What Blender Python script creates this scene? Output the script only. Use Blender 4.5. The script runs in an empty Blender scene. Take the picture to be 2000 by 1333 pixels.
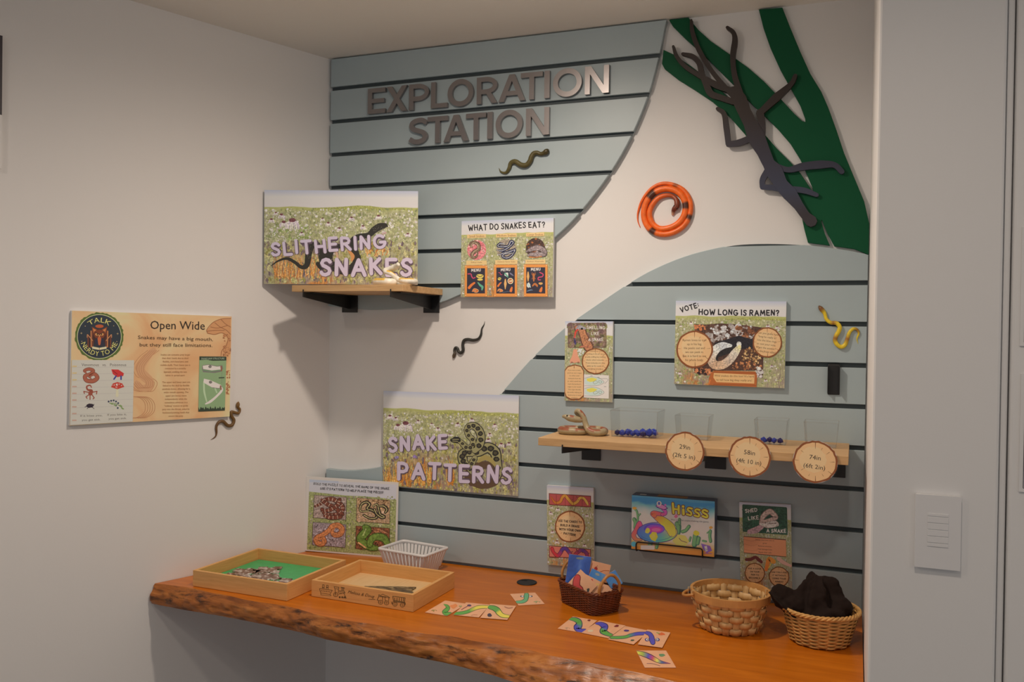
import bpy, bmesh, math, random
import numpy as np
from mathutils import Vector, Matrix
random.seed(7)
scene = bpy.context.scene
COL = scene.collection

# ------------------------------------------------------------------ camera
F_PX = 1706.69
CAM = np.array([1.5293, -2.3092, 1.5065])
ROTV = np.array([0.0078015, 0.3753231, 0.0160025])
def _rot(a):
    th = np.linalg.norm(a); k = a/th
    K = np.array([[0, -k[2], k[1]], [k[2], 0, -k[0]], [-k[1], k[0], 0]])
    return np.eye(3)+math.sin(th)*K+(1-math.cos(th))*K@K
RC = _rot(ROTV)@np.array([[1, 0, 0], [0, 0, -1], [0, 1, 0.]])
cam_data = bpy.data.cameras.new('camera')
cam_data.sensor_width = 36.0
cam_data.lens = F_PX/2000*36.0
cam_data.clip_start = 0.05
cam_obj = bpy.data.objects.new('camera', cam_data)
COL.objects.link(cam_obj)
M = Matrix.Identity(4)
for i in range(3):
    M[i][0] = RC[0][i]; M[i][1] = -RC[1][i]; M[i][2] = -RC[2][i]; M[i][3] = CAM[i]
cam_obj.matrix_world = M
scene.camera = cam_obj

# ------------------------------------------------------------------ light
CEIL = 2.344
world = bpy.data.worlds.new('world'); scene.world = world
world.use_nodes = True
bg = world.node_tree.nodes['Background']
bg.inputs[0].default_value = (0.97, 0.96, 0.96, 1)
bg.inputs[1].default_value = 0.40
def downlight(loc, power, size=150, blend=0.55, radius=0.045, col=(1.0, 0.83, 0.68)):
    l = bpy.data.lights.new('ceiling_spot', 'SPOT')
    l.energy = power; l.spot_size = math.radians(size); l.spot_blend = blend
    l.shadow_soft_size = radius; l.color = col
    o = bpy.data.objects.new('ceiling_spot', l); COL.objects.link(o)
    o.location = loc
    return o
downlight((0.76, -0.68, CEIL-0.02), 34, 175, 0.9, 0.035)
downlight((1.50, -1.55, CEIL-0.02), 19, 176, 0.95, 0.05)
downlight((0.00, -2.0, CEIL-0.02), 20, 177, 0.7, 0.06)
downlight((2.9, -2.4, CEIL-0.02), 16, 177, 0.7, 0.06)
glow = bpy.data.lights.new('upper_slat_fill', 'POINT'); glow.energy = 1.5; glow.shadow_soft_size = 0.045; glow.color = (1.0, 0.83, 0.68)  # added fill light that lifts the top slats and ceiling, no fixture of its own
glow_o = bpy.data.objects.new('upper_slat_fill', glow); COL.objects.link(glow_o); glow_o.location = (0.76, -0.68, CEIL-0.06)
scene.cycles.transparent_max_bounces = 32
scene.view_settings.view_transform = 'Standard'
scene.view_settings.look = 'None'
scene.view_settings.exposure = 0.0
scene.view_settings.gamma = 1.0
scene.view_settings.use_curve_mapping = False

# ------------------------------------------------------------------ geometry of the place
ZT = 0.825                      # worktop height
WALL = 0.019                    # painted wall plane behind the slat panels
AL = math.radians(20.21)        # the left wall opens outward
LDIR = np.array([-math.sin(AL), -math.cos(AL), 0]); LORG = np.array([0, WALL, 0])
LNOR = np.array([math.cos(AL), -math.sin(AL), 0])
XR = 1.556                      # left face of the pillar
YC = -0.75                      # front face of the pillar
SP = 0.1016                     # slat pitch
ZG = 2.35
def ray(x, y): return np.array([(x-1000)/F_PX, (y-666.5)/F_PX, 1.0])@RC
def on_plane(x, y, P, n):
    d = ray(x, y); t = ((np.array(P)-CAM)@n)/(d@n); return CAM+t*d
def onY(x, y, Y=0.0): return on_plane(x, y, (0, Y, 0), np.array([0, 1., 0]))
def onZ(x, y, Z=ZT): return on_plane(x, y, (0, 0, Z), np.array([0, 0, 1.]))
def onL(x, y, off=0.0): return on_plane(x, y, LORG+LNOR*off, LNOR)

# ------------------------------------------------------------------ colour and materials
GAIN = (1.36, 1.60, 1.86)
def lin(c):
    c = c/255.0
    return c/12.92 if c <= 0.04045 else ((c+0.055)/1.055)**2.4
def K(r, g, b, k=1.0):
    """albedo of a thing that looks (r,g,b) under the warm lamp"""
    return tuple(min(0.9, lin(v)*gn*k) for v, gn in zip((r, g, b), GAIN))
MATS = {}
def mat(name, col, rough=0.6, metal=0.0, bump=0.0, bscale=60.0, var=0.0, vscale=8.0, spec=0.5, stretch=(1, 1, 1)):
    if name in MATS: return MATS[name]
    m = bpy.data.materials.new(name); m.use_nodes = True
    nt = m.node_tree; b = nt.nodes['Principled BSDF']
    b.inputs['Base Color'].default_value = (*col, 1)
    b.inputs['Roughness'].default_value = rough
    b.inputs['Metallic'].default_value = metal
    b.inputs['Specular IOR Level'].default_value = spec
    if bump or var:
        tc = nt.nodes.new('ShaderNodeTexCoord'); mp = nt.nodes.new('ShaderNodeMapping')
        mp.inputs['Scale'].default_value = stretch
        nt.links.new(tc.outputs['Object'], mp.inputs[0])
    if var:
        n = nt.nodes.new('ShaderNodeTexNoise'); n.inputs['Scale'].default_value = vscale; n.inputs['Detail'].default_value = 5
        nt.links.new(mp.outputs[0], n.inputs['Vector'])
        r = nt.nodes.new('ShaderNodeValToRGB')
        r.color_ramp.elements[0].position = 0.3; r.color_ramp.elements[1].position = 0.7
        r.color_ramp.elements[0].color = (*[c*(1-var) for c in col], 1)
        r.color_ramp.elements[1].color = (*[min(1, c*(1+var)) for c in col], 1)
        nt.links.new(n.outputs['Fac'], r.inputs[0]); nt.links.new(r.outputs[0], b.inputs['Base Color'])
    if bump:
        n2 = nt.nodes.new('ShaderNodeTexNoise'); n2.inputs['Scale'].default_value = bscale; n2.inputs['Detail'].default_value = 4
        nt.links.new(mp.outputs[0], n2.inputs['Vector'])
        bp = nt.nodes.new('ShaderNodeBump'); bp.inputs['Strength'].default_value = bump; bp.inputs['Distance'].default_value = 0.002
        nt.links.new(n2.outputs['Fac'], bp.inputs['Height']); nt.links.new(bp.outputs[0], b.inputs['Normal'])
    MATS[name] = m
    return m
def wood(name, c0, c1, c2, rough=0.5, axis=0, scale=9.0, stretch=14.0, bump=0.1, dark=None):
    if name in MATS: return MATS[name]
    m = bpy.data.materials.new(name); m.use_nodes = True
    nt = m.node_tree; b = nt.nodes['Principled BSDF']; b.inputs['Roughness'].default_value = rough
    tc = nt.nodes.new('ShaderNodeTexCoord'); mp = nt.nodes.new('ShaderNodeMapping')
    s = [stretch]*3; s[axis] = 1.0
    mp.inputs['Scale'].default_value = s
    nt.links.new(tc.outputs['Object'], mp.inputs[0])
    n = nt.nodes.new('ShaderNodeTexNoise'); n.inputs['Scale'].default_value = scale
    n.inputs['Detail'].default_value = 7; n.inputs['Roughness'].default_value = 0.62; n.inputs['Distortion'].default_value = 0.6
    nt.links.new(mp.outputs[0], n.inputs['Vector'])
    r = nt.nodes.new('ShaderNodeValToRGB'); e = r.color_ramp.elements
    e[0].position = 0.28; e[0].color = (*c0, 1); e[1].position = 0.72; e[1].color = (*c2, 1)
    k = e.new(0.5); k.color = (*c1, 1)
    nt.links.new(n.outputs['Fac'], r.inputs[0])
    out = r.outputs[0]
    if dark:
        mp2 = nt.nodes.new('ShaderNodeMapping'); s2 = [22.0]*3; s2[axis] = 6.0
        mp2.inputs['Scale'].default_value = s2; nt.links.new(tc.outputs['Object'], mp2.inputs[0])
        n3 = nt.nodes.new('ShaderNodeTexNoise'); n3.inputs['Scale'].default_value = 1.9; n3.inputs['Detail'].default_value = 6
        n3.inputs['Roughness'].default_value = 0.68
        nt.links.new(mp2.outputs[0], n3.inputs['Vector'])
        r3 = nt.nodes.new('ShaderNodeValToRGB'); r3.color_ramp.elements[0].position = 0.53; r3.color_ramp.elements[1].position = 0.66
        nt.links.new(n3.outputs['Fac'], r3.inputs[0])
        mx = nt.nodes.new('ShaderNodeMixRGB'); mx.inputs[2].default_value = (*dark, 1)
        nt.links.new(r3.outputs[0], mx.inputs[0]); nt.links.new(out, mx.inputs[1]); out = mx.outputs[0]
    nt.links.new(out, b.inputs['Base Color'])
    bp = nt.nodes.new('ShaderNodeBump'); bp.inputs['Strength'].default_value = bump; bp.inputs['Distance'].default_value = 0.002
    nt.links.new(n.outputs['Fac'], bp.inputs['Height']); nt.links.new(bp.outputs[0], b.inputs['Normal'])
    MATS[name] = m
    return m
def ink_mat(name, rough=0.45, mottle=0.0, mscale=180.0):
    m = bpy.data.materials.new(name); m.use_nodes = True
    nt = m.node_tree; b = nt.nodes['Principled BSDF']; b.inputs['Roughness'].default_value = rough
    a = nt.nodes.new('ShaderNodeVertexColor'); a.layer_name = 'Col'
    out = a.outputs[0]
    if mottle:
        tc = nt.nodes.new('ShaderNodeTexCoord')
        n = nt.nodes.new('ShaderNodeTexNoise'); n.inputs['Scale'].default_value = mscale; n.inputs['Detail'].default_value = 3
        nt.links.new(tc.outputs['Object'], n.inputs['Vector'])
        r = nt.nodes.new('ShaderNodeValToRGB'); r.color_ramp.elements[0].position = 0.3; r.color_ramp.elements[1].position = 0.7
        r.color_ramp.elements[0].color = (*[1-mottle]*3, 1); r.color_ramp.elements[1].color = (*[1+mottle]*3, 1)
        nt.links.new(n.outputs['Fac'], r.inputs[0])
        mx = nt.nodes.new('ShaderNodeMixRGB'); mx.blend_type = 'MULTIPLY'; mx.inputs[0].default_value = 1
        nt.links.new(out, mx.inputs[1]); nt.links.new(r.outputs[0], mx.inputs[2]); out = mx.outputs[0]
    nt.links.new(out, b.inputs['Base Color'])
    MATS[name] = m
    return m
INK = ink_mat('printed_ink')
PHOTO = ink_mat('printed_photo', 0.45, 0.45, 220.0)
PAINTC = ink_mat('painted_rubber', 0.42, 0.12, 90.0)

def clear_mat(name, tint=(1, 1, 1), glossy=1.0):
    m = bpy.data.materials.new(name); m.use_nodes = True
    nt = m.node_tree; nt.nodes.remove(nt.nodes['Principled BSDF'])
    out = nt.nodes['Material Output']
    t = nt.nodes.new('ShaderNodeBsdfTransparent'); t.inputs[0].default_value = (*tint, 1)
    g = nt.nodes.new('ShaderNodeBsdfGlossy'); g.inputs['Roughness'].default_value = 0.04
    f = nt.nodes.new('ShaderNodeFresnel'); f.inputs[0].default_value = 1.49
    mu = nt.nodes.new('ShaderNodeMath'); mu.operation = 'MULTIPLY'; mu.inputs[1].default_value = glossy
    nt.links.new(f.outputs[0], mu.inputs[0])
    mx = nt.nodes.new('ShaderNodeMixShader')
    nt.links.new(mu.outputs[0], mx.inputs[0]); nt.links.new(t.outputs[0], mx.inputs[1]); nt.links.new(g.outputs[0], mx.inputs[2])
    nt.links.new(mx.outputs[0], out.inputs[0])
    MATS[name] = m
    return m
ACRYL = clear_mat('clear_acrylic', (0.992, 0.992, 0.992), 0.4)
ACRYL_EDGE = clear_mat('clear_acrylic_edge', (0.985, 0.987, 0.987), 0.22)

def meadow_mat():
    """the photograph of a flowering meadow that is printed on most of the boards (uv 0..1)"""
    m = bpy.data.materials.new('meadow_print'); m.use_nodes = True
    nt = m.node_tree; L = nt.links.new; N = nt.nodes.new
    b = nt.nodes['Principled BSDF']; b.inputs['Roughness'].default_value = 0.45
    uv = N('ShaderNodeUVMap'); uv.uv_map = 'UVMap'
    sep = N('ShaderNodeSeparateXYZ'); L(uv.outputs[0], sep.inputs[0])
    def noise(sx, sy, sc, det=4, off=0.0):
        mp = N('ShaderNodeMapping'); mp.inputs['Scale'].default_value = (sx, sy, 1); mp.inputs['Location'].default_value = (off, off, 0)
        L(uv.outputs[0], mp.inputs[0])
        n = N('ShaderNodeTexNoise'); n.inputs['Scale'].default_value = sc; n.inputs['Detail'].default_value = det; n.inputs['Roughness'].default_value = 0.65
        L(mp.outputs[0], n.inputs['Vector']); return n.outputs['Fac']
    def ramp(src, stops):
        r = N('ShaderNodeValToRGB'); e = r.color_ramp.elements
        e[0].position = stops[0][0]; e[0].color = (*stops[0][1], 1)
        e[1].position = stops[-1][0]; e[1].color = (*stops[-1][1], 1)
        for p, c in stops[1:-1]:
            k = e.new(p); k.color = (*c, 1)
        L(src, r.inputs[0]); return r.outputs[0]
    def mix(f, a, c):
        x = N('ShaderNodeMixRGB'); L(f, x.inputs[0]); L(a, x.inputs[1])
        if isinstance(c, tuple): x.inputs[2].default_value = (*c, 1)
        else: L(c, x.inputs[2])
        return x.outputs[0]
    def maths(op, a, c):
        x = N('ShaderNodeMath'); x.operation = op
        for i, v in enumerate((a, c)):
            if isinstance(v, float): x.inputs[i].default_value = v
            else: L(v, x.inputs[i])
        x.use_clamp = op in ('MULTIPLY',)
        return x.outputs[0]
    BW = lambda lo, hi: [(lo, (0, 0, 0)), (hi, (1, 1, 1))] if lo < hi else [(hi, (1, 1, 1)), (lo, (0, 0, 0))]
    grass = ramp(noise(1.5, 1, 26, 6), [(0.32, K(110, 107, 74)), (0.45, K(150, 143, 104)), (0.55, K(176, 166, 126)), (0.68, K(206, 195, 172))])
    patch = ramp(noise(1.5, 1, 5, 3, 3.0), BW(0.42, 0.62))
    grass = mix(patch, grass, ramp(noise(5, 1, 22, 4, 7.0), [(0.35, K(120, 119, 80)), (0.6, K(180, 172, 118))]))
    # purple grey undergrowth and orange grasses towards the bottom
    low = ramp(sep.outputs['Y'], BW(0.46, 0.06))
    purp = ramp(noise(6, 1, 14, 5, 11.0), [(0.35, K(112, 92, 98)), (0.5, K(150, 128, 112)), (0.65, K(178, 166, 128))])
    m1 = maths('MULTIPLY', low, ramp(noise(2, 1, 4, 3, 5.0), BW(0.40, 0.56)))
    grass = mix(m1, grass, purp)
    oran = ramp(noise(9, 0.8, 12, 4, 2.0), [(0.38, K(140, 92, 58)), (0.55, K(196, 130, 66)), (0.68, K(214, 170, 104))])
    ox = ramp(sep.outputs['X'], [(0.05, (0, 0, 0)), (0.16, (1, 1, 1)), (0.42, (1, 1, 1)), (0.58, (0, 0, 0))])
    m2 = maths('MULTIPLY', maths('MULTIPLY', low, ox), ramp(noise(2, 1, 5, 3, 9.0), BW(0.40, 0.52)))
    grass = mix(m2, grass, oran)
    # small pale flowers
    mp = N('ShaderNodeMapping'); mp.inputs['Scale'].default_value = (1.55, 1.25, 1); L(uv.outputs[0], mp.inputs[0])
    vo = N('ShaderNodeTexVoronoi'); vo.inputs['Scale'].default_value = 20; L(mp.outputs[0], vo.inputs['Vector'])
    fl = ramp(vo.outputs['Distance'], BW(0.34, 0.16))
    fl = maths('MULTIPLY', fl, ramp(noise(1.4, 1, 7, 2, 4.0), BW(0.50, 0.60)))
    fl = maths('MULTIPLY', fl, ramp(sep.outputs['Y'], BW(0.02, 0.4)))
    grass = mix(fl, grass, K(206, 188, 188))
    # horizon and sky
    hy = maths('ADD', sep.outputs['Y'], maths('MULTIPLY', noise(1, 0.05, 3.5, 2, 1.0), 0.06))
    sky = ramp(sep.outputs['Y'], [(0.80, K(205, 192, 186)), (0.93, K(204, 194, 192)), (1.0, K(176, 174, 184))])
    hz = ramp(hy, BW(0.846, 0.852))
    far = ramp(hy, BW(0.79, 0.845))
    grass = mix(far, grass, K(168, 164, 92))
    L(mix(hz, grass, sky), b.inputs['Base Color'])
    MATS['meadow_print'] = m
    return m
MEADOW = meadow_mat()

M_WALL = mat('wall_paint', (0.80, 0.80, 0.80), 0.75, bump=0.05, bscale=260)
M_CEIL = mat('ceiling_paint', (0.88, 0.87, 0.83), 0.85)
M_SLAT = mat('slat_paint', (0.40, 0.495, 0.535), 0.42, var=0.03, vscale=5)
M_GROOVE = mat('groove_backing', (0.055, 0.075, 0.085), 0.6)  # dark grey-blue backing face between the slats
M_WHITE = mat('white_paper', (0.78, 0.78, 0.78), 0.5)
M_BLACK = mat('black_metal', (0.012, 0.012, 0.013), 0.42)
M_METAL = mat('brushed_letter_metal', (0.30, 0.282, 0.285), 0.36, 0.85, bump=0.04, bscale=300, stretch=(1, 1, 8))
M_GREEN = mat('green_tree_paint', (0.003, 0.088, 0.036), 0.55, spec=0.2)
M_PINE = wood('pine_shelf', (0.50, 0.30, 0.135), (0.60, 0.38, 0.18), (0.68, 0.45, 0.23), 0.5)
M_TRAY = wood('tray_wood', (0.66, 0.34, 0.11), (0.74, 0.40, 0.14), (0.80, 0.46, 0.17), 0.55, scale=12)
M_TRAYF = wood('tray_floor_wood', (0.72, 0.50, 0.25), (0.76, 0.54, 0.28), (0.80, 0.58, 0.32), 0.55, axis=1)
M_TOP = wood('worktop_wood', (0.46, 0.118, 0.004), (0.55, 0.152, 0.006), (0.65, 0.195, 0.010), 0.30, scale=4.0, stretch=11, bump=0.04)
M_BARK = wood('live_edge_wood', (0.16, 0.042, 0.007), (0.40, 0.128, 0.022), (0.58, 0.23, 0.055), 0.30, scale=7, stretch=7, bump=1.0, dark=(0.030, 0.012, 0.005))
M_PLASTIC = mat('white_plastic', (0.78, 0.78, 0.79), 0.4)
M_RIM = mat('rim_wood', (0.60, 0.31, 0.10), 0.5, var=0.12, vscale=30)
M_SPLINT = wood('splint_wood', (0.56, 0.34, 0.13), (0.66, 0.43, 0.19), (0.74, 0.52, 0.26), 0.5, axis=2, scale=30, stretch=3)
M_RATTAN = mat('rattan', (0.60, 0.34, 0.11), 0.45, var=0.25, vscale=40)
M_WICKER = mat('brown_wicker', (0.15, 0.034, 0.010), 0.33, var=0.35, vscale=60)
M_HANDLE = mat('cane_handle', (0.50, 0.235, 0.065), 0.4, var=0.2, vscale=60)
M_CLOTH = mat('dark_cloth', (0.017, 0.010, 0.008), 0.9, bump=0.3, bscale=700, spec=0.2)
M_GROMMET = mat('black_plastic', (0.012, 0.012, 0.014), 0.5)
M_FLOOR = mat('floor_vinyl', (0.17, 0.15, 0.14), 0.5, var=0.08, vscale=3)
M_GEM = mat('blue_gem', (0.015, 0.045, 0.42), 0.12)
M_GEMD = mat('dark_blue_gem', (0.012, 0.012, 0.13), 0.12)
M_INSECT = None

# ------------------------------------------------------------------ mesh helpers
class MB:
    """collects shapes in world coordinates"""
    def __init__(s): s.v = []; s.f = []; s.c = []; s.m = []
    def add(s, verts, faces, col=None, mi=0):
        o = len(s.v); s.v += [tuple(map(float, p)) for p in verts]
        for f in faces: s.f.append([i+o for i in f]); s.m.append(mi)
        if col is None: col = (1, 1, 1)
        if len(verts) and isinstance(col, list): s.c += col
        else: s.c += [col]*len(verts)
        return s
    def box(s, a, b, col=None, mi=0, fr=None):
        x0, y0, z0 = a; x1, y1, z1 = b
        P = [(x0, y0, z0), (x1, y0, z0), (x1, y1, z0), (x0, y1, z0), (x0, y0, z1), (x1, y0, z1), (x1, y1, z1), (x0, y1, z1)]
        if fr is not None: P = [fr(p) for p in P]
        return s.add(P, [(0, 3, 2, 1), (4, 5, 6, 7), (0, 1, 5, 4), (1, 2, 6, 5), (2, 3, 7, 6), (3, 0, 4, 7)], col, mi)
    def prism(s, pts, y0, y1, fr=None, col=None, bevel=0.0):
        """polygon pts (x,z), front at y0, back at y1"""
        ar = sum(pts[i][0]*pts[(i+1) % len(pts)][1]-pts[(i+1) % len(pts)][0]*pts[i][1] for i in range(len(pts)))
        if ar < 0: pts = pts[::-1]
        n = len(pts)
        P = [(x, y0, z) for x, z in pts]+[(x, y1, z) for x, z in pts]
        if fr is not None: P = [fr(p) for p in P]
        F = [list(range(n)), list(range(2*n-1, n-1, -1))]+[(i, i+n, (i+1) % n+n, (i+1) % n) for i in range(n)]
        return s.add(P, F, col)
    def tube(s, path, rad, n=10, col=None, closed=False, caps=True, squash=None):
        path = [np.array(p, float) for p in path]; m = len(path)
        if not hasattr(rad, '__len__'): rad = [rad]*m
        up = None; rings = []
        for i in range(m):
            if closed: t = path[(i+1) % m]-path[i-1]
            else: t = path[min(i+1, m-1)]-path[max(i-1, 0)]
            t = t/(np.linalg.norm(t)+1e-12)
            if up is None:
                up = np.array([0, 0, 1.]) if abs(t[2]) < 0.9 else np.array([0, 1., 0])
            u = up-t*(up@t); u /= np.linalg.norm(u)+1e-12; up = u
            w = np.cross(t, u)
            rings.append([path[i]+rad[i]*(math.cos(2*math.pi*k/n)*u+math.sin(2*math.pi*k/n)*w) for k in range(n)])
        V = [p for r in rings for p in r]; F = []
        for i in range(m if closed else m-1):
            a = i*n; b = ((i+1) % m)*n
            for k in range(n): F.append((a+k, a+(k+1) % n, b+(k+1) % n, b+k))
        cc = None
        if col is not None and isinstance(col, list) and isinstance(col[0], list): cc = [(col[i][0] if (rings[i][k][2]-path[i][2]) > 0.42*rad[i] else col[i][1]) for i in range(m) for k in range(n)]
        elif col is not None and isinstance(col, list): cc = [c for c in col for _ in range(n)]
        elif col is not None: cc = [col]*len(V)
        if caps and not closed:
            F.append(tuple(range(n-1, -1, -1))); F.append(tuple((m-1)*n+k for k in range(n)))
        return s.add(V, F, cc)
    def ball(s, c, r, nu=10, nv=6, col=None, M3=None):
        V = []; F = []
        rr = r if hasattr(r, '__len__') else (r, r, r)
        for j in range(nv+1):
            th = math.pi*j/nv
            for i in range(nu):
                p = np.array([rr[0]*math.sin(th)*math.cos(2*math.pi*i/nu), rr[1]*math.sin(th)*math.sin(2*math.pi*i/nu), rr[2]*math.cos(th)])
                if M3 is not None: p = M3@p
                V.append(np.array(c)+p)
        for j in range(nv):
            for i in range(nu): F.append((j*nu+i, (j+1)*nu+i, (j+1)*nu+(i+1) % nu, j*nu+(i+1) % nu))
        return s.add(V, F, col)
    def build(s, name, mats, parent=None, smooth=False, uv=None):
        me = bpy.data.meshes.new(name)
        V = s.v
        if parent is not None:
            Mi = np.array(parent.matrix_basis.inverted())
            A = np.array(V); V = (A@Mi[:3, :3].T+Mi[:3, 3]).tolist()
        me.from_pydata(V, [], s.f)
        if not isinstance(mats, (list, tuple)): mats = [mats]
        for m in mats: me.materials.append(m)
        if len(mats) > 1: me.polygons.foreach_set('material_index', s.m)
        ca = me.color_attributes.new('Col', 'FLOAT_COLOR', 'POINT')
        ca.data.foreach_set('color', np.array([(*c, 1.0) for c in s.c], dtype=np.float32).ravel())
        if smooth: me.polygons.foreach_set('use_smooth', [True]*len(me.polygons))
        me.update()
        o = bpy.data.objects.new(name, me); COL.objects.link(o)
        if parent is not None: o.parent = parent
        return o
def base_of(o):
    """put a mesh object's origin at its base"""
    me = o.data; n = len(me.vertices); a = np.zeros(n*3); me.vertices.foreach_get('co', a); a = a.reshape(-1, 3)
    c = np.array([(a[:, 0].min()+a[:, 0].max())/2, (a[:, 1].min()+a[:, 1].max())/2, a[:, 2].min()])
    me.vertices.foreach_set('co', (a-c).ravel()); me.update(); o.location = o.location+Vector(c); return o
def tag(o, label, cat, group=None):
    o['label'] = label; o['category'] = cat
    if group: o['group'] = group
    return o
def thing(name, label, cat, loc, rot=None, group=None):
    o = bpy.data.objects.new(name, None); COL.objects.link(o)
    o.empty_display_size = 0.02
    m4 = Matrix.Translation(Vector([float(v) for v in loc]))
    if rot is not None: m4 = m4@rot
    o.matrix_basis = m4
    return tag(o, label, cat, group)
def struct(name, mb, m, label=None):
    o = mb.build(name, m); o['kind'] = 'structure'
    if label: o['label'] = label
    return o
def bevel(o, w=0.001, seg=2):
    b = o.modifiers.new('bevel', 'BEVEL'); b.width = w; b.segments = seg; b.limit_method = 'ANGLE'; return o
def frame_fn(O, ex, ey, ez):
    O, ex, ey, ez = map(np.array, (O, ex, ey, ez))
    return lambda p: O+ex*p[0]+ey*p[1]+ez*p[2]
def rot3(ex, ey, ez):
    m = Matrix.Identity(4)
    for i in range(3): m[i][0] = float(ex[i]); m[i][1] = float(ey[i]); m[i][2] = float(ez[i])
    return m
def spline(pts, n=6, closed=False):
    P = [np.array(p, float) for p in pts]; out = []; m = len(P)
    rng = range(m) if closed else range(m-1)
    for i in rng:
        p1, p2 = P[i], P[(i+1) % m]
        p0 = P[i-1] if (i > 0 or closed) else 2*p1-p2
        p3 = P[(i+2) % m] if (i+2 < m or closed) else 2*p2-p1
        for k in range(n):
            t = k/n
            out.append(0.5*((2*p1)+(-p0+p2)*t+(2*p0-5*p1+4*p2-p3)*t*t+(-p0+3*p1-3*p2+p3)*t**3))
    if not closed: out.append(P[-1])
    return out
def lerp_list(vals, n):
    """resample a short list of numbers or colours to n"""
    vals = [np.array(v, float) for v in vals]; m = len(vals); r = []
    for i in range(n):
        t = i/(n-1)*(m-1); k = min(int(t), m-2) if m > 1 else 0
        r.append(vals[0] if m == 1 else vals[k]*(1-(t-k))+vals[k+1]*(t-k))
    return r
# ------------------------------------------------------------------ lettering
def arc(cx, cy, rx, ry, a0, a1, n=12):
    return [(cx+rx*math.cos(math.radians(a0+(a1-a0)*i/n)), cy+ry*math.sin(math.radians(a0+(a1-a0)*i/n))) for i in range(n+1)]
_S = [(.50, .84), (.42, .95), (.27, 1), (.10, .93), (.03, .77), (.10, .62), (.27, .52), (.43, .41), (.49, .25), (.42, .08), (.24, 0), (.08, .04), (0, .16)]
GLYPH = {
 'A': (.7, [[(0, 0), (.35, 1), (.7, 0)], [(.13, .35), (.57, .35)]]),
 'B': (.58, [[(0, 0), (0, 1)], [(0, 1), (.3, 1), (.46, .92), (.5, .77), (.46, .62), (.3, .53), (0, .53)], [(.3, .53), (.48, .47), (.58, .28), (.5, .07), (.35, 0), (0, 0)]]),
 'C': (.62, [arc(.38, .5, .38, .5, 48, 312)]),
 'D': (.62, [[(0, 0), (0, 1), (.25, 1), (.47, .9), (.6, .68), (.62, .5), (.6, .32), (.47, .1), (.25, 0), (0, 0)]]),
 'E': (.5, [[(.5, 1), (0, 1), (0, 0), (.5, 0)], [(0, .5), (.43, .5)]]),
 'F': (.5, [[(.5, 1), (0, 1), (0, 0)], [(0, .5), (.42, .5)]]),
 'G': (.72, [arc(.38, .5, .38, .5, 48, 340)+[(.74, .45), (.42, .45)]]),
 'H': (.6, [[(0, 0), (0, 1)], [(.6, 0), (.6, 1)], [(0, .5), (.6, .5)]]),
 'I': (.05, [[(.02, 0), (.02, 1)]]),
 'J': (.42, [[(.42, 1), (.42, .22), (.36, .06), (.2, 0), (.06, .06), (0, .2)]]),
 'K': (.55, [[(0, 0), (0, 1)], [(.5, 1), (0, .42)], [(.14, .58), (.55, 0)]]),
 'L': (.48, [[(0, 1), (0, 0), (.48, 0)]]),
 'M': (.8, [[(0, 0), (.1, 1), (.4, .3), (.7, 1), (.8, 0)]]),
 'N': (.58, [[(0, 0), (0.04, 1), (.54, 0), (.58, 1)]]),
 'O': (.74, [arc(.37, .5, .37, .5, 90, 450, 22)]),
 'P': (.52, [[(0, 0), (0, 1), (.28, 1), (.46, .92), (.52, .74), (.46, .56), (.28, .48), (0, .48)]]),
 'Q': (.76, [arc(.37, .5, .37, .5, 90, 450, 22), [(.48, .24), (.76, -.04)]]),
 'R': (.56, [[(0, 0), (0, 1), (.28, 1), (.46, .92), (.52, .75), (.46, .58), (.28, .5), (0, .5)], [(.22, .5), (.56, 0)]]),
 'S': (.5, [_S]),
 'T': (.62, [[(0, 1), (.62, 1)], [(.31, 1), (.31, 0)]]),
 'U': (.6, [[(0, 1), (0, .3), (.08, .08), (.3, 0), (.52, .08), (.6, .3), (.6, 1)]]),
 'V': (.64, [[(0, 1), (.32, 0), (.64, 1)]]),
 'W': (.9, [[(0, 1), (.22, 0), (.45, .7), (.68, 0), (.9, 1)]]),
 'X': (.6, [[(0, 0), (.6, 1)], [(0, 1), (.6, 0)]]),
 'Y': (.6, [[(0, 1), (.3, .5), (.6, 1)], [(.3, .5), (.3, 0)]]),
 'Z': (.56, [[(0, 1), (.56, 1), (0, 0), (.56, 0)]]),
 '?': (.46, [[(0, .8), (.1, .95), (.24, 1), (.4, .93), (.46, .76), (.38, .6), (.24, .46), (.23, .3)], [(.23, .03), (.23, .02)]]),
 '!': (.06, [[(.03, 1), (.03, .32)], [(.03, .03), (.03, .02)]]),
 ':': (.06, [[(.03, .62), (.03, .61)], [(.03, .2), (.03, .19)]]),
 '.': (.06, [[(.03, .03), (.03, .02)]]),
 "'": (.06, [[(.05, 1), (.02, .8)]]),
 ',': (.06, [[(.05, .05), (.0, -.15)]]),
}
_TXT = {}
def text_mesh(s):
    """flat glyphs of Blender's own font: (verts, faces, width) with cap height about 0.7"""
    if s not in _TXT:
        cu = bpy.data.curves.new('t', 'FONT'); cu.body = s; cu.resolution_u = 2; cu.size = 1.0
        ob = bpy.data.objects.new('t', cu); COL.objects.link(ob)
        me = ob.to_mesh()
        V = [(v.co.x, v.co.y) for v in me.vertices]; F = [tuple(p.vertices) for p in me.polygons]
        ob.to_mesh_clear(); bpy.data.objects.remove(ob); bpy.data.curves.remove(cu)
        xs = [v[0] for v in V] or [0]
        x0 = min(xs); V = [(x-x0, y) for x, y in V]
        _TXT[s] = (V, F, max(xs)-x0)
    return _TXT[s]
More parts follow.
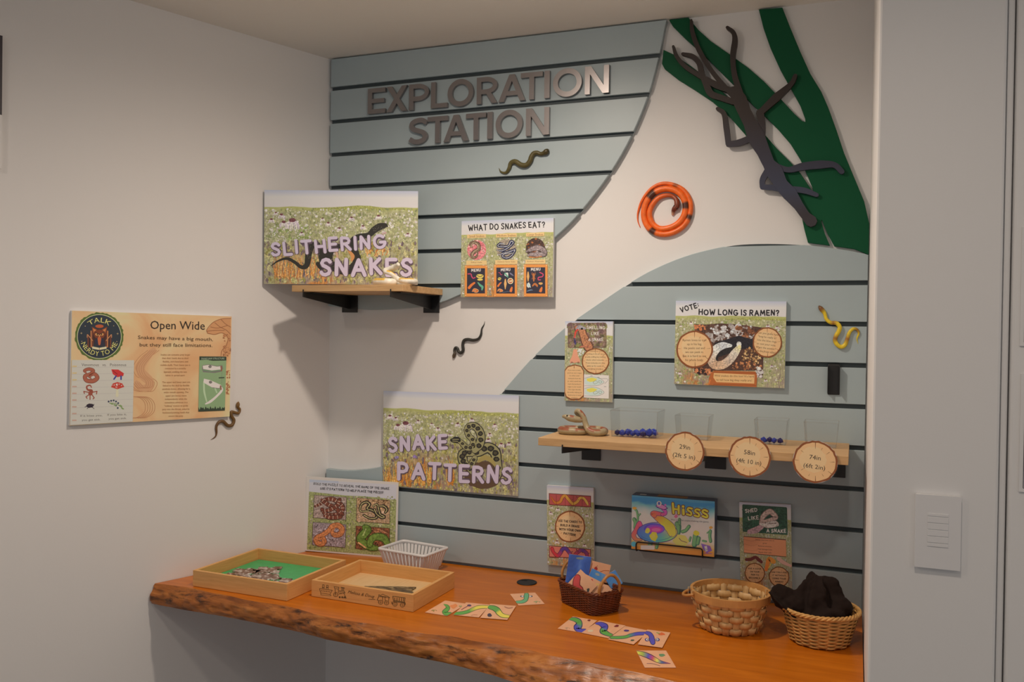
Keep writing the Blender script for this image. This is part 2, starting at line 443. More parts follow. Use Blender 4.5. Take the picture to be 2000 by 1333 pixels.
def homography(src, dst):
    A = []; b = []
    for (x, y), (u, v) in zip(src, dst):
        A += [[x, y, 1, 0, 0, 0, -u*x, -u*y], [0, 0, 0, x, y, 1, -v*x, -v*y]]; b += [u, v]
    h = np.linalg.solve(np.array(A), np.array(b)); return np.append(h, 1).reshape(3, 3)

class Print:
    """flat ink on a board; coordinates are read off a picture of the board's face and laid out on the face itself"""
    STEP = 1.6e-6
    def __init__(s, board, photo=False, lift=0.00025):
        s.b = board; s.v = []; s.f = []; s.c = []; s.lay = max(getattr(board, 'top', 0.00015)+0.00004, 0.0002); s.photo = photo; s.under = None
    def _put(s, pts, faces, col):
        o = len(s.v); s.lay += s.STEP
        for p in pts:
            u, v = s.b.uv(*p); s.v.append((u, v, s.lay))
        s.f += [[i+o for i in f] for f in faces]
        if isinstance(col, list): s.c += [tuple(c) for c in col]
        else: s.c += [col]*len(pts)
    def poly(s, pts, col): s._put(pts, [list(range(len(pts)))], col); return s
    def rect(s, x0, y0, x1, y1, col, rnd=0):
        """axis aligned on the board: y0 top"""
        if rnd:
            P = []
            for cx, cy, a in ((x1-rnd, y1-rnd, 0), (x0+rnd, y1-rnd, 90), (x0+rnd, y0+rnd, 180), (x1-rnd, y0+rnd, 270)): P += arc(cx, cy, rnd, rnd, a, a+90, 4)
            return s.poly(P, col)
        return s.poly([(x0, y0), (x1, y0), (x1, y1), (x0, y1)], col)
    def ell(s, cx, cy, rx, ry, col, n=28, wob=0.0, rot=0):
        P = []; rng = random.Random(int(cx*7+cy*3)); ca, sa = math.cos(math.radians(rot)), math.sin(math.radians(rot))
        for i in range(n):
            k = 1+wob*(rng.random()-.5)*2; a = 2*math.pi*i/n
            x, y = rx*k*math.cos(a), ry*k*math.sin(a); P.append((cx+x*ca-y*sa, cy+x*sa+y*ca))
        return s.poly(P, col)
    def gell(s, cx, cy, rx, ry, cols, mid, n=40):
        V = [(cx, cy)]+[(cx+rx*math.cos(2*math.pi*i/n), cy+ry*math.sin(2*math.pi*i/n)) for i in range(n)]
        C = [mid]+[tuple(c) for c in lerp_list(cols+[cols[0]], n+1)[:n]]
        s._put(V, [(0, 1+i, 1+(i+1) % n) for i in range(n)], C); return s
    def rib(s, pts, w, col, round=True, smooth=0):
        """a painted stroke; w and col may run along it"""
        if smooth: pts = spline(pts, smooth)
        pts = [np.array(p, float) for p in pts]; n = len(pts)
        W = [float(x) for x in lerp_list(w if hasattr(w, '__len__') else [w], n)] if hasattr(w, '__len__') else [w]*n
        Cc = [tuple(c) for c in lerp_list(col, n)] if isinstance(col, list) else [col]*n
        # break at sharp corners
        runs = [[0]]
        for i in range(1, n):
            runs[-1].append(i)
            if i < n-1:
                a = pts[i]-pts[i-1]; b = pts[i+1]-pts[i]
                c = (a@b)/((np.linalg.norm(a)*np.linalg.norm(b))+1e-9)
                if c < 0.55: runs.append([i])
        for r in runs:
            V = []; F = []; CC = []
            for j, i in enumerate(r):
                t = pts[r[min(j+1, len(r)-1)]]-pts[r[max(j-1, 0)]]; t = t/(np.linalg.norm(t)+1e-9)
                nn = np.array([-t[1], t[0]])*W[i]/2
                V += [tuple(pts[i]+nn), tuple(pts[i]-nn)]; CC += [Cc[i], Cc[i]]
                if j: F.append((2*j-2, 2*j-1, 2*j+1, 2*j))
            s._put(V, F, CC)
            if round:
                for i in (r[0], r[-1]):
                    s._put([(pts[i][0]+W[i]/2*math.cos(2*math.pi*k/10), pts[i][1]+W[i]/2*math.sin(2*math.pi*k/10)) for k in range(10)], [list(range(10))], Cc[i])
        return s
    def hand(s, txt, p0, p1, h, w, col, jit=0.0, seed=1, off=(0, 0)):
        """hand drawn capitals along the baseline p0-p1 (source pixels), h cap height, w stroke"""
        rng = random.Random(seed); gap = 0.24; sw = w/h
        tot = 0
        for ch in txt: tot += (.36 if ch == ' ' else GLYPH[ch][0]+gap+sw*0.6)
        tot -= gap
        p0 = np.array(p0, float); p1 = np.array(p1, float); L = np.linalg.norm(p1-p0); d = (p1-p0)/L; up = np.array([d[1], -d[0]])
        kx = L/(tot*h); x = sw*0.3*kx*h
        for ch in txt:
            if ch == ' ': x += .36*h*kx; continue
            g = GLYPH[ch]; dy = rng.uniform(-jit, jit)*h; sc = 1+rng.uniform(-jit, jit)*.6; sl = rng.uniform(-jit, jit)*.5
            for st in g[1]:
                P = [p0+d*(x+(px+sl*(py-.5))*h*kx)+up*(dy+(sw/2+py*(1-sw))*h*sc)+np.array(off) for px, py in st]
                s.rib(P, w, col)
            x += (g[0]+gap+sw*0.6)*h*kx
        return s
    def txt(s, t, p0, p1, h=None, col=(0.02, 0.02, 0.02), fn=None, slant=0.0):
        """type in the plain face between p0 and p1 on the baseline"""
        V, F, W = text_mesh(t)
        p0 = np.array(p0, float); p1 = np.array(p1, float); L = np.linalg.norm(p1-p0); d = (p1-p0)/L; up = np.array([d[1], -d[0]])
        kx = L/W; ky = kx if h is None else h/0.7
        if fn: P = [fn(x*kx, y*ky) for x, y in V]
        else: P = [tuple(p0+d*(x+slant*y)*kx+up*y*ky) for x, y in V]
        s._put(P, F, col); return s
    def ctxt(s, t, cx, cy, h, col, slope=0.0, kx=1.0):
        """centred line of type, h = cap height"""
        W = text_mesh(t)[2]*h/0.7*kx
        return s.txt(t, (cx-W/2, cy-slope*W/2), (cx+W/2, cy+slope*W/2), h, col)
    def arctext(s, t, cx, cy, r, a_mid, h, col, inside=False, spread=1.0):
        V, F, W = text_mesh(t); k = h/0.7*spread
        def fn(V):
            o = []
            for x, y in V:
                a = (x-W/2)*k/r; rr = r+y*h/0.7
                if inside: a = math.radians(a_mid)-a; rr = r-y*h/0.7
                else: a = math.radians(a_mid)+a
                o.append((cx+rr*math.cos(a), cy+rr*math.sin(a)))
            return o
        s._put(fn(V), F, col); return s
    def speck(s, region, n, size, cols, seed=3, asp=1.0):
        """photographic grain: many small irregular flecks; region = function(rng) -> point"""
        rng = random.Random(seed); V = []; F = []; C = []
        for i in range(n):
            x, y = region(rng); r = size*rng.uniform(.4, 1.2); a0 = rng.random()*6.3; k = rng.choice((4, 5, 6)); c = rng.choice(cols); b = len(V)
            if asp != 1.0: a0 = 0
            for j in range(k):
                a = a0+2*math.pi*j/k; q = r*rng.uniform(.6, 1.2)
                V.append((x+q*math.cos(a), y+q*asp*math.sin(a))); C.append(c)
            F.append(list(range(b, b+k)))
        o = len(s.v)
        for i, p in enumerate(V):
            u, v = s.b.uv(*p); s.v.append((u, v, s.lay+s.STEP*(1+(i % 60)*0.4)))
        s.lay += s.STEP*26
        s.f += [[i+o for i in f] for f in F]; s.c += C
        return s
    def slab(s, cx, cy, rx, ry=None, k=1.0, n=34, shade=1.0):
        """a sawn wood slice with bark, as printed"""
        ry = ry or rx
        s.ell(cx, cy, rx, ry, K(128, 70, 36, shade), n, 0.022)
        s.ell(cx, cy, rx*.91, ry*.91, K(222, 166, 116, shade), n, 0.015)
        s.ell(cx-rx*.1, cy-ry*.1, rx*.6, ry*.6, K(228, 174, 126, shade), n, 0.05)
        for a, r0, r1, w in ((90, .62, .93, .022), (-88, .66, .93, .022), (3, .66, .86, .014), (178, .74, .9, .014), (-35, .7, .92, .018), (38, .62, .8, .014), (215, .6, .75, .014), (142, .66, .8, .014), (65, .6, .74, .012), (-112, .62, .74, .012), (-60, .62, .76, .012)):
            c, q = math.cos(math.radians(a)), -math.sin(math.radians(a))
            s.rib([(cx+rx*r0*c, cy+ry*r0*q), (cx+rx*r1*c, cy+ry*r1*q)], [rx*w*.5, rx*w*1.6], K(110, 62, 34, shade), False)
        return s
    def snake(s, pts, w, fill, edge, ew=0.3, smooth=7):
        s.rib(pts, [x*(1+ew) for x in w], edge, True, smooth); s.rib(pts, w, fill, True, smooth); return s
    def build(s, name, m=None):
        b = s.b; b.top = max(getattr(b, 'top', 0), s.lay); mb = MB()
        mb.add([b.world(u, v, l) for u, v, l in s.v], s.f, s.c)
        o = mb.build(name, m or (PHOTO if s.photo else INK), b.root)
        if s.under is not None: o.parent = s.under          # a piece of that part
        return o
    def cut(s, name):
        """close this part and go on with a print that lies on it"""
        o = s.build(name); q = Print(s.b, s.photo); q.under = o; return q

class Board:
    """a rigid printed board: corners TL TR BR BL as seen in the photograph, put on a real plane"""
    def __init__(s, name, label, cat, corners, plane, src, thick=0.005, m=None, group=None, back=True, edge=None, part='board', flat=None):
        ox, oy, sc = src
        s.src = src
        full = [(ox+sc*x, oy+sc*y) for x, y in corners]
        Wp = [plane(*p) for p in full]
        TL, TR, BR, BL = Wp
        ex = (TR-TL)+(BR-BL); ex /= np.linalg.norm(ex)
        ez = (TL-BL)+(TR-BR); ez -= ex*(ez@ex); ez /= np.linalg.norm(ez)
        ey = np.cross(ez, ex)
        ce = (TL+TR+BR+BL)/4
        s.w = ((TR-TL)@ex+(BR-BL)@ex)/2; s.h = ((TL-BL)@ez+(TR-BR)@ez)/2
        s.O = ce-ez*s.h/2
        s.ex, s.ey, s.ez = ex, ey, ez
        s.H = homography(full, [(0, s.h), (s.w, s.h), (s.w, 0), (0, 0)])
        s.root = thing(name, label, cat, s.O, rot3(ex, ey, ez), group)
        mb = MB(); fr = frame_fn(s.O-ex*s.w/2, ex, ey, ez); w, h, t = s.w, s.h, thick
        P = [(0, 0, 0), (w, 0, 0), (w, 0, h), (0, 0, h), (0, t, 0), (w, t, 0), (w, t, h), (0, t, h)]
        mb.add([fr(p) for p in P], [(0, 1, 2, 3)], mi=0)
        mb.add([fr(p) for p in P], [(5, 4, 7, 6), (1, 5, 6, 2), (4, 0, 3, 7), (3, 2, 6, 7), (4, 5, 1, 0)], mi=1)
        o = mb.build(part, [m or MEADOW, edge or M_WHITE], s.root)
        uvl = o.data.uv_layers.new(name='UVMap')
        for p in o.data.polygons:
            for li in p.loop_indices:
                c = o.data.vertices[o.data.loops[li].vertex_index].co
                uvl.data[li].uv = ((c.x+w/2)/w, c.z/h)
        s.board = o
    def uv(s, x, y):
        ox, oy, sc = s.src
        a = s.H@np.array([ox+sc*x, oy+sc*y, 1.0]); return min(max(a[0]/a[2], 0.0), s.w), min(max(a[1]/a[2], 0.0), s.h)
    def world(s, u, v, l): return s.O+s.ex*(u-s.w/2)+s.ez*v-s.ey*l
# ================================================================== THE SETTING
def lw(s, z, off=0.0): return LORG+LDIR*s+LNOR*off+np.array([0, 0, z])
mb = MB(); mb.box((-3.2, -6, -0.05), (5, 0.2, 0)); struct('floor', mb, M_FLOOR)
mb = MB(); mb.box((-3.2, -6, CEIL), (5, 0.2, CEIL+0.08)); struct('ceiling', mb, M_CEIL)
mb = MB(); mb.box((-0.08, WALL, 0), (XR+0.3, WALL+0.1, CEIL)); struct('wall_back', mb, M_WALL)
mb = MB(); A0, A1 = lw(-0.03, 0), lw(5.2, 0)
bk = -LNOR*0.1
mb.add([A0, A1, A1+bk, A0+bk]+[p+np.array([0, 0, CEIL]) for p in (A0, A1, A1+bk, A0+bk)],
       [(0, 1, 2, 3), (7, 6, 5, 4), (0, 4, 5, 1), (1, 5, 6, 2), (2, 6, 7, 3), (3, 7, 4, 0)])
struct('wall_left', mb, M_WALL)
# pillar on the right: its left face closes the alcove
XP = float(onY(1966, 600, YC)[0])
mb = MB(); mb.box((XR, YC, 0), (XP-0.006, WALL+0.1, CEIL)); o = struct('wall_pillar', mb, M_WALL); bevel(o, 0.004, 2)
mb = MB(); mb.box((XP-0.004, YC+0.012, 0), (XP+0.006, YC+0.06, CEIL)); o = struct('trim_1', mb, M_WALL); bevel(o, 0.003, 2)
mb = MB(); mb.box((XP+0.008, YC+0.004, 0), (XP+1.6, YC+0.1, CEIL)); o = struct('wall_right', mb, M_WALL); bevel(o, 0.004, 2)

# ---------------------------------------------------------------- slat wall panels
def clip_poly(pts, z, keep_below):
    out = []
    for i in range(len(pts)):
        a, b = pts[i], pts[(i+1) % len(pts)]
        ia = (a[1] <= z) == keep_below; ib = (b[1] <= z) == keep_below
        if ia: out.append(a)
        if ia != ib:
            t = (z-a[1])/(b[1]-a[1]); out.append((a[0]+(b[0]-a[0])*t, z))
    return out
def slat_panel(outline, label, zlo, zhi):
    cx = sum(p[0] for p in outline)/len(outline); zb = min(p[1] for p in outline)
    root = thing('slatwall', label, 'slatwall', (cx, WALL, zb))
    mb = MB(); mb.prism(outline, 0.0105, WALL-0.0006); mb.m = [0]+[1]*(len(mb.f)-1); mb.build('backing', [M_GROOVE, M_SLAT], root)
    g = 0.0058
    for k in range(-1, 18):
        z1 = ZG-SP*k-g; z0 = ZG-SP*(k+1)+g
        if z1 < zlo or z0 > zhi: continue
        p = clip_poly(clip_poly(outline, z1, True), z0, False)
        q = []
        for v in p:
            if not q or math.dist(v, q[-1]) > 1e-4: q.append(v)
        if len(q) < 3 or max(v[1] for v in q)-min(v[1] for v in q) < 0.003: continue
        mb = MB(); mb.prism(q, 0.0, 0.0104); o = mb.build('slat', M_SLAT, root); bevel(o, 0.0012, 2)
def xz(pts, Y=0.0): return [(float(onY(*p, Y)[0]), float(onY(*p, Y)[2])) for p in pts]
cv = xz([(1299, 50), (1287, 108), (1266, 185), (1233, 265), (1191, 338), (1133, 414), (1085, 462), (1020, 514), (960, 550), (900, 575), (860, 591), (816, 600), (751, 605), (707, 605), (650, 599)])
cv = [tuple(v) for v in spline(cv, 4)]
x1 = cv[0][0]+0.004
up = [(0.006, CEIL-0.004), (x1, CEIL-0.004)]+cv+[(0.006, cv[-1][1]+0.001)]
slat_panel(up, 'upper grey-blue slat panel with curved right edge carrying the metal lettering', 1.5, 2.4)
cl = xz([(643, 917), (660, 919), (692, 919.6), (745, 912), (800, 890), (870, 850), (930, 812), (976, 771), (1040, 699), (1102, 642), (1160, 600), (1236, 549), (1290, 520), (1350, 497), (1420, 481), (1480, 476), (1560, 478), (1640, 487), (1705, 499)])
cl = [(0.006, cl[0][1])]+[tuple(v) for v in spline(cl, 4)]
cl = [c for c in cl if c[0] < XR-0.004]
low = cl+[(XR-0.003, cl[-1][1]-0.003), (XR-0.003, ZT+0.004), (0.006, ZT+0.004)]
slat_panel(low, 'lower grey-blue slat panel rising like a hill above the wooden counter', 0.7, 2.0)

# ---------------------------------------------------------------- worktop
tp = [(302, 1140), (357, 1147), (430, 1161), (495, 1175), (583, 1189.5), (662, 1211), (726, 1220), (797, 1233), (872, 1243), (973, 1260), (1065, 1279), (1148, 1293), (1217, 1309), (1286, 1325)]
TPp = [onZ(*p, ZT) for p in tp]
bp_ = [(292.5, 1179), (357, 1192), (455, 1209), (561, 1230.6), (638, 1249), (720, 1266), (800, 1282), (872, 1297), (964, 1320), (996, 1330)]
TH = 0.050
BPp = [onZ(*p, ZT-TH) for p in bp_]
xs = np.linspace(TPp[0][0]+0.002, XR-0.002, 260)
ty = np.interp(xs, [p[0] for p in TPp]+[1.3, 1.56], [p[1] for p in TPp]+[-0.612, -0.620])
by = np.interp(xs, [p[0] for p in BPp]+[1.1, 1.56], [p[1] for p in BPp]+[-0.635, -0.64])
rng = random.Random(3)
def vnoise(seed, n, step):
    r = random.Random(seed); k = int(n/step)+3; a = [r.uniform(-1, 1) for _ in range(k)]
    return [float(np.interp(i/step, range(k), a)) for i in range(n)]
root = thing('counter', 'long honey-brown wooden counter with a rough live front edge', 'counter', (0.7, -0.3, ZT-TH))
mbT = MB(); mbE = MB()
n1 = vnoise(1, 260, 9); n2 = vnoise(2, 260, 4); n3 = vnoise(5, 260, 14)
NJ = 11; rows = []
nz = [[vnoise(20+j, 260, 3.2) for j in range(NJ)], [vnoise(60+j, 260, 1.6) for j in range(NJ)]]
for i, x in enumerate(xs):
    y0 = ty[i]+0.004*n1[i]+0.002*n2[i]; y1 = by[i]+0.003*n3[i]
    prof = []
    for j in range(NJ):
        t = j/(NJ-1); bul = 0.010*math.sin(math.pi*t)
        y = y0*(1-t)+y1*t-bul+(0.0046*nz[0][j][i]+0.0024*nz[1][j][i])*min(1, 3*t)*min(1, 4*(1-t)+.2)
        prof.append((x, y, ZT-TH*t-(0.003 if j == 0 else 0)*0))
    rows.append(prof)
V = []; Fq = []
for p in rows: V += p
for i in range(len(rows)-1):
    for j in range(NJ-1): Fq.append((i*NJ+j, i*NJ+j+1, (i+1)*NJ+j+1, (i+1)*NJ+j))
mbE.add(V, Fq); mbE.build('live_edge', M_BARK, root, True)
# flat top, underside and left end against the left wall
def lwx(y): return float(LORG[0]+(y-LORG[1])*LDIR[0]/LDIR[1])
topV = []; botV = []
yb = 0.0
NB = 8
ys_b = 0.0008
ftop = [r[0] for r in rows]; fbot = [r[-1] for r in rows]
back = [(max(p[0], lwx(-0.001)+0.0), -0.001, ZT) for p in ftop]
# polygon: front edge left->right, then back wall corner, then left wall corner
P = [tuple(p) for p in ftop]+[(XR-0.002, -0.001, ZT), (lwx(-0.001)+0.002, -0.001, ZT)]
mbT.add(P, [list(range(len(P)))])
Pb = [tuple(p) for p in fbot]+[(XR-0.002, -0.001, ZT-TH), (lwx(-0.001)+0.002, -0.001, ZT-TH)]
mbT.add(Pb, [list(range(len(Pb)-1, -1, -1))])
l0 = rows[0]; endV = [tuple(p) for p in l0]+[(lwx(-0.001)+0.002, -0.001, ZT-TH), (lwx(-0.001)+0.002, -0.001, ZT)]
mbT.add(endV, [list(range(len(endV)))])
mbT.build('tabletop', M_TOP, root)
mb = MB(); g = onZ(1029, 1139, ZT)
gr = thing('cable_grommet', 'round black cable grommet set flush in the counter near the slats', 'grommet', (g[0], g[1], ZT))
rim = []
R_ = 0.0275
mb.add([(g[0]+R_*math.cos(a)*k, g[1]+R_*math.sin(a)*k, ZT+h) for k, h in ((1, 0.0003), (1, 0.0022), (.93, 0.003), (.86, 0.0022)) for a in np.linspace(0, 2*math.pi, 28, endpoint=False)],
       [(r*28+i, r*28+(i+1) % 28, (r+1)*28+(i+1) % 28, (r+1)*28+i) for r in range(3) for i in range(28)])
mb.build('collar', M_GROMMET, gr, True)
mb = MB(); mb.add([(g[0]+R_*.87*math.cos(a), g[1]+R_*.87*math.sin(a), ZT+0.0018) for a in np.linspace(0, 2*math.pi, 28, endpoint=False)], [list(range(28))])
mb.build('cap', M_GROMMET, gr)
mb = MB(); mb.box((g[0]-0.022, g[1]+0.009, ZT+0.0017), (g[0]-0.004, g[1]+0.018, ZT+0.0022)); mb.build('cable_slot', mat('slot_dark', (0.004, 0.004, 0.004), 0.8), gr)
# dark cabinet below the counter, only its top left corner shows
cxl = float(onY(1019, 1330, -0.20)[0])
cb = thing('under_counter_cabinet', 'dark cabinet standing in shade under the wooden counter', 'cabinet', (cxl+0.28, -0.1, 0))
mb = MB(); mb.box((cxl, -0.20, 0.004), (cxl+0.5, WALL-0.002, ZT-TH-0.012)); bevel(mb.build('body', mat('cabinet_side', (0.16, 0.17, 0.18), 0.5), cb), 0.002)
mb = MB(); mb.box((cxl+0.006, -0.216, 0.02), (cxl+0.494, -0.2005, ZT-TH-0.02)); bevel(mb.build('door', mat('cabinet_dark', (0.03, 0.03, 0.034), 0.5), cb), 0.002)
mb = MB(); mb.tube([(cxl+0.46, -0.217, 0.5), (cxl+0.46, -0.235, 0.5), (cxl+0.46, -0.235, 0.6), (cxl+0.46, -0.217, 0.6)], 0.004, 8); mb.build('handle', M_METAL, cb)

# ---------------------------------------------------------------- metal letters
def strip(P, w, z):
    pass
def ring_poly(cx, cz, rx, rz, w, a0, a1, n=20):
    o = [(cx+rx*math.cos(math.radians(a0+(a1-a0)*i/n)), cz+rz*math.sin(math.radians(a0+(a1-a0)*i/n))) for i in range(n+1)]
    q = [(cx+(rx-w)*math.cos(math.radians(a0+(a1-a0)*i/n)), cz+(rz-w)*math.sin(math.radians(a0+(a1-a0)*i/n))) for i in range(n+1)]
    return o, q
def letter_mb(ch, x0, x1, z0, H, yb, yf):
    mb = MB(); W = x1-x0; sw = H*0.190; st = [0]
    def pr(pts):
        st[0] += 1; mb.prism([(x0+a, z0+b) for a, b in pts], yf-st[0]*2e-5, yb)
    def band(o, q):
        st[0] += 1; f = yf-st[0]*2e-5; n = len(o)
        V = [(x0+a, f, z0+b) for a, b in o]+[(x0+a, f, z0+b) for a, b in q]+[(x0+a, yb, z0+b) for a, b in o]+[(x0+a, yb, z0+b) for a, b in q]
        F = []
        for i in range(n-1):
            F += [(i, i+1, n+i+1, n+i), (2*n+i, 3*n+i, 3*n+i+1, 2*n+i+1), (i, 2*n+i, 2*n+i+1, i+1), (n+i, n+i+1, 3*n+i+1, 3*n+i)]
        F += [(0, n, 3*n, 2*n), (n-1, 3*n-1, 4*n-1, 2*n-1)]
        mb.add(V, F)
    R = lambda a, b, c, d: pr([(a, b), (c, b), (c, d), (a, d)])
    if ch == 'E':
        R(0, 0, sw, H); R(sw*.9, 0, W, sw*.9); R(sw*.9, H-sw*.9, W, H); R(sw*.9, H*.5-sw*.43, W*.93, H*.5+sw*.43)
    elif ch == 'X':
        d = sw*1.25; pr([(0, 0), (d, 0), (W, H), (W-d, H)]); pr([(0, H), (d, H), (W, 0), (W-d, 0)])
    elif ch in 'PR':
        R(0, 0, sw, H); rz = H*.33; cz = H-rz; rx = W*.55
        if ch == 'R': rz = H*.32; cz = H-rz
        o, q = ring_poly(W-rx, cz, rx, rz, sw*.92, -90, 90); band(o, q)
        R(sw*.9, H-sw*.92, W-rx+.0002, H); R(sw*.9, H-2*rz, W-rx+.0002, H-2*rz+sw*.92)
        if ch == 'R': d = sw*1.15; pr([(W*.42, H-2*rz+sw*.4), (W*.42+d, H-2*rz+sw*.4), (W, 0), (W-d, 0)])
    elif ch == 'L': R(0, 0, sw, H); R(sw*.9, 0, W, sw*.9)
    elif ch == 'O':
        e = H*.02
        o, q = ring_poly(W/2, H/2, W/2, H/2+e, sw, 0, 360, 40); band(o, q)
    elif ch == 'A':
        d = sw*1.12; pr([(0, 0), (d, 0), (W/2+d*.5, H), (W/2-d*.5, H)]); pr([(W-d, 0), (W, 0), (W/2+d*.5, H), (W/2-d*.5, H)])
        R(W*.22, H*.22, W*.78, H*.22+sw*.85)
    elif ch == 'T': R(W/2-sw/2, 0, W/2+sw/2, H-sw*.5); R(0, H-sw*.92, W, H)
    elif ch == 'I': R(0, 0, W, H)
    elif ch == 'N':
        R(0, 0, sw, H); R(W-sw, 0, W, H); d = sw*1.2; pr([(0, H), (d, H), (W, 0), (W-d, 0)])
    elif ch == 'S':
        c = spline([(W*.93, H*.80), (W*.72, H*.90), (W*.45, H*.905), (W*.2, H*.83), (W*.14, H*.70), (W*.25, H*.58), (W*.5, H*.51), (W*.76, H*.43), (W*.87, H*.29), (W*.76, H*.15), (W*.5, H*.09), (W*.24, H*.115), (W*.05, H*.21)], 5)
        o = []; q = []
        for i, p in enumerate(c):
            t = c[min(i+1, len(c)-1)]-c[max(i-1, 0)]; t = t/np.linalg.norm(t); nn = np.array([-t[1], t[0]])*sw*.48
            o.append(tuple(p+nn)); q.append(tuple(p-nn))
        band(o, q)
    return mb
ORD = ['first', 'second', 'third']
def word(txt, spans, yb0, yt0, yb1, yt1, xa, xb, where):
    """spans in the zoomed picture (scale .34 from 640,30)"""
    seen = {}
    zb = [onY(640+.34*xa, 30+.34*yb0)[2], onY(640+.34*xb, 30+.34*yb1)[2]]
    zt = [onY(640+.34*xa, 30+.34*yt0)[2], onY(640+.34*xb, 30+.34*yt1)[2]]
    z0 = (zb[0]+zb[1])/2; H = (zt[0]+zt[1])/2-z0
    for i, (ch, (a, b)) in enumerate(zip(txt, spans)):
        cy = (yb0+yt0)/2+((yb1+yt1)-(yb0+yt0))/2*(a-xa)/(xb-xa)
        X0 = float(onY(640+.34*a, 30+.34*cy, -.006)[0]); X1 = float(onY(640+.34*b, 30+.34*cy, -.006)[0])
        n = txt[:i].count(ch); tot = txt.count(ch)
        pos = ('the %s %s' % (ORD[n], ch)) if tot > 1 else ('the %s' % ch)
        mb = letter_mb(ch, X0, X1, z0, H, -0.0005, -0.011)
        o = base_of(mb.build('metal_letter', M_METAL))
        tag(o, 'grey metal letter, %s of %s' % (pos, where), 'letter', 'raised metal letters on the slats')
word('EXPLORATION', [(235, 335), (342, 460), (472, 585), (598, 692), (693, 840), (860, 977), (985, 1138), (1112, 1238), (1248, 1278), (1297, 1462), (1480, 1618)],
     575, 428, 447, 290, 235, 1618, 'the word EXPLORATION in the upper line')
word('STATION', [(470, 578), (577, 693), (670, 812), (797, 913), (920, 949), (968, 1122), (1142, 1275)],
     748, 597, 690, 535, 470, 1275, 'the word STATION in the lower line')

# ---------------------------------------------------------------- green tree and stick insect
S2 = lambda x, y: (1220+.39*x, .39*y)
tree = [(222, 100), (320, 88), (345, 120), (370, 150), (430, 205), (530, 275), (620, 340), (700, 410), (790, 505), (850, 570), (890, 607), (905, 612), (904, 595), (880, 530), (830, 440), (780, 350), (730, 240), (695, 140), (672, 48), (790, 38), (830, 140), (880, 260), (930, 370), (985, 460), (1020, 540), (1060, 650), (1100, 770), (1150, 890), (1200, 1010), (1245, 1120), (1262, 1165), (1262, 1276), (1150, 1248), (1050, 1234), (1015, 1170), (988, 1104), (984, 1106), (1002, 1170), (1028, 1231), (918, 1216), (900, 1150), (885, 1080), (850, 1030), (790, 960), (720, 870), (660, 760), (600, 670), (530, 590), (440, 510), (350, 450), (270, 400), (200, 345), (187, 320), (195, 250), (250, 275), (330, 330), (420, 400), (500, 470), (580, 545), (640, 605), (700, 672), (760, 742), (830, 812), (880, 868), (925, 935), (944, 962), (940, 940), (915, 880), (880, 800), (830, 720), (770, 650), (700, 580), (640, 525), (560, 440), (480, 360), (400, 280), (300, 190), (240, 130)]
tw = []
for p in tree:
    q = onY(*S2(*p), 0.009); tw.append((min(float(q[0]), XR-0.002), min(float(q[2]), CEIL-0.002)))
mb = MB(); mb.prism(tw, 0.008, WALL-0.0005)
o = base_of(mb.build('tree_cutout', M_GREEN)); bevel(o, 0.0008, 2)
tag(o, 'flat green cut-out tree with forking branches on the white wall', 'wall decoration')
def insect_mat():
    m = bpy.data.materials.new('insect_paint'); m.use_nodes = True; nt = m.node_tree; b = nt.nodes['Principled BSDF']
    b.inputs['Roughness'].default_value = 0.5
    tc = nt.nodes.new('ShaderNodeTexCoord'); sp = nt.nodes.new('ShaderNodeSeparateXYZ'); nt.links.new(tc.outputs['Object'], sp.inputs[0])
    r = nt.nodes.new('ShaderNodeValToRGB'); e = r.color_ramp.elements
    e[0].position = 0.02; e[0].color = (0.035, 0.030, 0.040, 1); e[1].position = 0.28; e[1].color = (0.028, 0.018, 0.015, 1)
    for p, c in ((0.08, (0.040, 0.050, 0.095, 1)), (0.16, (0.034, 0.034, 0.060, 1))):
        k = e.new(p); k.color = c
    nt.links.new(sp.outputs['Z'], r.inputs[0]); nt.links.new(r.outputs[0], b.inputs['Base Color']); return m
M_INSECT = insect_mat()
IN = thing('stick_insect_cutout', 'dark flat cut-out stick insect climbing across the green tree', 'wall decoration', onY(*S2(930, 1110), 0.0))
def flat_stroke(pts, ws, y0, y1, sm=5, mb=None):
    if isinstance(pts[0], list):
        for i, q in enumerate(pts): mb = flat_stroke(q, ws[i], y0-1e-4*i, y1, sm, mb)
        return mb
    P = [onY(*S2(*p), (y0+y1)/2) for p in pts]
    P = spline([(p[0], p[2]) for p in P], sm); W = [float(w)*.39/690 for w in lerp_list(ws, len(P))]
    L = []; Rr = []
    for i, p in enumerate(P):
        t = P[min(i+1, len(P)-1)]-P[max(i-1, 0)]; t = t/(np.linalg.norm(t)+1e-9); nn = np.array([-t[1], t[0]])*W[i]/2
        L.append(tuple(p+nn)); Rr.append(tuple(p-nn))
    def cap(c, t, w):
        a0 = math.atan2(t[1], t[0]); return [(c[0]+w/2*math.cos(a0+a), c[1]+w/2*math.sin(a0+a)) for a in (math.pi/4, 0, -math.pi/4)]
    e1 = cap(P[-1], P[-1]-P[-2], W[-1]); e0 = cap(P[0], P[0]-P[1], W[0])
    mb = mb or MB(); mb.prism(L+e1+Rr[::-1]+e0, y0, y1); return mb
Y0, Y1 = -0.004, 0.0078
body = [(548, 455), (575, 500), (600, 560), (630, 620), (660, 690), (695, 760), (722, 820), (750, 860), (785, 925), (825, 970), (870, 1030), (905, 1080), (935, 1110)]
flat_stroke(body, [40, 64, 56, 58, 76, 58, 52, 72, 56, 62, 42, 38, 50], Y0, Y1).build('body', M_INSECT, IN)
k = 0
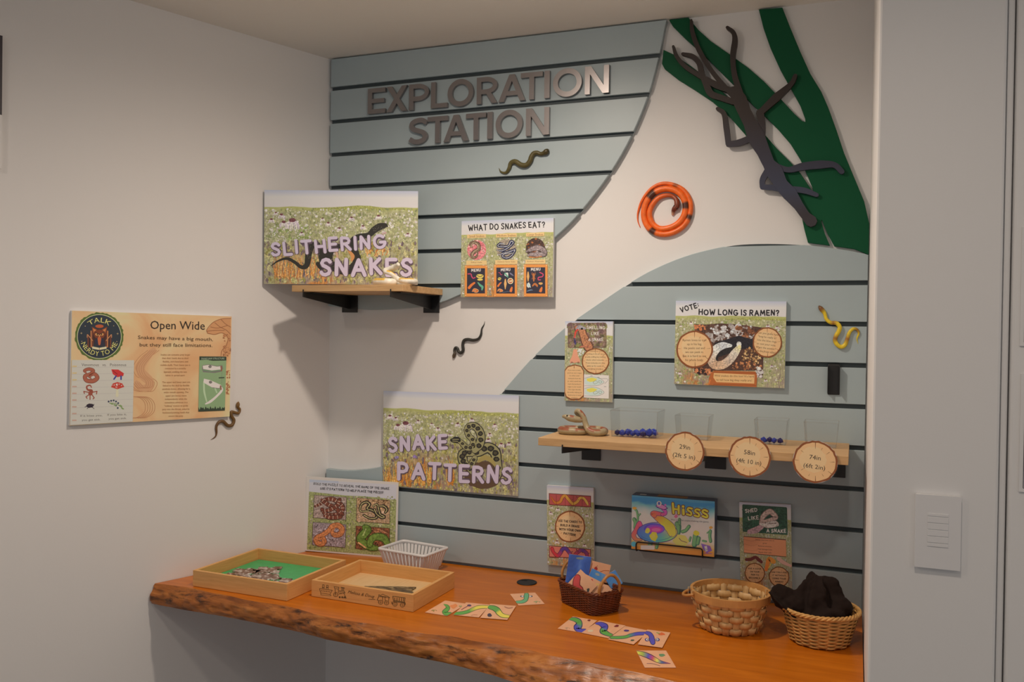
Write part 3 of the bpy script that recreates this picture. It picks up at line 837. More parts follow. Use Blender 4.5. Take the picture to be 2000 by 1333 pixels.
for nm, pts, ws in (
    ('antenna', [(335, 105), (340, 160), (365, 235), (400, 300), (450, 375), (520, 455), (545, 480)], [12, 20, 22, 20, 20, 26]),
    ('antenna', [(515, 140), (545, 165), (553, 205), (543, 280), (548, 360), (565, 430), (582, 500)], [14, 20, 26, 22, 26, 40]),
    ('leg', [(245, 235), (262, 285), (305, 335), (365, 375), (410, 400), (460, 428), (530, 455)], [12, 18, 20, 20, 24, 30, 26]),
    ('leg', [(292, 272), (340, 284), (373, 318), (387, 370), (408, 420), (432, 470), (480, 490), (545, 512)], [14, 22, 24, 26, 30, 26, 26]),
    ('leg', [[(855, 382), (832, 425), (760, 490), (686, 560)], [(678, 566), (688, 630), (685, 700)]], [[18, 22, 38, 28], [34, 30, 32]]),
    ('leg', [[(466, 546), (498, 572), (510, 640), (520, 722)], [(520, 724), (575, 716), (645, 688)]], [[16, 22, 26, 24], [24, 30, 30]]),
    ('leg', [(1088, 862), (1050, 828), (980, 826), (890, 836), (820, 852), (755, 832)], [22, 24, 36, 34, 24, 24]),
    ('leg', [[(716, 858), (692, 900), (690, 938)], [(690, 938), (755, 942), (805, 955)]], [[30, 26, 22], [22, 26, 28]]),
    ('leg', [(962, 978), (900, 956), (830, 948)], [18, 26, 26])):
    k += 1
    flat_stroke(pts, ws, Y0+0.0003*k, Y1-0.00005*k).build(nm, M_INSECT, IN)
# ================================================================== TOY SNAKES
HEADPROF = [(0, .30), (.012, .72), (.03, 1.08), (.055, 1.12), (.085, .86), (.13, .78), (.3, 1.0), (.6, .98), (.8, .72), (.93, .36), (1, .06)]
def snake_thing(name, label, pts, r, colf, place, surf_n, eye=True, prof=HEADPROF, eyecol=(0.01, 0.01, 0.01), n=7, sides=12, group=None, cat='toy snake', lift=None):
    """pts run from snout to tail; place(p, rad) -> world point of the centre line"""
    P = spline(pts, n); m = len(P)
    L = [0]
    for i in range(1, m): L.append(L[-1]+np.linalg.norm(np.array(P[i])-np.array(P[i-1])))
    T = [l/L[-1] for l in L]
    rad = [r*float(np.interp(t, [a for a, _ in prof], [b for _, b in prof])) for t in T]
    Wp = [place(p, rr) for p, rr in zip(P, rad)]
    root = thing(name, label, cat, (np.mean([p[0] for p in Wp]), np.mean([p[1] for p in Wp]), min(p[2] for p in Wp)-r), None, group)
    mb = MB(); mb.tube(Wp, rad, sides, [colf(t) for t in T]); mb.build('body', PAINTC, root, True)
    if eye:
        i = min(range(m), key=lambda j: abs(T[j]-.026)); c = Wp[i]; t = Wp[i+1]-Wp[i-1]; t /= np.linalg.norm(t)
        nrm = np.array(surf_n, float); s = np.cross(t, nrm); s /= np.linalg.norm(s)
        for sg in (-1, 1):
            e = MB(); e.ball(c+rad[i]*(0.62*nrm+0.68*sg*s), r*0.24, 8, 5); e.build('eye', mat('toy_eye', (0.008, 0.008, 0.008), 0.2), root, True)
    return root
def banded(stops, per=None):
    def f(t):
        for a, b, c in (per or []):
            if a <= t <= b: return c
        ts = [s[0] for s in stops]
        return tuple(float(np.interp(t, ts, [s[1][k] for s in stops])) for k in range(3))
    return f
def on_wall(off, sc, Y):
    return lambda p, rr: onY(off[0]+sc*p[0], off[1]+sc*p[1], Y-rr*.92)
NW = (0, -1, 0)
olive = banded([(0, K(56, 46, 22)), (.15, K(74, 62, 30)), (1, K(82, 72, 36))])
snake_thing('rubber_snake', 'olive-green rubber snake below the word STATION', [(1267, 772), (1250, 788), (1225, 797), (1203, 790), (1183, 795), (1170, 815), (1162, 838), (1142, 860), (1112, 860), (1077, 840), (1052, 850), (1042, 880), (1024, 904), (996, 900), (983, 878)],
            0.0072, olive, on_wall((640, 30), .34, 0.0), NW, group='rubber snakes on the walls')
dk = K(70, 34, 22)
orange = banded([(0, K(196, 150, 120)), (.012, K(90, 40, 26)), (.05, K(120, 50, 22)), (.09, K(196, 80, 24)), (.2, K(214, 90, 24)), (1, K(206, 88, 30))],
                [(.315, .335, dk), (.44, .462, dk), (.56, .58, dk), (.685, .70, dk), (.80, .812, K(150, 70, 30))])
snake_thing('rubber_snake', 'bright orange rubber snake coiled up on the white wall', [(240, 1078), (246, 1052), (262, 1030), (258, 1000), (236, 982), (205, 980), (170, 992), (140, 1025), (124, 1070), (138, 1118), (175, 1146), (225, 1142), (270, 1118), (300, 1075), (304, 1020), (282, 975), (240, 950), (190, 948), (140, 972), (106, 1020), (96, 1078), (112, 1130), (150, 1164), (200, 1174), (255, 1160), (302, 1125), (328, 1070), (328, 1010), (300, 958), (250, 928), (190, 920), (135, 945), (90, 1000), (68, 1060), (66, 1105), (78, 1140)],
            0.0086, orange, on_wall((1220, 0), .39, WALL), NW, prof=[(0, .35), (.01, .6), (.02, .85), (.035, .9), (.06, .6), (.12, .85), (.3, 1.0), (.55, .95), (.75, .75), (.9, .5), (1, .12)], n=5, group='rubber snakes on the walls')
black = banded([(0, K(110, 84, 60)), (.06, K(60, 46, 34)), (.14, K(40, 36, 30)), (1, K(46, 42, 36))])
snake_thing('rubber_snake', 'small black rubber snake on the white wall between the panels', [(83, 332), (90, 314), (96, 300), (91, 282), (99, 265), (112, 270), (119, 290), (135, 299), (149, 280), (146, 245), (155, 218), (180, 211), (215, 216), (248, 207), (265, 178), (270, 142), (284, 116), (290, 92)],
            0.0046, black, on_wall((860, 600), .3, WALL), NW, group='rubber snakes on the walls')
ye, yb_ = K(206, 168, 34), K(140, 84, 34)
yel = banded([(0, K(84, 50, 26)), (.05, K(120, 74, 30)), (.08, ye), (.20, ye), (.24, yb_), (.29, ye), (.40, ye), (.45, yb_), (.50, ye), (.62, ye), (.68, yb_), (.73, ye), (.80, ye), (.85, yb_), (.90, ye), (1, K(200, 176, 60))])
snake_thing('rubber_snake', 'yellow rubber snake with brown bands beside the framed log poster', [(1497, 140), (1522, 172), (1553, 212), (1570, 268), (1612, 303), (1668, 308), (1700, 345), (1690, 388), (1665, 432), (1655, 480), (1680, 522), (1720, 540), (1755, 515), (1775, 460), (1795, 400), (1830, 364), (1868, 370), (1886, 410), (1868, 460), (1880, 512)],
            0.0052, yel, on_wall((1300, 570), .2, 0.0), NW, group='rubber snakes on the walls')
brn = banded([(0, K(112, 76, 36)), (.5, K(96, 66, 32)), (1, K(96, 62, 36))])
snake_thing('rubber_snake', 'brown rubber snake by the corner of the orange poster', [(1645, 930), (1640, 955), (1640, 980), (1658, 1003), (1645, 1035), (1612, 1030), (1580, 1025), (1578, 1060), (1602, 1100), (1586, 1145), (1545, 1150), (1502, 1112), (1462, 1120), (1440, 1160), (1441, 1220), (1428, 1256), (1385, 1285)],
            0.0048, brn, lambda p, rr: onL(120+.21011*p[0], 590+.21011*p[1], rr*.92), LNOR, group='rubber snakes on the walls')

# ================================================================== SHELVES
def bracket(root, xa, xb, ztop, yf, deep=0.062, rise=0.006, gus=0.80):
    """black metal shelf bracket hooked in the slats: back plate, one tapered web under the board and a lip at the tip"""
    mb = MB(); h0 = 0.0155; xm = (xa+xb)/2
    mb.box((xa, -0.0045, ztop-deep), (xb, -0.0005, ztop-0.0008))
    mb.box((xm-0.014, yf+0.03, ztop-0.0030), (xm+0.014, -0.0045, ztop-0.0008))
    x = xm-0.0015
    P = [(-0.0045, ztop-0.003), (yf-0.0035, ztop-0.0008), (yf-0.0035, ztop-h0), (-0.012, ztop-deep*gus), (-0.0045, ztop-deep*gus)]
    V = [(x, a, b) for a, b in P]+[(x+0.003, a, b) for a, b in P]; n = len(P)
    mb.add(V, [list(range(n)), list(range(2*n-1, n-1, -1))]+[(i, i+n, (i+1) % n+n, (i+1) % n) for i in range(n)])
    mb.box((x, yf-0.0035, ztop-0.0008), (x+0.003, yf-0.0004, ztop+rise))
    o = mb.build('bracket', M_BLACK, root); bevel(o, 0.0006, 1); return o
ZU = 1.629; DU = -0.243
XU0, XU1 = float(onY(570, 560, DU)[0]), float(onY(865, 565, 0)[0])
root = thing('wall_shelf', 'short light wooden shelf on two black brackets in the corner', 'shelf', ((XU0+XU1)/2, -0.12, ZU-0.018))
mb = MB(); mb.box((XU0, DU, ZU-0.018), (XU1, -0.0012, ZU)); bevel(mb.build('board', M_PINE, root), 0.001)
for a, b in ((668, 698), (827, 858)):
    bracket(root, float(onY(a, 590, -.004)[0]), float(onY(b, 590, -.004)[0]), ZU-0.018, DU-0.001, ZU-0.018-float(onY(683, 610.7, -.004)[2]))
ZL = 1.243; DL = -0.255
XL0, XL1 = float(onY(1051, 861, DL)[0]), float(onY(1657, 900, DL)[0])
root = thing('wall_shelf', 'long light wooden shelf holding clear cups and a snake figure', 'shelf', ((XL0+XL1)/2, -0.12, ZL-0.0195))
mb = MB(); mb.box((XL0, DL, ZL-0.0195), (XL1, -0.0012, ZL)); bevel(mb.build('board', M_PINE, root), 0.001)
for a, b in ((1136, 1173), (1377, 1418), (1612, 1652)):
    bracket(root, float(onY(a, 890, -.004)[0]), float(onY(b, 890, -.004)[0]), ZL-0.0195, DL-0.001, ZL-0.0195-float(onY(1154, 899.6, -.004)[2]), gus=0.55)
# a spare black slat bracket that holds nothing
a, b = onY(1617, 712, -0.003), onY(1640, 772, -0.003)
c = thing('slat_hook_plate', 'single empty black metal bracket hanging from a slat groove', 'bracket', ((a[0]+b[0])/2, -0.002, b[2]))
mb = MB(); mb.box((a[0], -0.0045, b[2]), (b[0], -0.0004, a[2])); bevel(mb.build('plate', M_BLACK, c), 0.002)
mb = MB()
for x in (a[0], b[0]-0.002): mb.box((x, -0.016, b[2]+0.004), (x+0.002, -0.0046, a[2]-0.004))
bevel(mb.build('flange', M_BLACK, c), 0.0008)
mb = MB(); mb.box((a[0]+0.003, -0.004, a[2]-0.001), (b[0]-0.003, 0.0098, a[2]+0.002)); mb.build('hook', M_BLACK, c)

# ---- snake figures on the shelves
def figure(name, label, pts, r, colf, prof, **kw):
    return snake_thing(name, label, pts, r, colf, lambda p, rr: np.array(p), (0, 0, 1), True, prof, n=8, sides=14, cat='figurine', **kw)
FP = [(0, .28), (.015, .55), (.04, .86), (.075, .88), (.11, .62), (.2, .62), (.35, .85), (.55, 1.05), (.8, .95), (.93, .5), (1, .12)]
q = 0.000300
o_ = onY(490+.2175*1270, 350+.2175*935, -0.205)
def u3(x, y, d, base): return (base[0]+(x-1270)*q, base[1]+d, base[2]+(935-y)*q)
bs = (o_[0], -0.205, ZU+0.0005)
cw, cy_ = K(222, 204, 180, .85), K(220, 168, 62, .8)
def wht(t):
    k = math.sin(t*46)
    return [cy_ if (t > .16 and k > -.35) else cw, cw]
figure('snake_figurine', 'white and yellow snake figurine with raised head on the corner shelf',
       [u3(1362, 762, -.014, bs), u3(1335, 752, -.006, bs), u3(1300, 768, .002, bs), u3(1240, 785, .004, bs), u3(1196, 796, 0, bs), u3(1215, 815, -.008, bs), u3(1262, 830, -.006, bs), u3(1295, 858, .002, bs), u3(1330, 885, .006, bs), u3(1400, 898, -.004, bs), u3(1462, 900, .006, bs), u3(1440, 902, .034, bs), u3(1340, 905, .038, bs), u3(1240, 905, .030, bs), u3(1120, 903, .022, bs), u3(1092, 903, .004, bs), u3(1150, 903, -.008, bs), u3(1240, 905, -.012, bs), u3(1285, 908, .002, bs), u3(1230, 912, .012, bs), u3(1110, 918, .034, bs), u3(1030, 924, .03, bs)], 0.0098, wht, FP)
q2 = 0.000232
o_ = onZ(1030+.175*610, 770+.175*485, ZL)
bs = (float(onY(1030+.175*610, 770+.175*485, -0.155)[0]), -0.155, ZL+0.0005)
def v3(x, y, d): return (bs[0]+(x-610)*q2, bs[1]+d, bs[2]+(487-y)*q2)
tan, red = K(158, 134, 98, .8), K(140, 72, 44, .8)
def tn(t):
    k = math.sin(t*60)
    return [red if (t > .04 and k > -.55) else tan, tan]
figure('snake_figurine', 'tan and red snake figurine rearing its head on the long shelf',
       [v3(395, 288, -.012), v3(425, 286, -.012), v3(470, 300, -.010), v3(540, 312, -.006), v3(600, 318, 0), v3(608, 290, .006), v3(560, 268, .010), v3(532, 245, .008), v3(548, 224, .004), v3(585, 236, 0), v3(625, 290, 0), v3(645, 350, 0), v3(665, 395, -.002), v3(700, 430, -.006), v3(770, 450, -.006), v3(838, 445, .006), v3(825, 445, .034), v3(740, 440, .044), v3(640, 440, .036), v3(520, 444, .034), v3(400, 446, .030), v3(352, 446, .012), v3(400, 446, -.006), v3(500, 446, -.010), v3(600, 448, -.006), v3(640, 452, .008), v3(560, 458, .016), v3(420, 464, .014)], 0.0100, tn, FP)

# ---- clear box and cups
def tumbler(name, label, x0, x1, y0, y1, z0, z1, taper=0.004, t=0.0016, lip=0.003, group=None):
    c = thing(name, label, 'clear box' if 'box' in name else 'clear cup', ((x0+x1)/2, (y0+y1)/2, z0), None, group)
    def pane(nm, P, m=ACRYL):
        mb = MB(); mb.add(P, [(0, 1, 2, 3), (7, 6, 5, 4), (0, 4, 5, 1), (1, 5, 6, 2), (2, 6, 7, 3), (3, 7, 4, 0)]); return mb.build(nm, m, c)
    T = taper
    lo = [(x0+T, y0+T), (x1-T, y0+T), (x1-T, y1-T), (x0+T, y1-T)]; hi = [(x0, y0), (x1, y0), (x1, y1), (x0, y1)]
    cx, cy = (x0+x1)/2, (y0+y1)/2
    def inn(p, k): return (p[0]+math.copysign(k, cx-p[0]), p[1]+math.copysign(k, cy-p[1]))
    for i in range(4):
        j = (i+1) % 4
        pane('side_wall', [(*lo[i], z0), (*lo[j], z0), (*hi[j], z1), (*hi[i], z1), (*inn(lo[i], t), z0), (*inn(lo[j], t), z0), (*inn(hi[j], t), z1), (*inn(hi[i], t), z1)])
    a = [inn(p, t*1.1) for p in lo]
    pane('bottom', [(*p, z0+0.0004) for p in a]+[(*p, z0+t) for p in a])
    mb = MB(); 
    mb.tube([(*inn(p, -lip*.2), z1) for p in hi], lip*.3, 8, closed=True); mb.build('rim', ACRYL_EDGE, c, True)
    for p, h in zip(lo, hi):
        mb = MB(); mb.tube([(*inn(p, .0008), z0+.001), (*inn(h, .0008), z1)], 0.0006, 6); mb.build('corner_edge', ACRYL_EDGE, c, True)
    return c
bx0, bx1 = float(onY(1191, 850, -0.15)[0]), float(onY(1284, 852, -0.15)[0])
CB = (bx0, bx1, -0.150, -0.058)
tumbler('clear_gem_box', 'open clear acrylic box of blue gems on the long shelf', bx0, bx1, CB[2], CB[3], ZL+0.0004, ZL+0.0675, 0.003, lip=0.005)
def gem(label, c, r, m, group, seed):
    rg = random.Random(seed); bm = bmesh.new(); bmesh.ops.create_icosphere(bm, subdivisions=1, radius=r)
    for v in bm.verts: v.co *= rg.uniform(.82, 1.1); v.co.z *= 0.85
    zmin = min(v.co.z for v in bm.verts)
    for v in bm.verts: v.co.z -= zmin
    me = bpy.data.meshes.new('glass_gem'); bm.to_mesh(me); bm.free(); me.materials.append(m)
    o = bpy.data.objects.new('glass_gem', me); COL.objects.link(o); o.location = c; o.rotation_euler = (0, 0, rg.random()*6)
    return tag(o, label, 'gem', group)
rg = random.Random(11); W_ = bx1-bx0
spots = [(.10, .014, 0), (.22, .013, 0), (.33, .02, 0), (.45, .014, 0), (.57, .016, 0), (.69, .013, 0), (.82, .018, 0), (.14, .045, 0), (.29, .05, 0), (.47, .046, 0), (.63, .05, 0), (.78, .05, 0), (.9, .046, 0), (.2, .075, 0), (.55, .075, 0), (.8, .076, 0)]
for i, (fx, dy, dz) in enumerate(spots):
    big = i == 6
    gem('large bright blue gem at the right front of the clear box' if big else 'small blue glass gem lying in the clear gem box', (bx0+.004+(W_-.008)*fx, CB[2]+.003+dy, ZL+0.0022), 0.0125 if big else rg.uniform(.0080, .0098), M_GEMD if i in (0, 5, 11) else M_GEM, 'blue gems in the clear box', i)
cups = [(1331, 1385, 'clear plastic cup behind the 29in wood-slice tag', -0.125), (1472, 1538, 'clear plastic cup with a few blue gems behind the 58in tag', -0.135), (1569, 1638, 'empty clear plastic cup behind the 74in wood-slice tag', -0.135)]
for a, b, lab, yy in cups:
    x0, x1 = float(onY(a-14 if a == 1331 else a, 850, yy)[0]), float(onY(b, 850, yy)[0])
    tumbler('clear_cup', lab, x0, x1, yy, yy+0.072, ZL+0.0004, ZL+0.060, 0.005, group='clear voting cups on the long shelf')
    if a == 1472:
        for i, (gx, gy) in enumerate(((1492, -.110), (1503, -.100), (1512, -.112), (1524, -.104))):
            gem('blue gem lying in the 58in voting cup', (float(onY(gx, 862, gy)[0]), gy, ZL+0.0022), 0.0088, M_GEMD if i % 2 else M_GEM, 'blue gems in the middle cup', 40+i)

# ---- wood slice tags on the shelf front
class DiscBoard:
    def __init__(s, root, O, r, src, c, rp): s.root = root; s.O = np.array(O); s.r = r; s.c = c; s.rp = rp
    def uv(s, x, y): return (x-s.c[0])/s.rp*s.r, (s.c[1]-y)/s.rp*s.r
    def world(s, u, v, l): return s.O+np.array([u, -l, v])
for (cx, cy, rp, t1, t2, lab) in ((287, 460, 190, '29in', '(2ft 5 in)', 'round wood-slice tag reading 29in on the shelf edge'),
                                  (920, 515, 200, '58in', '(4ft 10 in)', 'round wood-slice tag reading 58in on the shelf edge'),
                                  (1560, 563, 207, '74in', '(6ft 2in)', 'round wood-slice tag reading 74in on the shelf edge')):
    yd = DL-0.0045
    c = onY(1280+.2*cx, 790+.2*cy, yd); e = onY(1280+.2*cx, 790+.2*(cy-rp), yd); r = float(e[2]-c[2])
    root = thing('wood_slice_tag', lab, 'tag', (c[0], yd, c[2]-r), None, 'length tags along the long shelf')
    mb = MB(); n = 40
    mb.prism([(c[0]+r*1.05*math.cos(2*math.pi*i/n), c[2]+r*1.05*math.sin(2*math.pi*i/n)) for i in range(n)], yd+0.0006, yd+0.0018); mb.build('clear_backing', ACRYL, root)
    mb = MB(); mb.prism([(c[0]+r*math.cos(2*math.pi*i/n), c[2]+r*math.sin(2*math.pi*i/n)) for i in range(n)], yd, yd+0.0006); mb.build('disc', M_WHITE, root)
    D = DiscBoard(root, (c[0], yd, c[2]), r, None, (cx, cy), rp)
    p = Print(D); p.slab(cx, cy, rp, n=44); p.build('wood_print')
    p = Print(D, lift=0.0012); bl = K(52, 40, 34)
    p.txt(t1, (cx-54, cy-24), (cx+50, cy-17), 44, bl); p.txt(t2, (cx-108-(len(t2)-9)*9, cy+58), (cx+92+(len(t2)-9)*9, cy+76), 42, bl); p.build('lettering')

# ================================================================== GAME BOX AND ITS WIRE REST
# ================================================================== TRAYS
def tray(label, x0, y0, th, w, d, h, t=0.009):
    ex = np.array([math.cos(th), math.sin(th), 0]); ey = np.array([-math.sin(th), math.cos(th), 0]); ez = np.array([0, 0, 1.])
    O = np.array([x0, y0, ZT+0.0006]); fr = frame_fn(O, ex, ey, ez)
    root = thing('wooden_tray', label, 'tray', O+ex*w/2+ey*d/2, Matrix.Rotation(th, 4, 'Z'))
    def side(a, b, m): mb = MB(); mb.box(a, b, fr=fr); bevel(mb.build('side_board', m, root), 0.0008)
    MY = wood('tray_wood_y', (0.66, 0.34, 0.11), (0.74, 0.40, 0.14), (0.80, 0.46, 0.17), 0.55, axis=1, scale=12)
    side((0, 0, 0), (w, t, h), M_TRAY); side((0, d-t, 0), (w, d, h), M_TRAY)
    side((0, t, 0), (t, d-t, h), MY); side((w-t, t, 0), (w, d-t, h), MY)
    mb = MB(); mb.box((t, t, 0.004), (w-t, d-t, 0.008), fr=fr); mb.build('bottom', M_TRAYF, root)
    return root, fr, O, ex, ey
T1 = tray('wooden puzzle tray with a green base beside the left wall', -0.083, -0.482, -0.021, 0.301, 0.262, 0.042)
T2 = tray('wooden puzzle tray stamped with trains nearest the cards', 0.250, -0.430, -0.023, 0.295, 0.223, 0.042)
# green puzzle base lying in the first tray and the pieces on it
def flat_piece(name, label, cat, fr, poly, z0, z1, m, group=None, colf=None, parent=None):
    mb = MB(); n = len(poly)
    P = [fr((x, y, z1)) for x, y in poly]+[fr((x, y, z0)) for x, y in poly]
    ar = sum(poly[i][0]*poly[(i+1) % n][1]-poly[(i+1) % n][0]*poly[i][1] for i in range(n))
    F = [list(range(n)), list(range(2*n-1, n-1, -1))]+[(i, i+n, (i+1) % n+n, (i+1) % n) for i in range(n)]
    if ar < 0: F = [f[::-1] for f in F]
    mb.add(P, F)
    o = mb.build(name, m, parent)
    if parent is None: base_of(o); tag(o, label, cat, group)
    return o
fr1 = T1[1]; fr2 = T2[1]
def mottled(name, cols, scale=60, stretch=(1, 1, 1)):
    m = bpy.data.materials.new(name); m.use_nodes = True; nt = m.node_tree; b = nt.nodes['Principled BSDF']; b.inputs['Roughness'].default_value = 0.4
    tc = nt.nodes.new('ShaderNodeTexCoord'); mp = nt.nodes.new('ShaderNodeMapping'); mp.inputs['Scale'].default_value = stretch
    nt.links.new(tc.outputs['Object'], mp.inputs[0])
    n = nt.nodes.new('ShaderNodeTexNoise'); n.inputs['Scale'].default_value = scale; n.inputs['Detail'].default_value = 3; n.inputs['Distortion'].default_value = 1.0
    nt.links.new(mp.outputs[0], n.inputs['Vector'])
    r = nt.nodes.new('ShaderNodeValToRGB'); e = r.color_ramp.elements
    e[0].position = 0.34; e[0].color = (*cols[0], 1); e[1].position = 0.68; e[1].color = (*cols[-1], 1)
    for i, c in enumerate(cols[1:-1]):
        k = e.new(0.34+0.34*(i+1)/(len(cols)-1)); k.color = (*c, 1)
    nt.links.new(n.outputs['Fac'], r.inputs[0]); nt.links.new(r.outputs[0], b.inputs['Base Color']); return m
M_PGREEN = mat('puzzle_green', K(62, 148, 84), 0.45, var=0.08, vscale=60)
M_PSNK = mottled('puzzle_snake', [K(60, 36, 26), K(112, 74, 56), K(150, 124, 110), K(206, 192, 178)], 70)
M_PSNK2 = mottled('puzzle_snake_dark', [K(38, 30, 20), K(92, 72, 46), K(150, 124, 84)], 40, (1, 3, 1))
flat_piece('jigsaw_puzzle', 'flat green jigsaw backing sheet lying in the left tray', 'puzzle', fr1, [(.012, .012), (.285, .012), (.285, .2505), (.012, .2505)], 0.0085, 0.0125, M_PGREEN)
def piece(fr, cx, cy, r, rot, seed, z=0.0130, m=None, label='', sx=1.0):
    rg = random.Random(seed); pts = []
    base = [(-1, -1), (1, -1), (1, 1), (-1, 1)]
    for i in range(4):
        a, b = np.array(base[i]), np.array(base[(i+1) % 4]); d = b-a; nn = np.array([d[1], -d[0]])/2; sg = rg.choice((-1, 1)) if seed % 5 else 0
        pts.append(a)
        for t, k in ((.38, 0), (.34, .22), (.5, .36), (.66, .22), (.62, 0)): pts.append(a+d*t+nn*k*sg)
    c, s = math.cos(rot), math.sin(rot)
    poly = [(cx+r*(p[0]*sx*c-p[1]*s), cy+r*(p[0]*sx*s+p[1]*c)) for p in pts]
    return flat_piece('puzzle_piece', label, 'puzzle piece', fr, poly, z, z+0.003, m or M_PSNK, 'loose snake puzzle pieces')
piece(fr1, .070, .110, .036, .15, 1, label='brown patterned snake puzzle piece at the left of the green base')
piece(fr1, .115, .165, .032, .5, 2, label='brown patterned snake puzzle piece farthest back on the green base', z=.0130)
piece(fr1, .150, .095, .036, -.35, 3, label='grey-brown snake puzzle piece in the middle of the green base')
piece(fr1, .243, .090, .036, .25, 4, label='grey snake puzzle piece at the right of the green base')
o = flat_piece('puzzle_piece', 'dark wood-swirl puzzle piece lying alone in the stamped tray', 'puzzle piece', fr2, [(.095, .100), (.14, .120), (.185, .138), (.22, .150), (.222, .12), (.26, .085), (.275, .06), (.24, .04), (.19, .045), (.14, .06), (.10, .08)], 0.0086, 0.012, M_PSNK2, 'loose snake puzzle pieces')

# ---- stamped trains and brand on the front of the second tray
class FaceBoard:
    def __init__(s, root, O, ex, ez, nrm, w, h, src, corners):
        s.root = root; s.O = np.array(O); s.ex = ex; s.ez = ez; s.n = nrm; s.H = homography(corners, [(0, h), (w, h), (w, 0), (0, 0)])
    def uv(s, x, y): a = s.H@np.array([x, y, 1.0]); return a[0]/a[2], a[1]/a[2]
    def world(s, u, v, l): return s.O+s.ex*u+s.ez*v+s.n*l
fb = FaceBoard(T2[0], T2[2], T2[3], np.array([0, 0, 1.]), -T2[4], 0.295, 0.042, None, [(65, 415), (1615, 640), (1615, 925), (65, 680)])
p = Print(fb); ik = K(84, 62, 34); S_ = 7
def wheel(x, y, r):
    p.rib(arc(x, y, r, r, 0, 360, 16), S_, ik); p.rib([(x-r, y), (x+r, y)], S_*.6, ik, False); p.rib([(x, y-r), (x, y+r)], S_*.6, ik, False)
# boat with funnels
p.rib([(185, 555), (205, 625), (345, 645), (378, 578), (185, 555)], S_, ik); p.rib([(205, 625), (210, 655), (360, 670), (345, 645)], S_, ik); p.rib([(215, 655), (355, 668)], 12, K(150, 112, 66), False)
for x in (215, 240, 265, 290, 315, 340): p.rib([(x, 578+(x-215)*.13), (x, 600+(x-215)*.13)], S_*1.3, ik, False)
for x in (240, 300): p.rib([(x-12, 545+(x-240)*.14), (x-8, 490+(x-240)*.14), (x+14, 492+(x-240)*.14), (x+18, 550+(x-240)*.14)], S_, ik); p.rib([(x-8, 535), (x+12, 540)], S_*2, ik, False)
# engine
p.rib([(405, 520), (478, 530), (470, 560), (415, 552), (405, 520)], S_, ik); p.rib([(420, 555), (425, 640)], S_, ik); p.rib([(470, 560), (472, 620)], S_, ik)
p.rib([(472, 580), (560, 590), (570, 620), (480, 640)], S_, ik); p.rib([(510, 530), (560, 540)], S_*1.6, ik); p.rib([(525, 540), (525, 585)], S_*1.4, ik); p.rib([(550, 545), (545, 588)], S_*1.2, ik)
for y in (600, 622): p.rib([(480, y), (565, y+10)], S_*.8, ik, False)
wheel(432, 648, 34)
for x in (492, 530, 566): p.ell(x, 690, 15, 15, ik, 12)
p.rib([(560, 640), (590, 705), (540, 700)], S_, ik)
# coal car and van
p.rib([(1085, 640), (1110, 655), (1145, 632), (1185, 655), (1220, 668), (1255, 690), (1085, 670), (1085, 640)], S_, ik); p.rib([(1100, 668), (1200, 682)], 14, ik, False)
p.rib([(1085, 672), (1060, 730), (1090, 740)], S_*1.2, ik); p.rib([(1240, 692), (1235, 745)], S_, ik); p.rib([(1140, 680), (1145, 735)], S_, ik); p.rib([(1180, 685), (1185, 740)], S_, ik)
wheel(1115, 765, 34); wheel(1205, 775, 34)
p.rib([(1300, 665), (1490, 690), (1480, 760), (1310, 735), (1300, 665)], S_*1.3, ik)
for x in (1330, 1365, 1400, 1435, 1465): p.rib([(x, 690), (x, 745)], S_*1.4, ik, False)
p.rib([(1310, 735), (1480, 760), (1480, 775), (1310, 752)], S_*1.6, ik); wheel(1335, 795, 34); wheel(1450, 808, 34); p.rib([(1290, 760), (1290, 790)], S_*2, ik); p.rib([(1490, 770), (1492, 800)], S_*2, ik)
p.txt('Melissa & Doug', (612, 622), (1010, 695), 48, ik, slant=.25); p.rib([(930, 718), (1030, 722)], S_, ik)
so = p.build('stamped_print'); so.parent = [c for c in T2[0].children if c.name.startswith('side_board')][0]

# ================================================================== WHITE PLASTIC BASKET
def rrect(w, d, r, n=5):
    P = []
    for cx, cy, a in ((w/2-r, d/2-r, 0), (-w/2+r, d/2-r, 90), (-w/2+r, -d/2+r, 180), (w/2-r, -d/2+r, 270)): P += arc(cx, cy, r, r, a, a+90, n)
    return P
wc = np.mean([onZ(*c, ZT+0.068) for c in [(735, 1067.6), (788, 1051), (877.6, 1066), (829.6, 1083)]], axis=0)
wth = math.radians(-8.5)
wc[1] = min(wc[1], -0.092)
root = thing('plastic_basket', 'small white plastic basket with slotted sides against the slats', 'basket', (wc[0], wc[1], ZT+0.0005), Matrix.Rotation(wth, 4, 'Z'))
fw = frame_fn((wc[0], wc[1], ZT+0.0005), (math.cos(wth), math.sin(wth), 0), (-math.sin(wth), math.cos(wth), 0), (0, 0, 1))
BW_, BD_, BH_ = 0.160, 0.118, 0.064
mb = MB(); n = 24
def ringp(w, d, z, r=0.012): return [fw((x, y, z)) for x, y in rrect(w, d, r)]
prof = [(BW_, BD_, BH_), (BW_+.006, BD_+.006, BH_-.001), (BW_+.006, BD_+.006, BH_-.007), (BW_-.001, BD_-.001, BH_-.008), (BW_-.006, BD_-.006, BH_-.008), (BW_-.006, BD_-.006, BH_)]
V = []; F = []
for w, d, z in prof: V += ringp(w, d, z)
for i in range(len(prof)):
    for k in range(n): a, b = i*n, ((i+1) % len(prof))*n; F.append((a+k, a+(k+1) % n, b+(k+1) % n, b+k))
mb.add(V, F); mb.build('rim', M_PLASTIC, root, True)
mb = MB()
P0, P1 = rrect(BW_-.034, BD_-.034, .01, 5), rrect(BW_-.005, BD_-.005, .012, 5)
b0 = rrect(BW_-.030, BD_-.030, .01, 5)
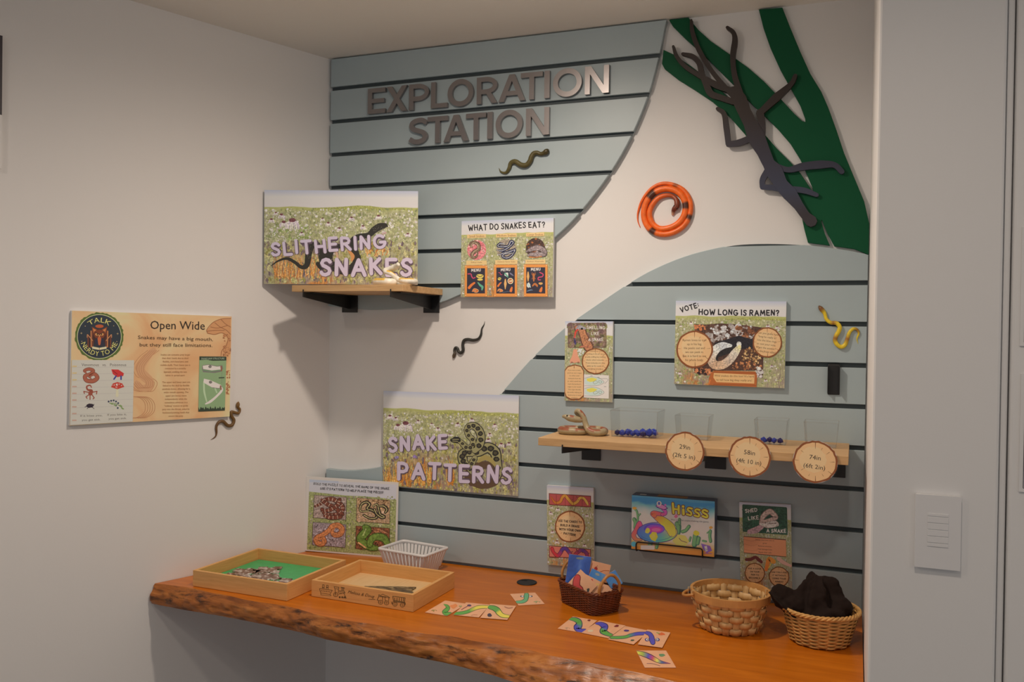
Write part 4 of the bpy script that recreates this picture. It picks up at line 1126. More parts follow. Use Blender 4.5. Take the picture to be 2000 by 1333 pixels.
V = [fw((x, y, .0012)) for x, y in P0]+[fw((x, y, .012)) for x, y in b0]+[fw((x*.97, y*.97, .012)) for x, y in b0]+[fw((x*.97, y*.97, .0032)) for x, y in P0]
F = [(r*n+k, r*n+(k+1) % n, (r+1)*n+(k+1) % n, (r+1)*n+k) for r in range(3) for k in range(n)]+[list(range(n-1, -1, -1)), list(range(3*n, 4*n))]
mb.add(V, F); mb.build('base', M_PLASTIC, root)
mb = MB()
def bars(p, q2_, m, t):
    # slanted bars between the base ring and the rim along one side
    p, q2_, t = map(np.array, (p, q2_, t))
    for i in range(m):
        f = (i+.5)/m; a = p[0]*(1-f)+p[1]*f; b = q2_[0]*(1-f)+q2_[1]*f; e = (p[1]-p[0]); e = e/np.linalg.norm(e); w = .0042
        nn = np.array([e[1], -e[0], 0])*.0018
        P = [a-e*w, a+e*w, b+e*w, b-e*w]; P = P+[x-nn for x in P]
        mb.add([fw(x) for x in P], [(0, 1, 2, 3), (7, 6, 5, 4), (0, 4, 5, 1), (1, 5, 6, 2), (2, 6, 7, 3), (3, 7, 4, 0)])
lo_w, lo_d, hi_w, hi_d = BW_-.030, BD_-.030, BW_-.004, BD_-.004
for sg in (-1, 1):
    bars([(-lo_w/2, sg*lo_d/2, .010), (lo_w/2, sg*lo_d/2, .010)], [(-hi_w/2, sg*hi_d/2, BH_-.007), (hi_w/2, sg*hi_d/2, BH_-.007)], 12, 0)
    bars([(sg*lo_w/2, -lo_d/2, .010), (sg*lo_w/2, lo_d/2, .010)], [(sg*hi_w/2, -hi_d/2, BH_-.007), (sg*hi_w/2, hi_d/2, BH_-.007)], 9, 0)
o = mb.build('slotted_sides', M_PLASTIC, root); o['kind'] = 'stuff'

# ================================================================== CHIP BASKET
cb = np.array([1.2665, -0.232, ZT+0.0005]); CH = 0.088; R0, R1 = 0.066, 0.088
root = thing('woven_basket', 'empty round basket woven from wide pale wood strips', 'basket', cb)
NU = 20
def cr(z): return R0+(R1-R0)*(z/CH)**.8
for row in range(5):
    z0, z1 = .003+row*.0148, .0172+row*.0148
    V = []; F = []; m = NU*6
    for i in range(m):
        a = 2*math.pi*i/m; off = .0036*math.cos(NU/2*a+math.pi*row)
        for z, k in ((z0, 0), ((z0+z1)/2, .0014), (z1, 0)):
            r = cr(z)+off+k*max(0, math.cos(NU/2*a+math.pi*row)); V.append(cb+np.array([r*math.cos(a), r*math.sin(a), z]))
    for i in range(m):
        for k in range(2): F.append((i*3+k, ((i+1) % m)*3+k, ((i+1) % m)*3+k+1, i*3+k+1))
    mb = MB(); mb.add(V, F); o = mb.build('woven_strip', M_SPLINT, root, True)
    s_ = o.modifiers.new('thick', 'SOLIDIFY'); s_.thickness = 0.0012; s_.offset = -1
for u in range(NU):
    a = 2*math.pi*u/NU; mb = MB(); V = []; F = []
    hw = .0072
    for z in np.linspace(.001, CH-.006, 7):
        r = cr(z)
        for s in (-1, 1): V.append(cb+np.array([r*math.cos(a)-s*hw*math.sin(a), r*math.sin(a)+s*hw*math.cos(a), z]))
    for i in range(6): F.append((2*i, 2*i+1, 2*i+3, 2*i+2))
    mb.add(V, F); o = mb.build('upright_strip', M_SPLINT, root, True); s_ = o.modifiers.new('thick', 'SOLIDIFY'); s_.thickness = 0.0009; s_.offset = 0
mb = MB(); n = 40; V = []; F = []
for r, z in ((R1+.0030, CH-.0165), (R1+.0040, CH), (R1-.0022, CH), (R1-.0026, CH-.0165)):
    V += [cb+np.array([r*math.cos(2*math.pi*i/n), r*math.sin(2*math.pi*i/n), z]) for i in range(n)]
for k in range(4): F += [(k*n+i, k*n+(i+1) % n, ((k+1) % 4)*n+(i+1) % n, ((k+1) % 4)*n+i) for i in range(n)]
mb.add(V, F); mb.build('rim_band', M_RIM, root)
mb = MB(); mb.add([cb+np.array([R0*.98*math.cos(2*math.pi*i/n), R0*.98*math.sin(2*math.pi*i/n), .003]) for i in range(n)], [list(range(n))]); mb.build('bottom', M_SPLINT, root)
ha = math.radians(205)
hx = cb+np.array([(R1+.004)*math.cos(ha), (R1+.004)*math.sin(ha), CH-.006]); hd = np.array([math.cos(ha), math.sin(ha), 0]); hs = np.array([-math.sin(ha), math.cos(ha), 0])
mb = MB(); mb.tube(spline([hx-hs*.020, hx-hs*.012+hd*.014-np.array([0, 0, .004]), hx+hd*.019-np.array([0, 0, .006]), hx+hs*.012+hd*.014-np.array([0, 0, .004]), hx+hs*.020], 4), .0032, 8); mb.build('handle', M_HANDLE, root, True)
for a in (math.radians(196), math.radians(214), math.radians(20)):
    mb = MB(); c_ = cb+np.array([(R1+.001)*math.cos(a), (R1+.001)*math.sin(a), CH-.007]); d_ = np.array([math.cos(a), math.sin(a), 0])
    mb.tube([c_+d_*.0078+np.array([0, 0, .0085]), c_-d_*.0078+np.array([0, 0, .0085]), c_-d_*.0078-np.array([0, 0, .010]), c_+d_*.0078-np.array([0, 0, .010])], .0010, 6, closed=True); mb.build('binding', mat('raffia', (0.72, 0.58, 0.34), 0.6), root)

# ================================================================== RATTAN BASKET WITH CLOTH
rb = np.array([1.4640, -0.243, ZT+0.0005]); RH = 0.078; Q0, Q1 = 0.060, 0.0815
root = thing('rattan_basket', 'round rattan basket by the pillar filled with dark cloth', 'basket', rb)
mb = MB(); NS = 22; rows_ = 17
def rr_(z): return Q0+(Q1-Q0)*(z/RH)
for row in range(rows_):
    z = .004+row*(RH-.012)/(rows_-1); m = NS*4
    P = []
    for i in range(m):
        a = 2*math.pi*i/m; r = rr_(z)+.0026*math.cos(NS/2*a+math.pi*row+0.6*row*0)
        P.append(rb+np.array([r*math.cos(a), r*math.sin(a), z]))
    mb.tube(P, .0023, 6, closed=True)
o = mb.build('weave', M_RATTAN, root, True); o['kind'] = 'stuff'
mb = MB()
for u in range(NS):
    a = 2*math.pi*(u+.5)/NS; mb.tube([rb+np.array([rr_(z)*math.cos(a), rr_(z)*math.sin(a), z]) for z in (.001, RH*.5, RH-.004)], .0019, 6)
o = mb.build('stakes', M_RATTAN, root, True); o['kind'] = 'stuff'
mb = MB()
for ph in (0, 2.1, 4.2):
    P = []
    for i in range(120):
        a = 2*math.pi*i/120; k = 16*a+ph; r = Q1+.0005+.0032*math.cos(k); P.append(rb+np.array([r*math.cos(a), r*math.sin(a), RH-.004+.0030*math.sin(k)]))
    mb.tube(P, .0027, 6, closed=True)
mb.build('braided_rim', M_RATTAN, root, True)
mb = MB(); mb.add([rb+np.array([Q0*math.cos(2*math.pi*i/40), Q0*math.sin(2*math.pi*i/40), .003]) for i in range(40)], [list(range(40))]); mb.build('bottom', M_RATTAN, root)
# crumpled dark cloth: a draped heap with radial folds and a flap thrown over the left rim
mb = MB()
NT, NR = 96, 20
V = []; F = []
pk = np.array([-.004, .010])
def flap(a):
    d1 = (a-math.radians(200)+math.pi) % (2*math.pi)-math.pi
    return math.exp(-(d1/.46)**2)
for j in range(NR+1):
    t = j/NR
    for i in range(NT):
        a = 2*math.pi*i/NT; g = flap(a)
        fold = .5*math.sin(3*a+.6)+.4*math.sin(5*a+2.1)+.35*math.sin(9*a+.3)
        r = (.070+.004*math.sin(2*a)+.046*g)*t*(1+.16*fold*t*(1-t)*3)
        sh = 1/(1+math.exp((t-.60-.07*fold+.14*g)*12))
        z = .054+.088*sh*(1-.28*t*t)+.020*fold*t*(1-t)*2.4+.056*g*max(0, t-.38)/.62
        V.append(rb+np.array([pk[0]*(1-t)+r*math.cos(a), pk[1]*(1-t)+r*math.sin(a), z]))
for q_, zq in ((1, 0), (2, 0)):
    for i in range(NT):
        a = 2*math.pi*i/NT; g = flap(a)
        r, z = ((.066+.026*g, .046+.034*g) if q_ == 1 else (.055, .030)); V.append(rb+np.array([r*math.cos(a), r*math.sin(a), z]))
for j in range(NR+2):
    for i in range(NT): F.append((j*NT+i, (j+1)*NT+i, (j+1)*NT+(i+1) % NT, j*NT+(i+1) % NT))
F.append(list(range((NR+2)*NT+NT-1, (NR+2)*NT-1, -1)))
mb.add(V, F)
def lump(dx, dy, z, rx, ry, rz, rot=0, tilt=0):
    c, s = math.cos(rot), math.sin(rot); c2, s2 = math.cos(tilt), math.sin(tilt)
    M3 = np.array([[c, -s, 0], [s, c, 0], [0, 0, 1]])@np.array([[c2, 0, s2], [0, 1, 0], [-s2, 0, c2]])
    mb.ball(rb+np.array([dx, dy, z]), (rx, ry, rz), 20, 12, M3=M3)
lump(-.074, -.026, .094, .036, .015, .026, .32, .72); lump(-.046, -.030, .078, .036, .016, .020, .30, .45); lump(.040, -.008, .084, .030, .028, .024, .3, .35); lump(.022, -.046, .070, .036, .014, .016, .3, -.15)
o = base_of(mb.build('dark_cloth', M_CLOTH)); tag(o, 'crumpled dark brown cloth piled in the rattan basket', 'cloth')
r_ = o.modifiers.new('remesh', 'REMESH'); r_.mode = 'VOXEL'; r_.voxel_size = 0.0028; r_.use_smooth_shade = True
s_ = o.modifiers.new('smooth', 'SMOOTH'); s_.factor = .5; s_.iterations = 4
tx = bpy.data.textures.new('folds', 'CLOUDS'); tx.noise_scale = 0.022; tx.noise_depth = 1
d_ = o.modifiers.new('folds', 'DISPLACE'); d_.texture = tx; d_.strength = 0.009; d_.mid_level = .5; d_.texture_coords = 'LOCAL'

# ================================================================== BROWN BASKET OF CARDS
b0 = onZ(1094, 1175, ZT); b1 = onZ(1157, 1206, ZT); b2 = onZ(1202, 1195, ZT)
bd = math.atan2(b1[1]-b0[1], b1[0]-b0[0])
e1 = np.array([math.cos(bd), math.sin(bd), 0]); e2 = np.array([-math.sin(bd), math.cos(bd), 0])
WB, DB, HB = 0.136, 0.084, 0.058
bc = (b0+b1)/2+e2*DB/2; bc = np.array([bc[0], bc[1], ZT+0.0005])
root = thing('wicker_basket', 'dark brown wicker basket with two cane handles holding snake cards', 'basket', bc, Matrix.Rotation(bd, 4, 'Z'))
fb_ = frame_fn(bc, e1, e2, (0, 0, 1))
def bring(z, dz=0): f = z/HB; return rrect(WB+.022*f, DB+.016*f, .016+.004*f, 4)
mb = MB(); rows_ = 18; per = 88
def resample(P, m):
    P = [np.array(p) for p in P]+[np.array(P[0])]; L = [0]
    for i in range(1, len(P)): L.append(L[-1]+np.linalg.norm(P[i]-P[i-1]))
    s = np.linspace(0, L[-1], m, endpoint=False); return [(float(np.interp(t, L, [p[0] for p in P])), float(np.interp(t, L, [p[1] for p in P]))) for t in s]
for row in range(rows_):
    z = .002+row*(HB-.008)/(rows_-1); P = resample(bring(z), per); Q = []
    for i, (x, y) in enumerate(P):
        x2, y2 = P[(i+1) % per]; nx, ny = (y2-y), -(x2-x); l = math.hypot(nx, ny); k = .0013*(1 if ((i//2+row) % 2) else -1)
        Q.append(fb_((x+nx/l*k, y+ny/l*k, z)))
    mb.tube(Q, .0017, 5, closed=True)
o = mb.build('weave', M_WICKER, root, True); o['kind'] = 'stuff'
mb = MB()
P0_, P1_ = resample(bring(.001), 44), resample(bring(HB-.002), 44)
for i in range(44): mb.tube([fb_((*P0_[i], .001)), fb_((*P1_[i], HB-.002))], .0016, 5)
o = mb.build('stakes', M_WICKER, root, True); o['kind'] = 'stuff'
mb = MB()
for ph in (0, 2.1, 4.2):
    P = resample(bring(HB), 160); mb.tube([fb_((x*(1+.018*math.cos(.5*i+ph)), y*(1+.03*math.cos(.5*i+ph)), HB-.004+.0024*math.sin(.5*i+ph))) for i, (x, y) in enumerate(P)], .0022, 6, closed=True)
mb.build('braided_rim', M_WICKER, root, True)
mb = MB(); mb.add([fb_((x, y, .003)) for x, y in rrect(WB, DB, .016, 4)], [list(range(20))]); mb.build('bottom', M_WICKER, root)
for sg in (-1, 1):
    xh = sg*(WB+.020)/2
    pth = spline([fb_((xh, -.030, HB-.006)), fb_((xh+sg*.003, -.029, HB+.014)), fb_((xh+sg*.004, -.016, HB+.033)), fb_((xh+sg*.004, 0, HB+.040)), fb_((xh+sg*.004, .016, HB+.033)), fb_((xh+sg*.003, .029, HB+.014)), fb_((xh, .030, HB-.006))], 7)
    mb = MB(); mb.tube(pth, .0036, 8); h = mb.build('handle', M_HANDLE, root, True)
    mb = MB()
    for i in range(1, len(pth)-1):
        mb.tube([pth[i]-(pth[i+1]-pth[i])*.12, pth[i]+(pth[i+1]-pth[i])*.12], .0041, 8)
    w_ = mb.build('wrapping', M_HANDLE); 
    w_.data.transform(root.matrix_basis.inverted()); w_.parent = h
# ================================================================== PRINTED BOARDS
BLK = K(30, 26, 28)
LIL, LILD = K(194, 174, 186), K(90, 70, 80)
def title(p, txt, p0, p1, h, w, seed, jit=.06):
    p.hand(txt, p0, p1, h, w*1.5, LILD, jit, seed, (2, 3)); p.hand(txt, p0, p1, h, w, LIL, jit, seed)
def reg_rect(x0, y0, x1, y1): return lambda r: (r.uniform(x0, x1), r.uniform(y0, y1))
def reg_ell(cx, cy, rx, ry):
    def f(r):
        a = r.random()*6.283; k = math.sqrt(r.random()); return cx+rx*k*math.cos(a), cy+ry*k*math.sin(a)
    return f
FLW = [K(226, 210, 206), K(214, 196, 200), K(200, 180, 182)]
def cone_flower(p, x, y, s, rg):
    for k in range(9):
        a = -60+120*k/8; dx = math.sin(math.radians(a)); p.rib([(x+dx*s*.35, y), (x+dx*s*.8, y+s*.35), (x+dx*s*.95, y+s*(.95+.1*rg.random()))], [s*.12, s*.22, s*.10], rg.choice(FLW), False, 3)
    p.ell(x, y-s*.08, s*.42, s*.26, K(112, 62, 66), 12, .1)
def small_flowers(p, spots, s, seed=1):
    rg = random.Random(seed)
    for x, y in spots: cone_flower(p, x, y, s*rg.uniform(.7, 1.2), rg)
def far_marks(p, x, y, s):
    p.speck(reg_ell(x, y, s*2, s), 14, s*.5, [K(150, 140, 130), K(130, 120, 96)], 5)

# ---- slithering snakes: leans on the corner shelf, turned towards the room
fwd = np.array([RC[2][0], RC[2][1], 0]); fwd /= np.linalg.norm(fwd)
P_sl = onY(817, 465, -0.050)
pl_sl = lambda x, y: on_plane(x, y, P_sl, fwd)
B = Board('poster', 'meadow poster reading SLITHERING SNAKES standing on the corner shelf', 'poster', [(519, 371), (817, 374), (815, 556.5), (513, 555)], pl_sl, (0, 0, 1), 0.004)
B.src = (490, 350, .21751)
p = Print(B, True)
hill = [(560, 256), (700, 254), (820, 248), (960, 236), (1080, 240), (1180, 256), (1320, 262), (1500, 266), (1500, 275), (560, 275)]
p.poly(hill, K(158, 154, 84))
rg = random.Random(2)
p.speck(reg_rect(110, 265, 1490, 560), 900, 13, [K(180, 174, 124), K(150, 150, 100), K(132, 134, 86), K(194, 186, 150), K(210, 198, 190), K(168, 158, 126)], 8)
p.speck(reg_rect(110, 560, 1490, 930), 700, 15, [K(150, 138, 92), K(128, 110, 92), K(168, 158, 96), K(112, 92, 92), K(186, 172, 120), K(140, 130, 70)], 9, 1.8)
p.speck(reg_ell(360, 470, 200, 90), 160, 11, [K(128, 140, 72), K(200, 186, 170), K(150, 160, 90)], 12)
cone_flower(p, 378, 372, 74, rg); cone_flower(p, 300, 385, 46, rg)
small_flowers(p, [(650, 352), (700, 392), (910, 345), (800, 440), (190, 360), (1410, 490), (1010, 420), (1150, 330), (230, 300), (280, 318), (460, 480)], 30)
for i in range(90):
    x = rg.uniform(200, 640) if i < 60 else rg.uniform(1030, 1230); yb = rg.uniform(860, 900) if i < 60 else rg.uniform(640, 700); yt = yb-rg.uniform(110, 230) if i < 60 else yb-rg.uniform(40, 100)
    p.rib([(x, yb), (x+rg.uniform(-20, 20), (yb+yt)/2), (x+rg.uniform(-45, 45), yt)], [9, 6, 2], rg.choice([K(198, 128, 58), K(212, 150, 84), K(172, 104, 50), K(222, 170, 110)]), False, 3)
p.build('meadow_print')
p = Print(B, lift=.0009)
sb = K(44, 40, 34)
p.rib([(175, 780), (240, 735), (320, 712), (390, 745), (450, 790), (500, 770), (520, 660), (545, 600), (600, 585)], [6, 16, 26, 30, 34, 50, 62, 60, 50], sb, True, 6)
p.rib([(600, 590), (640, 690), (640, 790), (600, 760)], [50, 66, 60, 40], sb, True, 6)
p.rib([(800, 600), (730, 620), (700, 720), (760, 800), (860, 820), (930, 780), (960, 700)], [40, 64, 70, 70, 76, 76, 60], sb, True, 6)
p.rib([(960, 720), (930, 620), (925, 550), (980, 515), (1060, 500), (1110, 455), (1160, 425), (1210, 415), (1230, 422)], [60, 66, 64, 52, 46, 60, 62, 44, 10], sb, True, 6)
p.rib([(880, 640), (915, 690), (905, 730)], [20, 36, 20], K(196, 132, 78), True, 5); p.rib([(770, 660), (785, 730)], [24, 14], K(190, 150, 120), True)
p.speck(reg_ell(1150, 450, 60, 32), 40, 4, [K(140, 130, 112), K(96, 90, 76)], 3); p.speck(reg_ell(1195, 470, 22, 24), 18, 6, [K(196, 150, 146), K(206, 184, 176)], 4)
p.speck(reg_ell(560, 680, 60, 90), 40, 5, [K(110, 98, 80)], 6); p.speck(reg_ell(800, 760, 110, 60), 50, 5, [K(110, 98, 80), K(140, 120, 96)], 7)
p.build('snake_picture')
p = Print(B, lift=.0016)
title(p, 'SLITHERING', (185, 694), (1215, 626), 136, 27, 4, .05)
title(p, 'SNAKES', (622, 876), (1445, 868), 172, 34, 11, .07)
p.build('title_lettering')

# ---- what do snakes eat
wallY = lambda Y: (lambda x, y: onY(x, y, Y))
B = Board('poster', 'small board headed WHAT DO SNAKES EAT with three menus', 'poster', [(135, 140), (1278, 103), (1262, 1080), (127, 1085)], wallY(-0.0115), (880, 410, .15753), 0.0108)
p = Print(B, True)
p.speck(reg_rect(140, 330, 1265, 1070), 700, 12, [K(170, 168, 112), K(146, 150, 92), K(190, 180, 142), K(206, 194, 184), K(150, 138, 120)], 8)
p.build('meadow_print')
p = Print(B, lift=.0006)
p.hand('WHAT DO SNAKES EAT?', (222, 262), (1172, 222), 78, 12, BLK, .09, 3); p.build('heading')
lab = K(224, 176, 118); tx = K(120, 66, 34)
for nm, cx, sl, y1, y2, xa, xb, ya, cap in (('Small Snakes', 325, -.03, 335, 660, 205, 440, 500, "DeKay's Snake"), ('Medium Snakes', 695, -.02, 326, 652, 565, 822, 490, 'Common Garter Snake'), ('Large Snakes', 1055, -.02, 316, 648, 940, 1165, 476, 'Northern Watersnake')):
    p = Print(B, lift=.0007)
    p.poly([(xa, y1-26), (xb, y1-34), (xb, y1+12), (xa, y1+20)], lab); p.ctxt(nm, cx, y1+6, 26, tx, sl); p.build('caption'); p = Print(B)
    w = (xb-xa)*.5
    p.poly([(cx-w-10, y2-26), (cx+w+10, y2-30), (cx+w+10, y2+24), (cx-w-10, y2+28)], lab); p.ctxt(cap, cx, y2+2, 17, tx, -.01, .95); p.build('species_caption')
    p = Print(B, True, lift=.0007); cy = ya; r = 118
    if nm[0] == 'S':
        p.ell(cx, cy, r, r*1.05, K(206, 116, 116)); p.speck(reg_ell(cx, cy, r*.9, r*.95), 60, 18, [K(214, 132, 128), K(196, 96, 100), K(222, 160, 150)], 2); p = p.cut('round_photo')
        p.snake([(270, 470), (250, 430), (290, 405), (345, 430), (350, 490), (300, 520), (265, 560), (285, 595), (330, 575), (340, 520)], [10, 30, 34, 36, 38, 38, 34, 28, 22, 8], K(126, 100, 78), K(64, 40, 32)); p.rib([(262, 465), (260, 435), (290, 412), (335, 435), (340, 488), (300, 512), (270, 560), (290, 588)], 7, K(186, 164, 132), True, 6)
    elif nm[0] == 'M':
        p.ell(cx, cy, r+4, r*1.08, K(150, 132, 112)); p.speck(reg_ell(cx, cy, r*.95, r), 60, 16, [K(120, 104, 92), K(96, 88, 92), K(170, 150, 126)], 2); p = p.cut('round_photo')
        for q in ([(575, 500), (640, 510), (720, 470), (780, 410), (750, 395), (720, 450), (650, 460), (590, 450), (620, 420), (680, 430)], [(600, 560), (660, 540), (740, 520), (800, 500), (760, 570), (700, 600), (650, 580), (680, 545), (780, 540)]):
            p.snake(q, [10, 26, 28, 28, 26, 26, 26, 26, 24, 8], K(48, 52, 84), K(28, 26, 30)); p.rib(q, 6, K(200, 190, 176), True, 6)
    else:
        p.ell(cx, cy, r, r*1.05, K(72, 50, 42)); p.speck(reg_ell(cx, cy, r*.95, r), 70, 15, [K(96, 70, 56), K(54, 40, 38), K(160, 92, 50)], 2); p = p.cut('round_photo')
        p.snake([(945, 520), (1010, 490), (1080, 470), (1150, 500), (1165, 550), (1090, 560), (1000, 555), (960, 570)], [20, 50, 58, 56, 50, 46, 40, 14], K(140, 120, 116), K(70, 58, 56)); p.speck(reg_ell(1060, 510, 95, 55), 60, 8, [K(170, 152, 146), K(104, 90, 88)], 4)
        p.rib([(980, 588), (1060, 592), (1130, 580)], 12, K(196, 122, 70), True, 4)
    p.build('snake_picture')
def worm(p, x, y, s, c): p.rib([(x-s, y-s*.6), (x-s*.2, y-s*.6), (x, y), (x+s*.4, y+s*.6), (x+s, y+s*.4)], s*.28, c, True, 5)
def blobp(p, x, y, a, b, c, rot=0): p.ell(x, y, a, b, c, 16, .08, rot)
pk, yl, og, gn, cr_, bn, wh = K(196, 70, 96), K(226, 186, 92), K(214, 112, 54), K(92, 156, 124), K(232, 196, 150), K(178, 104, 56), K(206, 212, 200)
for i, (x0, x1, y0, y1) in enumerate(((180, 460, 692, 1078), (545, 830, 684, 1078), (915, 1205, 680, 1076))):
    p = Print(B, lift=.0009); p.rect(x0, y0, x1, y1, K(222, 128, 62)); p.rect(x0+8, y0+8, x1-8, y1-8, K(228, 134, 66)); p.rect(x0+28, y0+35, x1-28, y1-38, K(50, 46, 56))
    for a, b in ((x0+12, y0+14), (x1-12, y0+14), (x0+12, y1-14), (x1-12, y1-14)): p.ell(a, b, 6, 6, K(238, 190, 140), 8)
    p = p.cut('menu_panel'); u_ = p.under; cx = (x0+x1)/2; p.hand('MENU', (cx-58, y0+82), (cx+58, y0+76), 38, 7, K(226, 222, 218), .05, i); p.build('menu_lettering'); p = Print(B); p.under = u_
    if i == 0:
        worm(p, 265, 825, 44, pk); blobp(p, 368, 826, 46, 26, yl); p.rib([(330, 815), (370, 832), (405, 815)], 8, K(60, 46, 40), True, 4); blobp(p, 372, 868, 36, 14, yl)
        p.rib([(235, 970), (265, 935), (300, 910)], [34, 30, 24], og, True, 4); p.rib([(345, 905), (370, 935), (400, 960), (395, 995)], [12, 24, 30, 16], gn, True, 4); p.snake([(275, 1015), (300, 990), (340, 1005), (320, 1020), (285, 1010)], [8, 20, 22, 18, 8], og, cr_)
    elif i == 1:
        worm(p, 622, 795, 22, pk); p.ell(700, 805, 24, 26, wh, 14, .25); p.rib([(680, 790), (715, 835)], 16, gn); p.rib([(740, 785), (785, 820)], [10, 22, 6], K(120, 112, 130), True, 3)
        blobp(p, 612, 858, 22, 18, yl); p.rib([(595, 850), (630, 865)], 6, BLK); p.ell(748, 885, 36, 38, cr_, 20); p.ell(748, 885, 26, 28, K(176, 84, 60), 18); p.ell(742, 888, 9, 12, cr_, 10); p.ell(760, 884, 9, 12, cr_, 10)
        p.rib([(595, 948), (615, 920), (632, 905)], [22, 20, 14], og, True, 3); p.rib([(685, 865), (685, 920), (684, 985)], [14, 34, 8], K(228, 160, 96), True, 4); p.snake([(590, 1010), (610, 990), (645, 1005), (615, 1018)], [8, 16, 18, 8], og, cr_)
        p.poly([(735, 1015), (745, 980), (765, 952), (776, 965), (770, 1010), (760, 1025)], og); p.rib([(738, 1012), (690, 1018), (650, 1030)], 4, K(96, 112, 130), True, 3)
    else:
        p.rib([(966, 775), (966, 830), (966, 888)], [14, 32, 8], K(228, 160, 96), True, 4); p.rib([(1035, 800), (1036, 850), (1036, 885)], [26, 24, 14], bn, True, 3)
        for s in (-1, 1): p.rib([(1035+s*8, 820), (1035+s*24, 800), (1035+s*18, 780)], 6, bn); p.rib([(1035+s*8, 845), (1035+s*24, 860)], 5, bn)
        p.rib([(1110, 778), (1150, 800), (1140, 830), (1095, 840), (1092, 868), (1118, 870)], 13, pk, True, 5); p.ell(972, 936, 22, 30, wh, 14, .25); p.rib([(955, 920), (995, 960)], 12, K(170, 190, 190))
        p.rib([(1022, 945), (1048, 920), (1075, 940), (1078, 955)], [16, 26, 26, 10], bn, True, 4); blobp(p, 1120, 915, 26, 15, K(206, 150, 84)); p.poly([(1100, 1015), (1112, 980), (1135, 952), (1144, 968), (1138, 1010), (1125, 1025)], og); p.rib([(955, 1010), (1000, 995), (1025, 998)], [10, 14, 4], K(104, 120, 140), True, 3)
    p.build('food_pictures')

# ---- open wide, on the left wall
paper = mottled('amber_paper', [K(208, 154, 106), K(212, 168, 120), K(213, 178, 130), K(208, 188, 140)], 7)
B = Board('poster', 'orange poster titled Open Wide on the left wall', 'poster', [(95, 88), (1580, 130), (1565, 1072), (80, 1145)], lambda x, y: onL(x, y, 0.0095), (120, 590, .21011), 0.009, m=paper)
p = Print(B, lift=.0004); gl = K(184, 126, 88)
def scribble(pts, w, c, n=3):
    for k in range(n): p.rib([(x+(k-(n-1)/2)*w, y) for x, y in pts], 5, c, False, 6)
scribble([(845, 450), (760, 520), (710, 610), (740, 690), (800, 720), (830, 760), (790, 830), (720, 820), (675, 780)], 26, gl, 5)
p.rib([(845, 450), (800, 500), (735, 590), (730, 650), (770, 700), (810, 740), (800, 790), (740, 800), (690, 750)], [50, 60, 76, 84, 90, 80, 70, 60, 40], K(200, 148, 106), True, 6)
scribble([(845, 450), (790, 510), (725, 600), (740, 680), (805, 735), (800, 790), (735, 800), (685, 750)], 20, gl, 4)
p.build('snake_drawing'); p = Print(B); scribble([(670, 880), (760, 890), (810, 940), (810, 1020), (750, 1070), (680, 1080)], 22, gl, 5)
p.build('snake_drawing'); p = Print(B); dg = K(150, 92, 58)
p.poly([(1350, 290), (1345, 260), (1400, 190), (1480, 155), (1572, 148), (1572, 480), (1540, 500), (1510, 440), (1545, 340), (1490, 285), (1400, 300)], K(196, 138, 92))
for q in ([(1350, 285), (1345, 255), (1400, 190), (1480, 155), (1572, 148)], [(1350, 290), (1420, 300), (1490, 285), (1545, 330), (1530, 400), (1490, 450), (1480, 500)], [(1380, 230), (1450, 240), (1540, 215)], [(1350, 270), (1430, 262), (1510, 262)], [(1420, 190), (1470, 230), (1530, 260), (1570, 300)], [(1480, 160), (1520, 200), (1570, 230)]): p.rib(q, 6, dg, True, 5)
p.speck(reg_rect(1500, 300, 1570, 500), 50, 9, [K(176, 116, 76), K(150, 96, 62)], 4); p.speck(reg_rect(1535, 640, 1565, 860), 40, 9, [K(160, 100, 66), K(180, 120, 80)], 4)
p.build('snake_head_drawing')
p = Print(B, lift=.0008); cx, cy = 345, 325
p.ell(cx, cy, 222, 222, K(84, 100, 44), 70, .028); p.ell(cx, cy, 203, 205, K(206, 200, 150), 48); p.ell(cx, cy, 198, 200, K(42, 50, 58), 48)
p = p.cut('round_badge'); u_ = p.under; cg = K(214, 200, 112)
p.arctext('TALK', cx, cy, 132, -90, 44, cg, spread=1.25); p.build('upper_lettering'); p = Print(B); p.under = u_; p.arctext('NERDY TO ME', cx, cy, 180, 90, 44, cg, True, 1.08); p.build('lower_lettering'); p = Print(B); p.under = u_
for x, y, s in ((180, 295, 13), (512, 298, 13), (215, 230, 6), (475, 225, 6), (185, 370, 6), (505, 370, 6)): p.poly([(x-s, y), (x-2, y-2), (x, y-s), (x+2, y-2), (x+s, y), (x+2, y+2), (x, y+s), (x-2, y+2)], K(190, 160, 110))
bk_, bo, bd_ = K(120, 58, 36), K(196, 118, 66), K(66, 38, 34)
for s in (-1, 1):
    for k in range(4): p.rib([(cx+s*(60+k*14), cy+100), (cx+s*(62+k*14), cy-80+k*26)], 10, (bk_, bo, bd_, bk_)[k], False)
    p.rib([(cx+s*60, cy+40), (cx+s*110, cy-20), (cx+s*112, cy+10)], 7, K(190, 130, 86), False); p.poly([(cx+s*14, cy-62), (cx+s*72, cy-92), (cx+s*56, cy-20), (cx+s*30, cy-10)], bk_); p.poly([(cx+s*24, cy-58), (cx+s*62, cy-78), (cx+s*50, cy-30)], bo)
p.ell(cx, cy-95, 38, 16, K(180, 84, 46), 20); p.ell(cx, cy+10, 62, 78, bd_, 26); p.ell(cx, cy-20, 50, 44, bk_, 24)
for s in (-1, 1): p.ell(cx+s*22, cy-20, 16, 12, K(214, 150, 84), 14); p.ell(cx+s*20, cy-19, 6, 7, BLK, 10); p.rib([(cx+s*5, cy-22), (cx+s*46, cy-44)], 7, bd_)
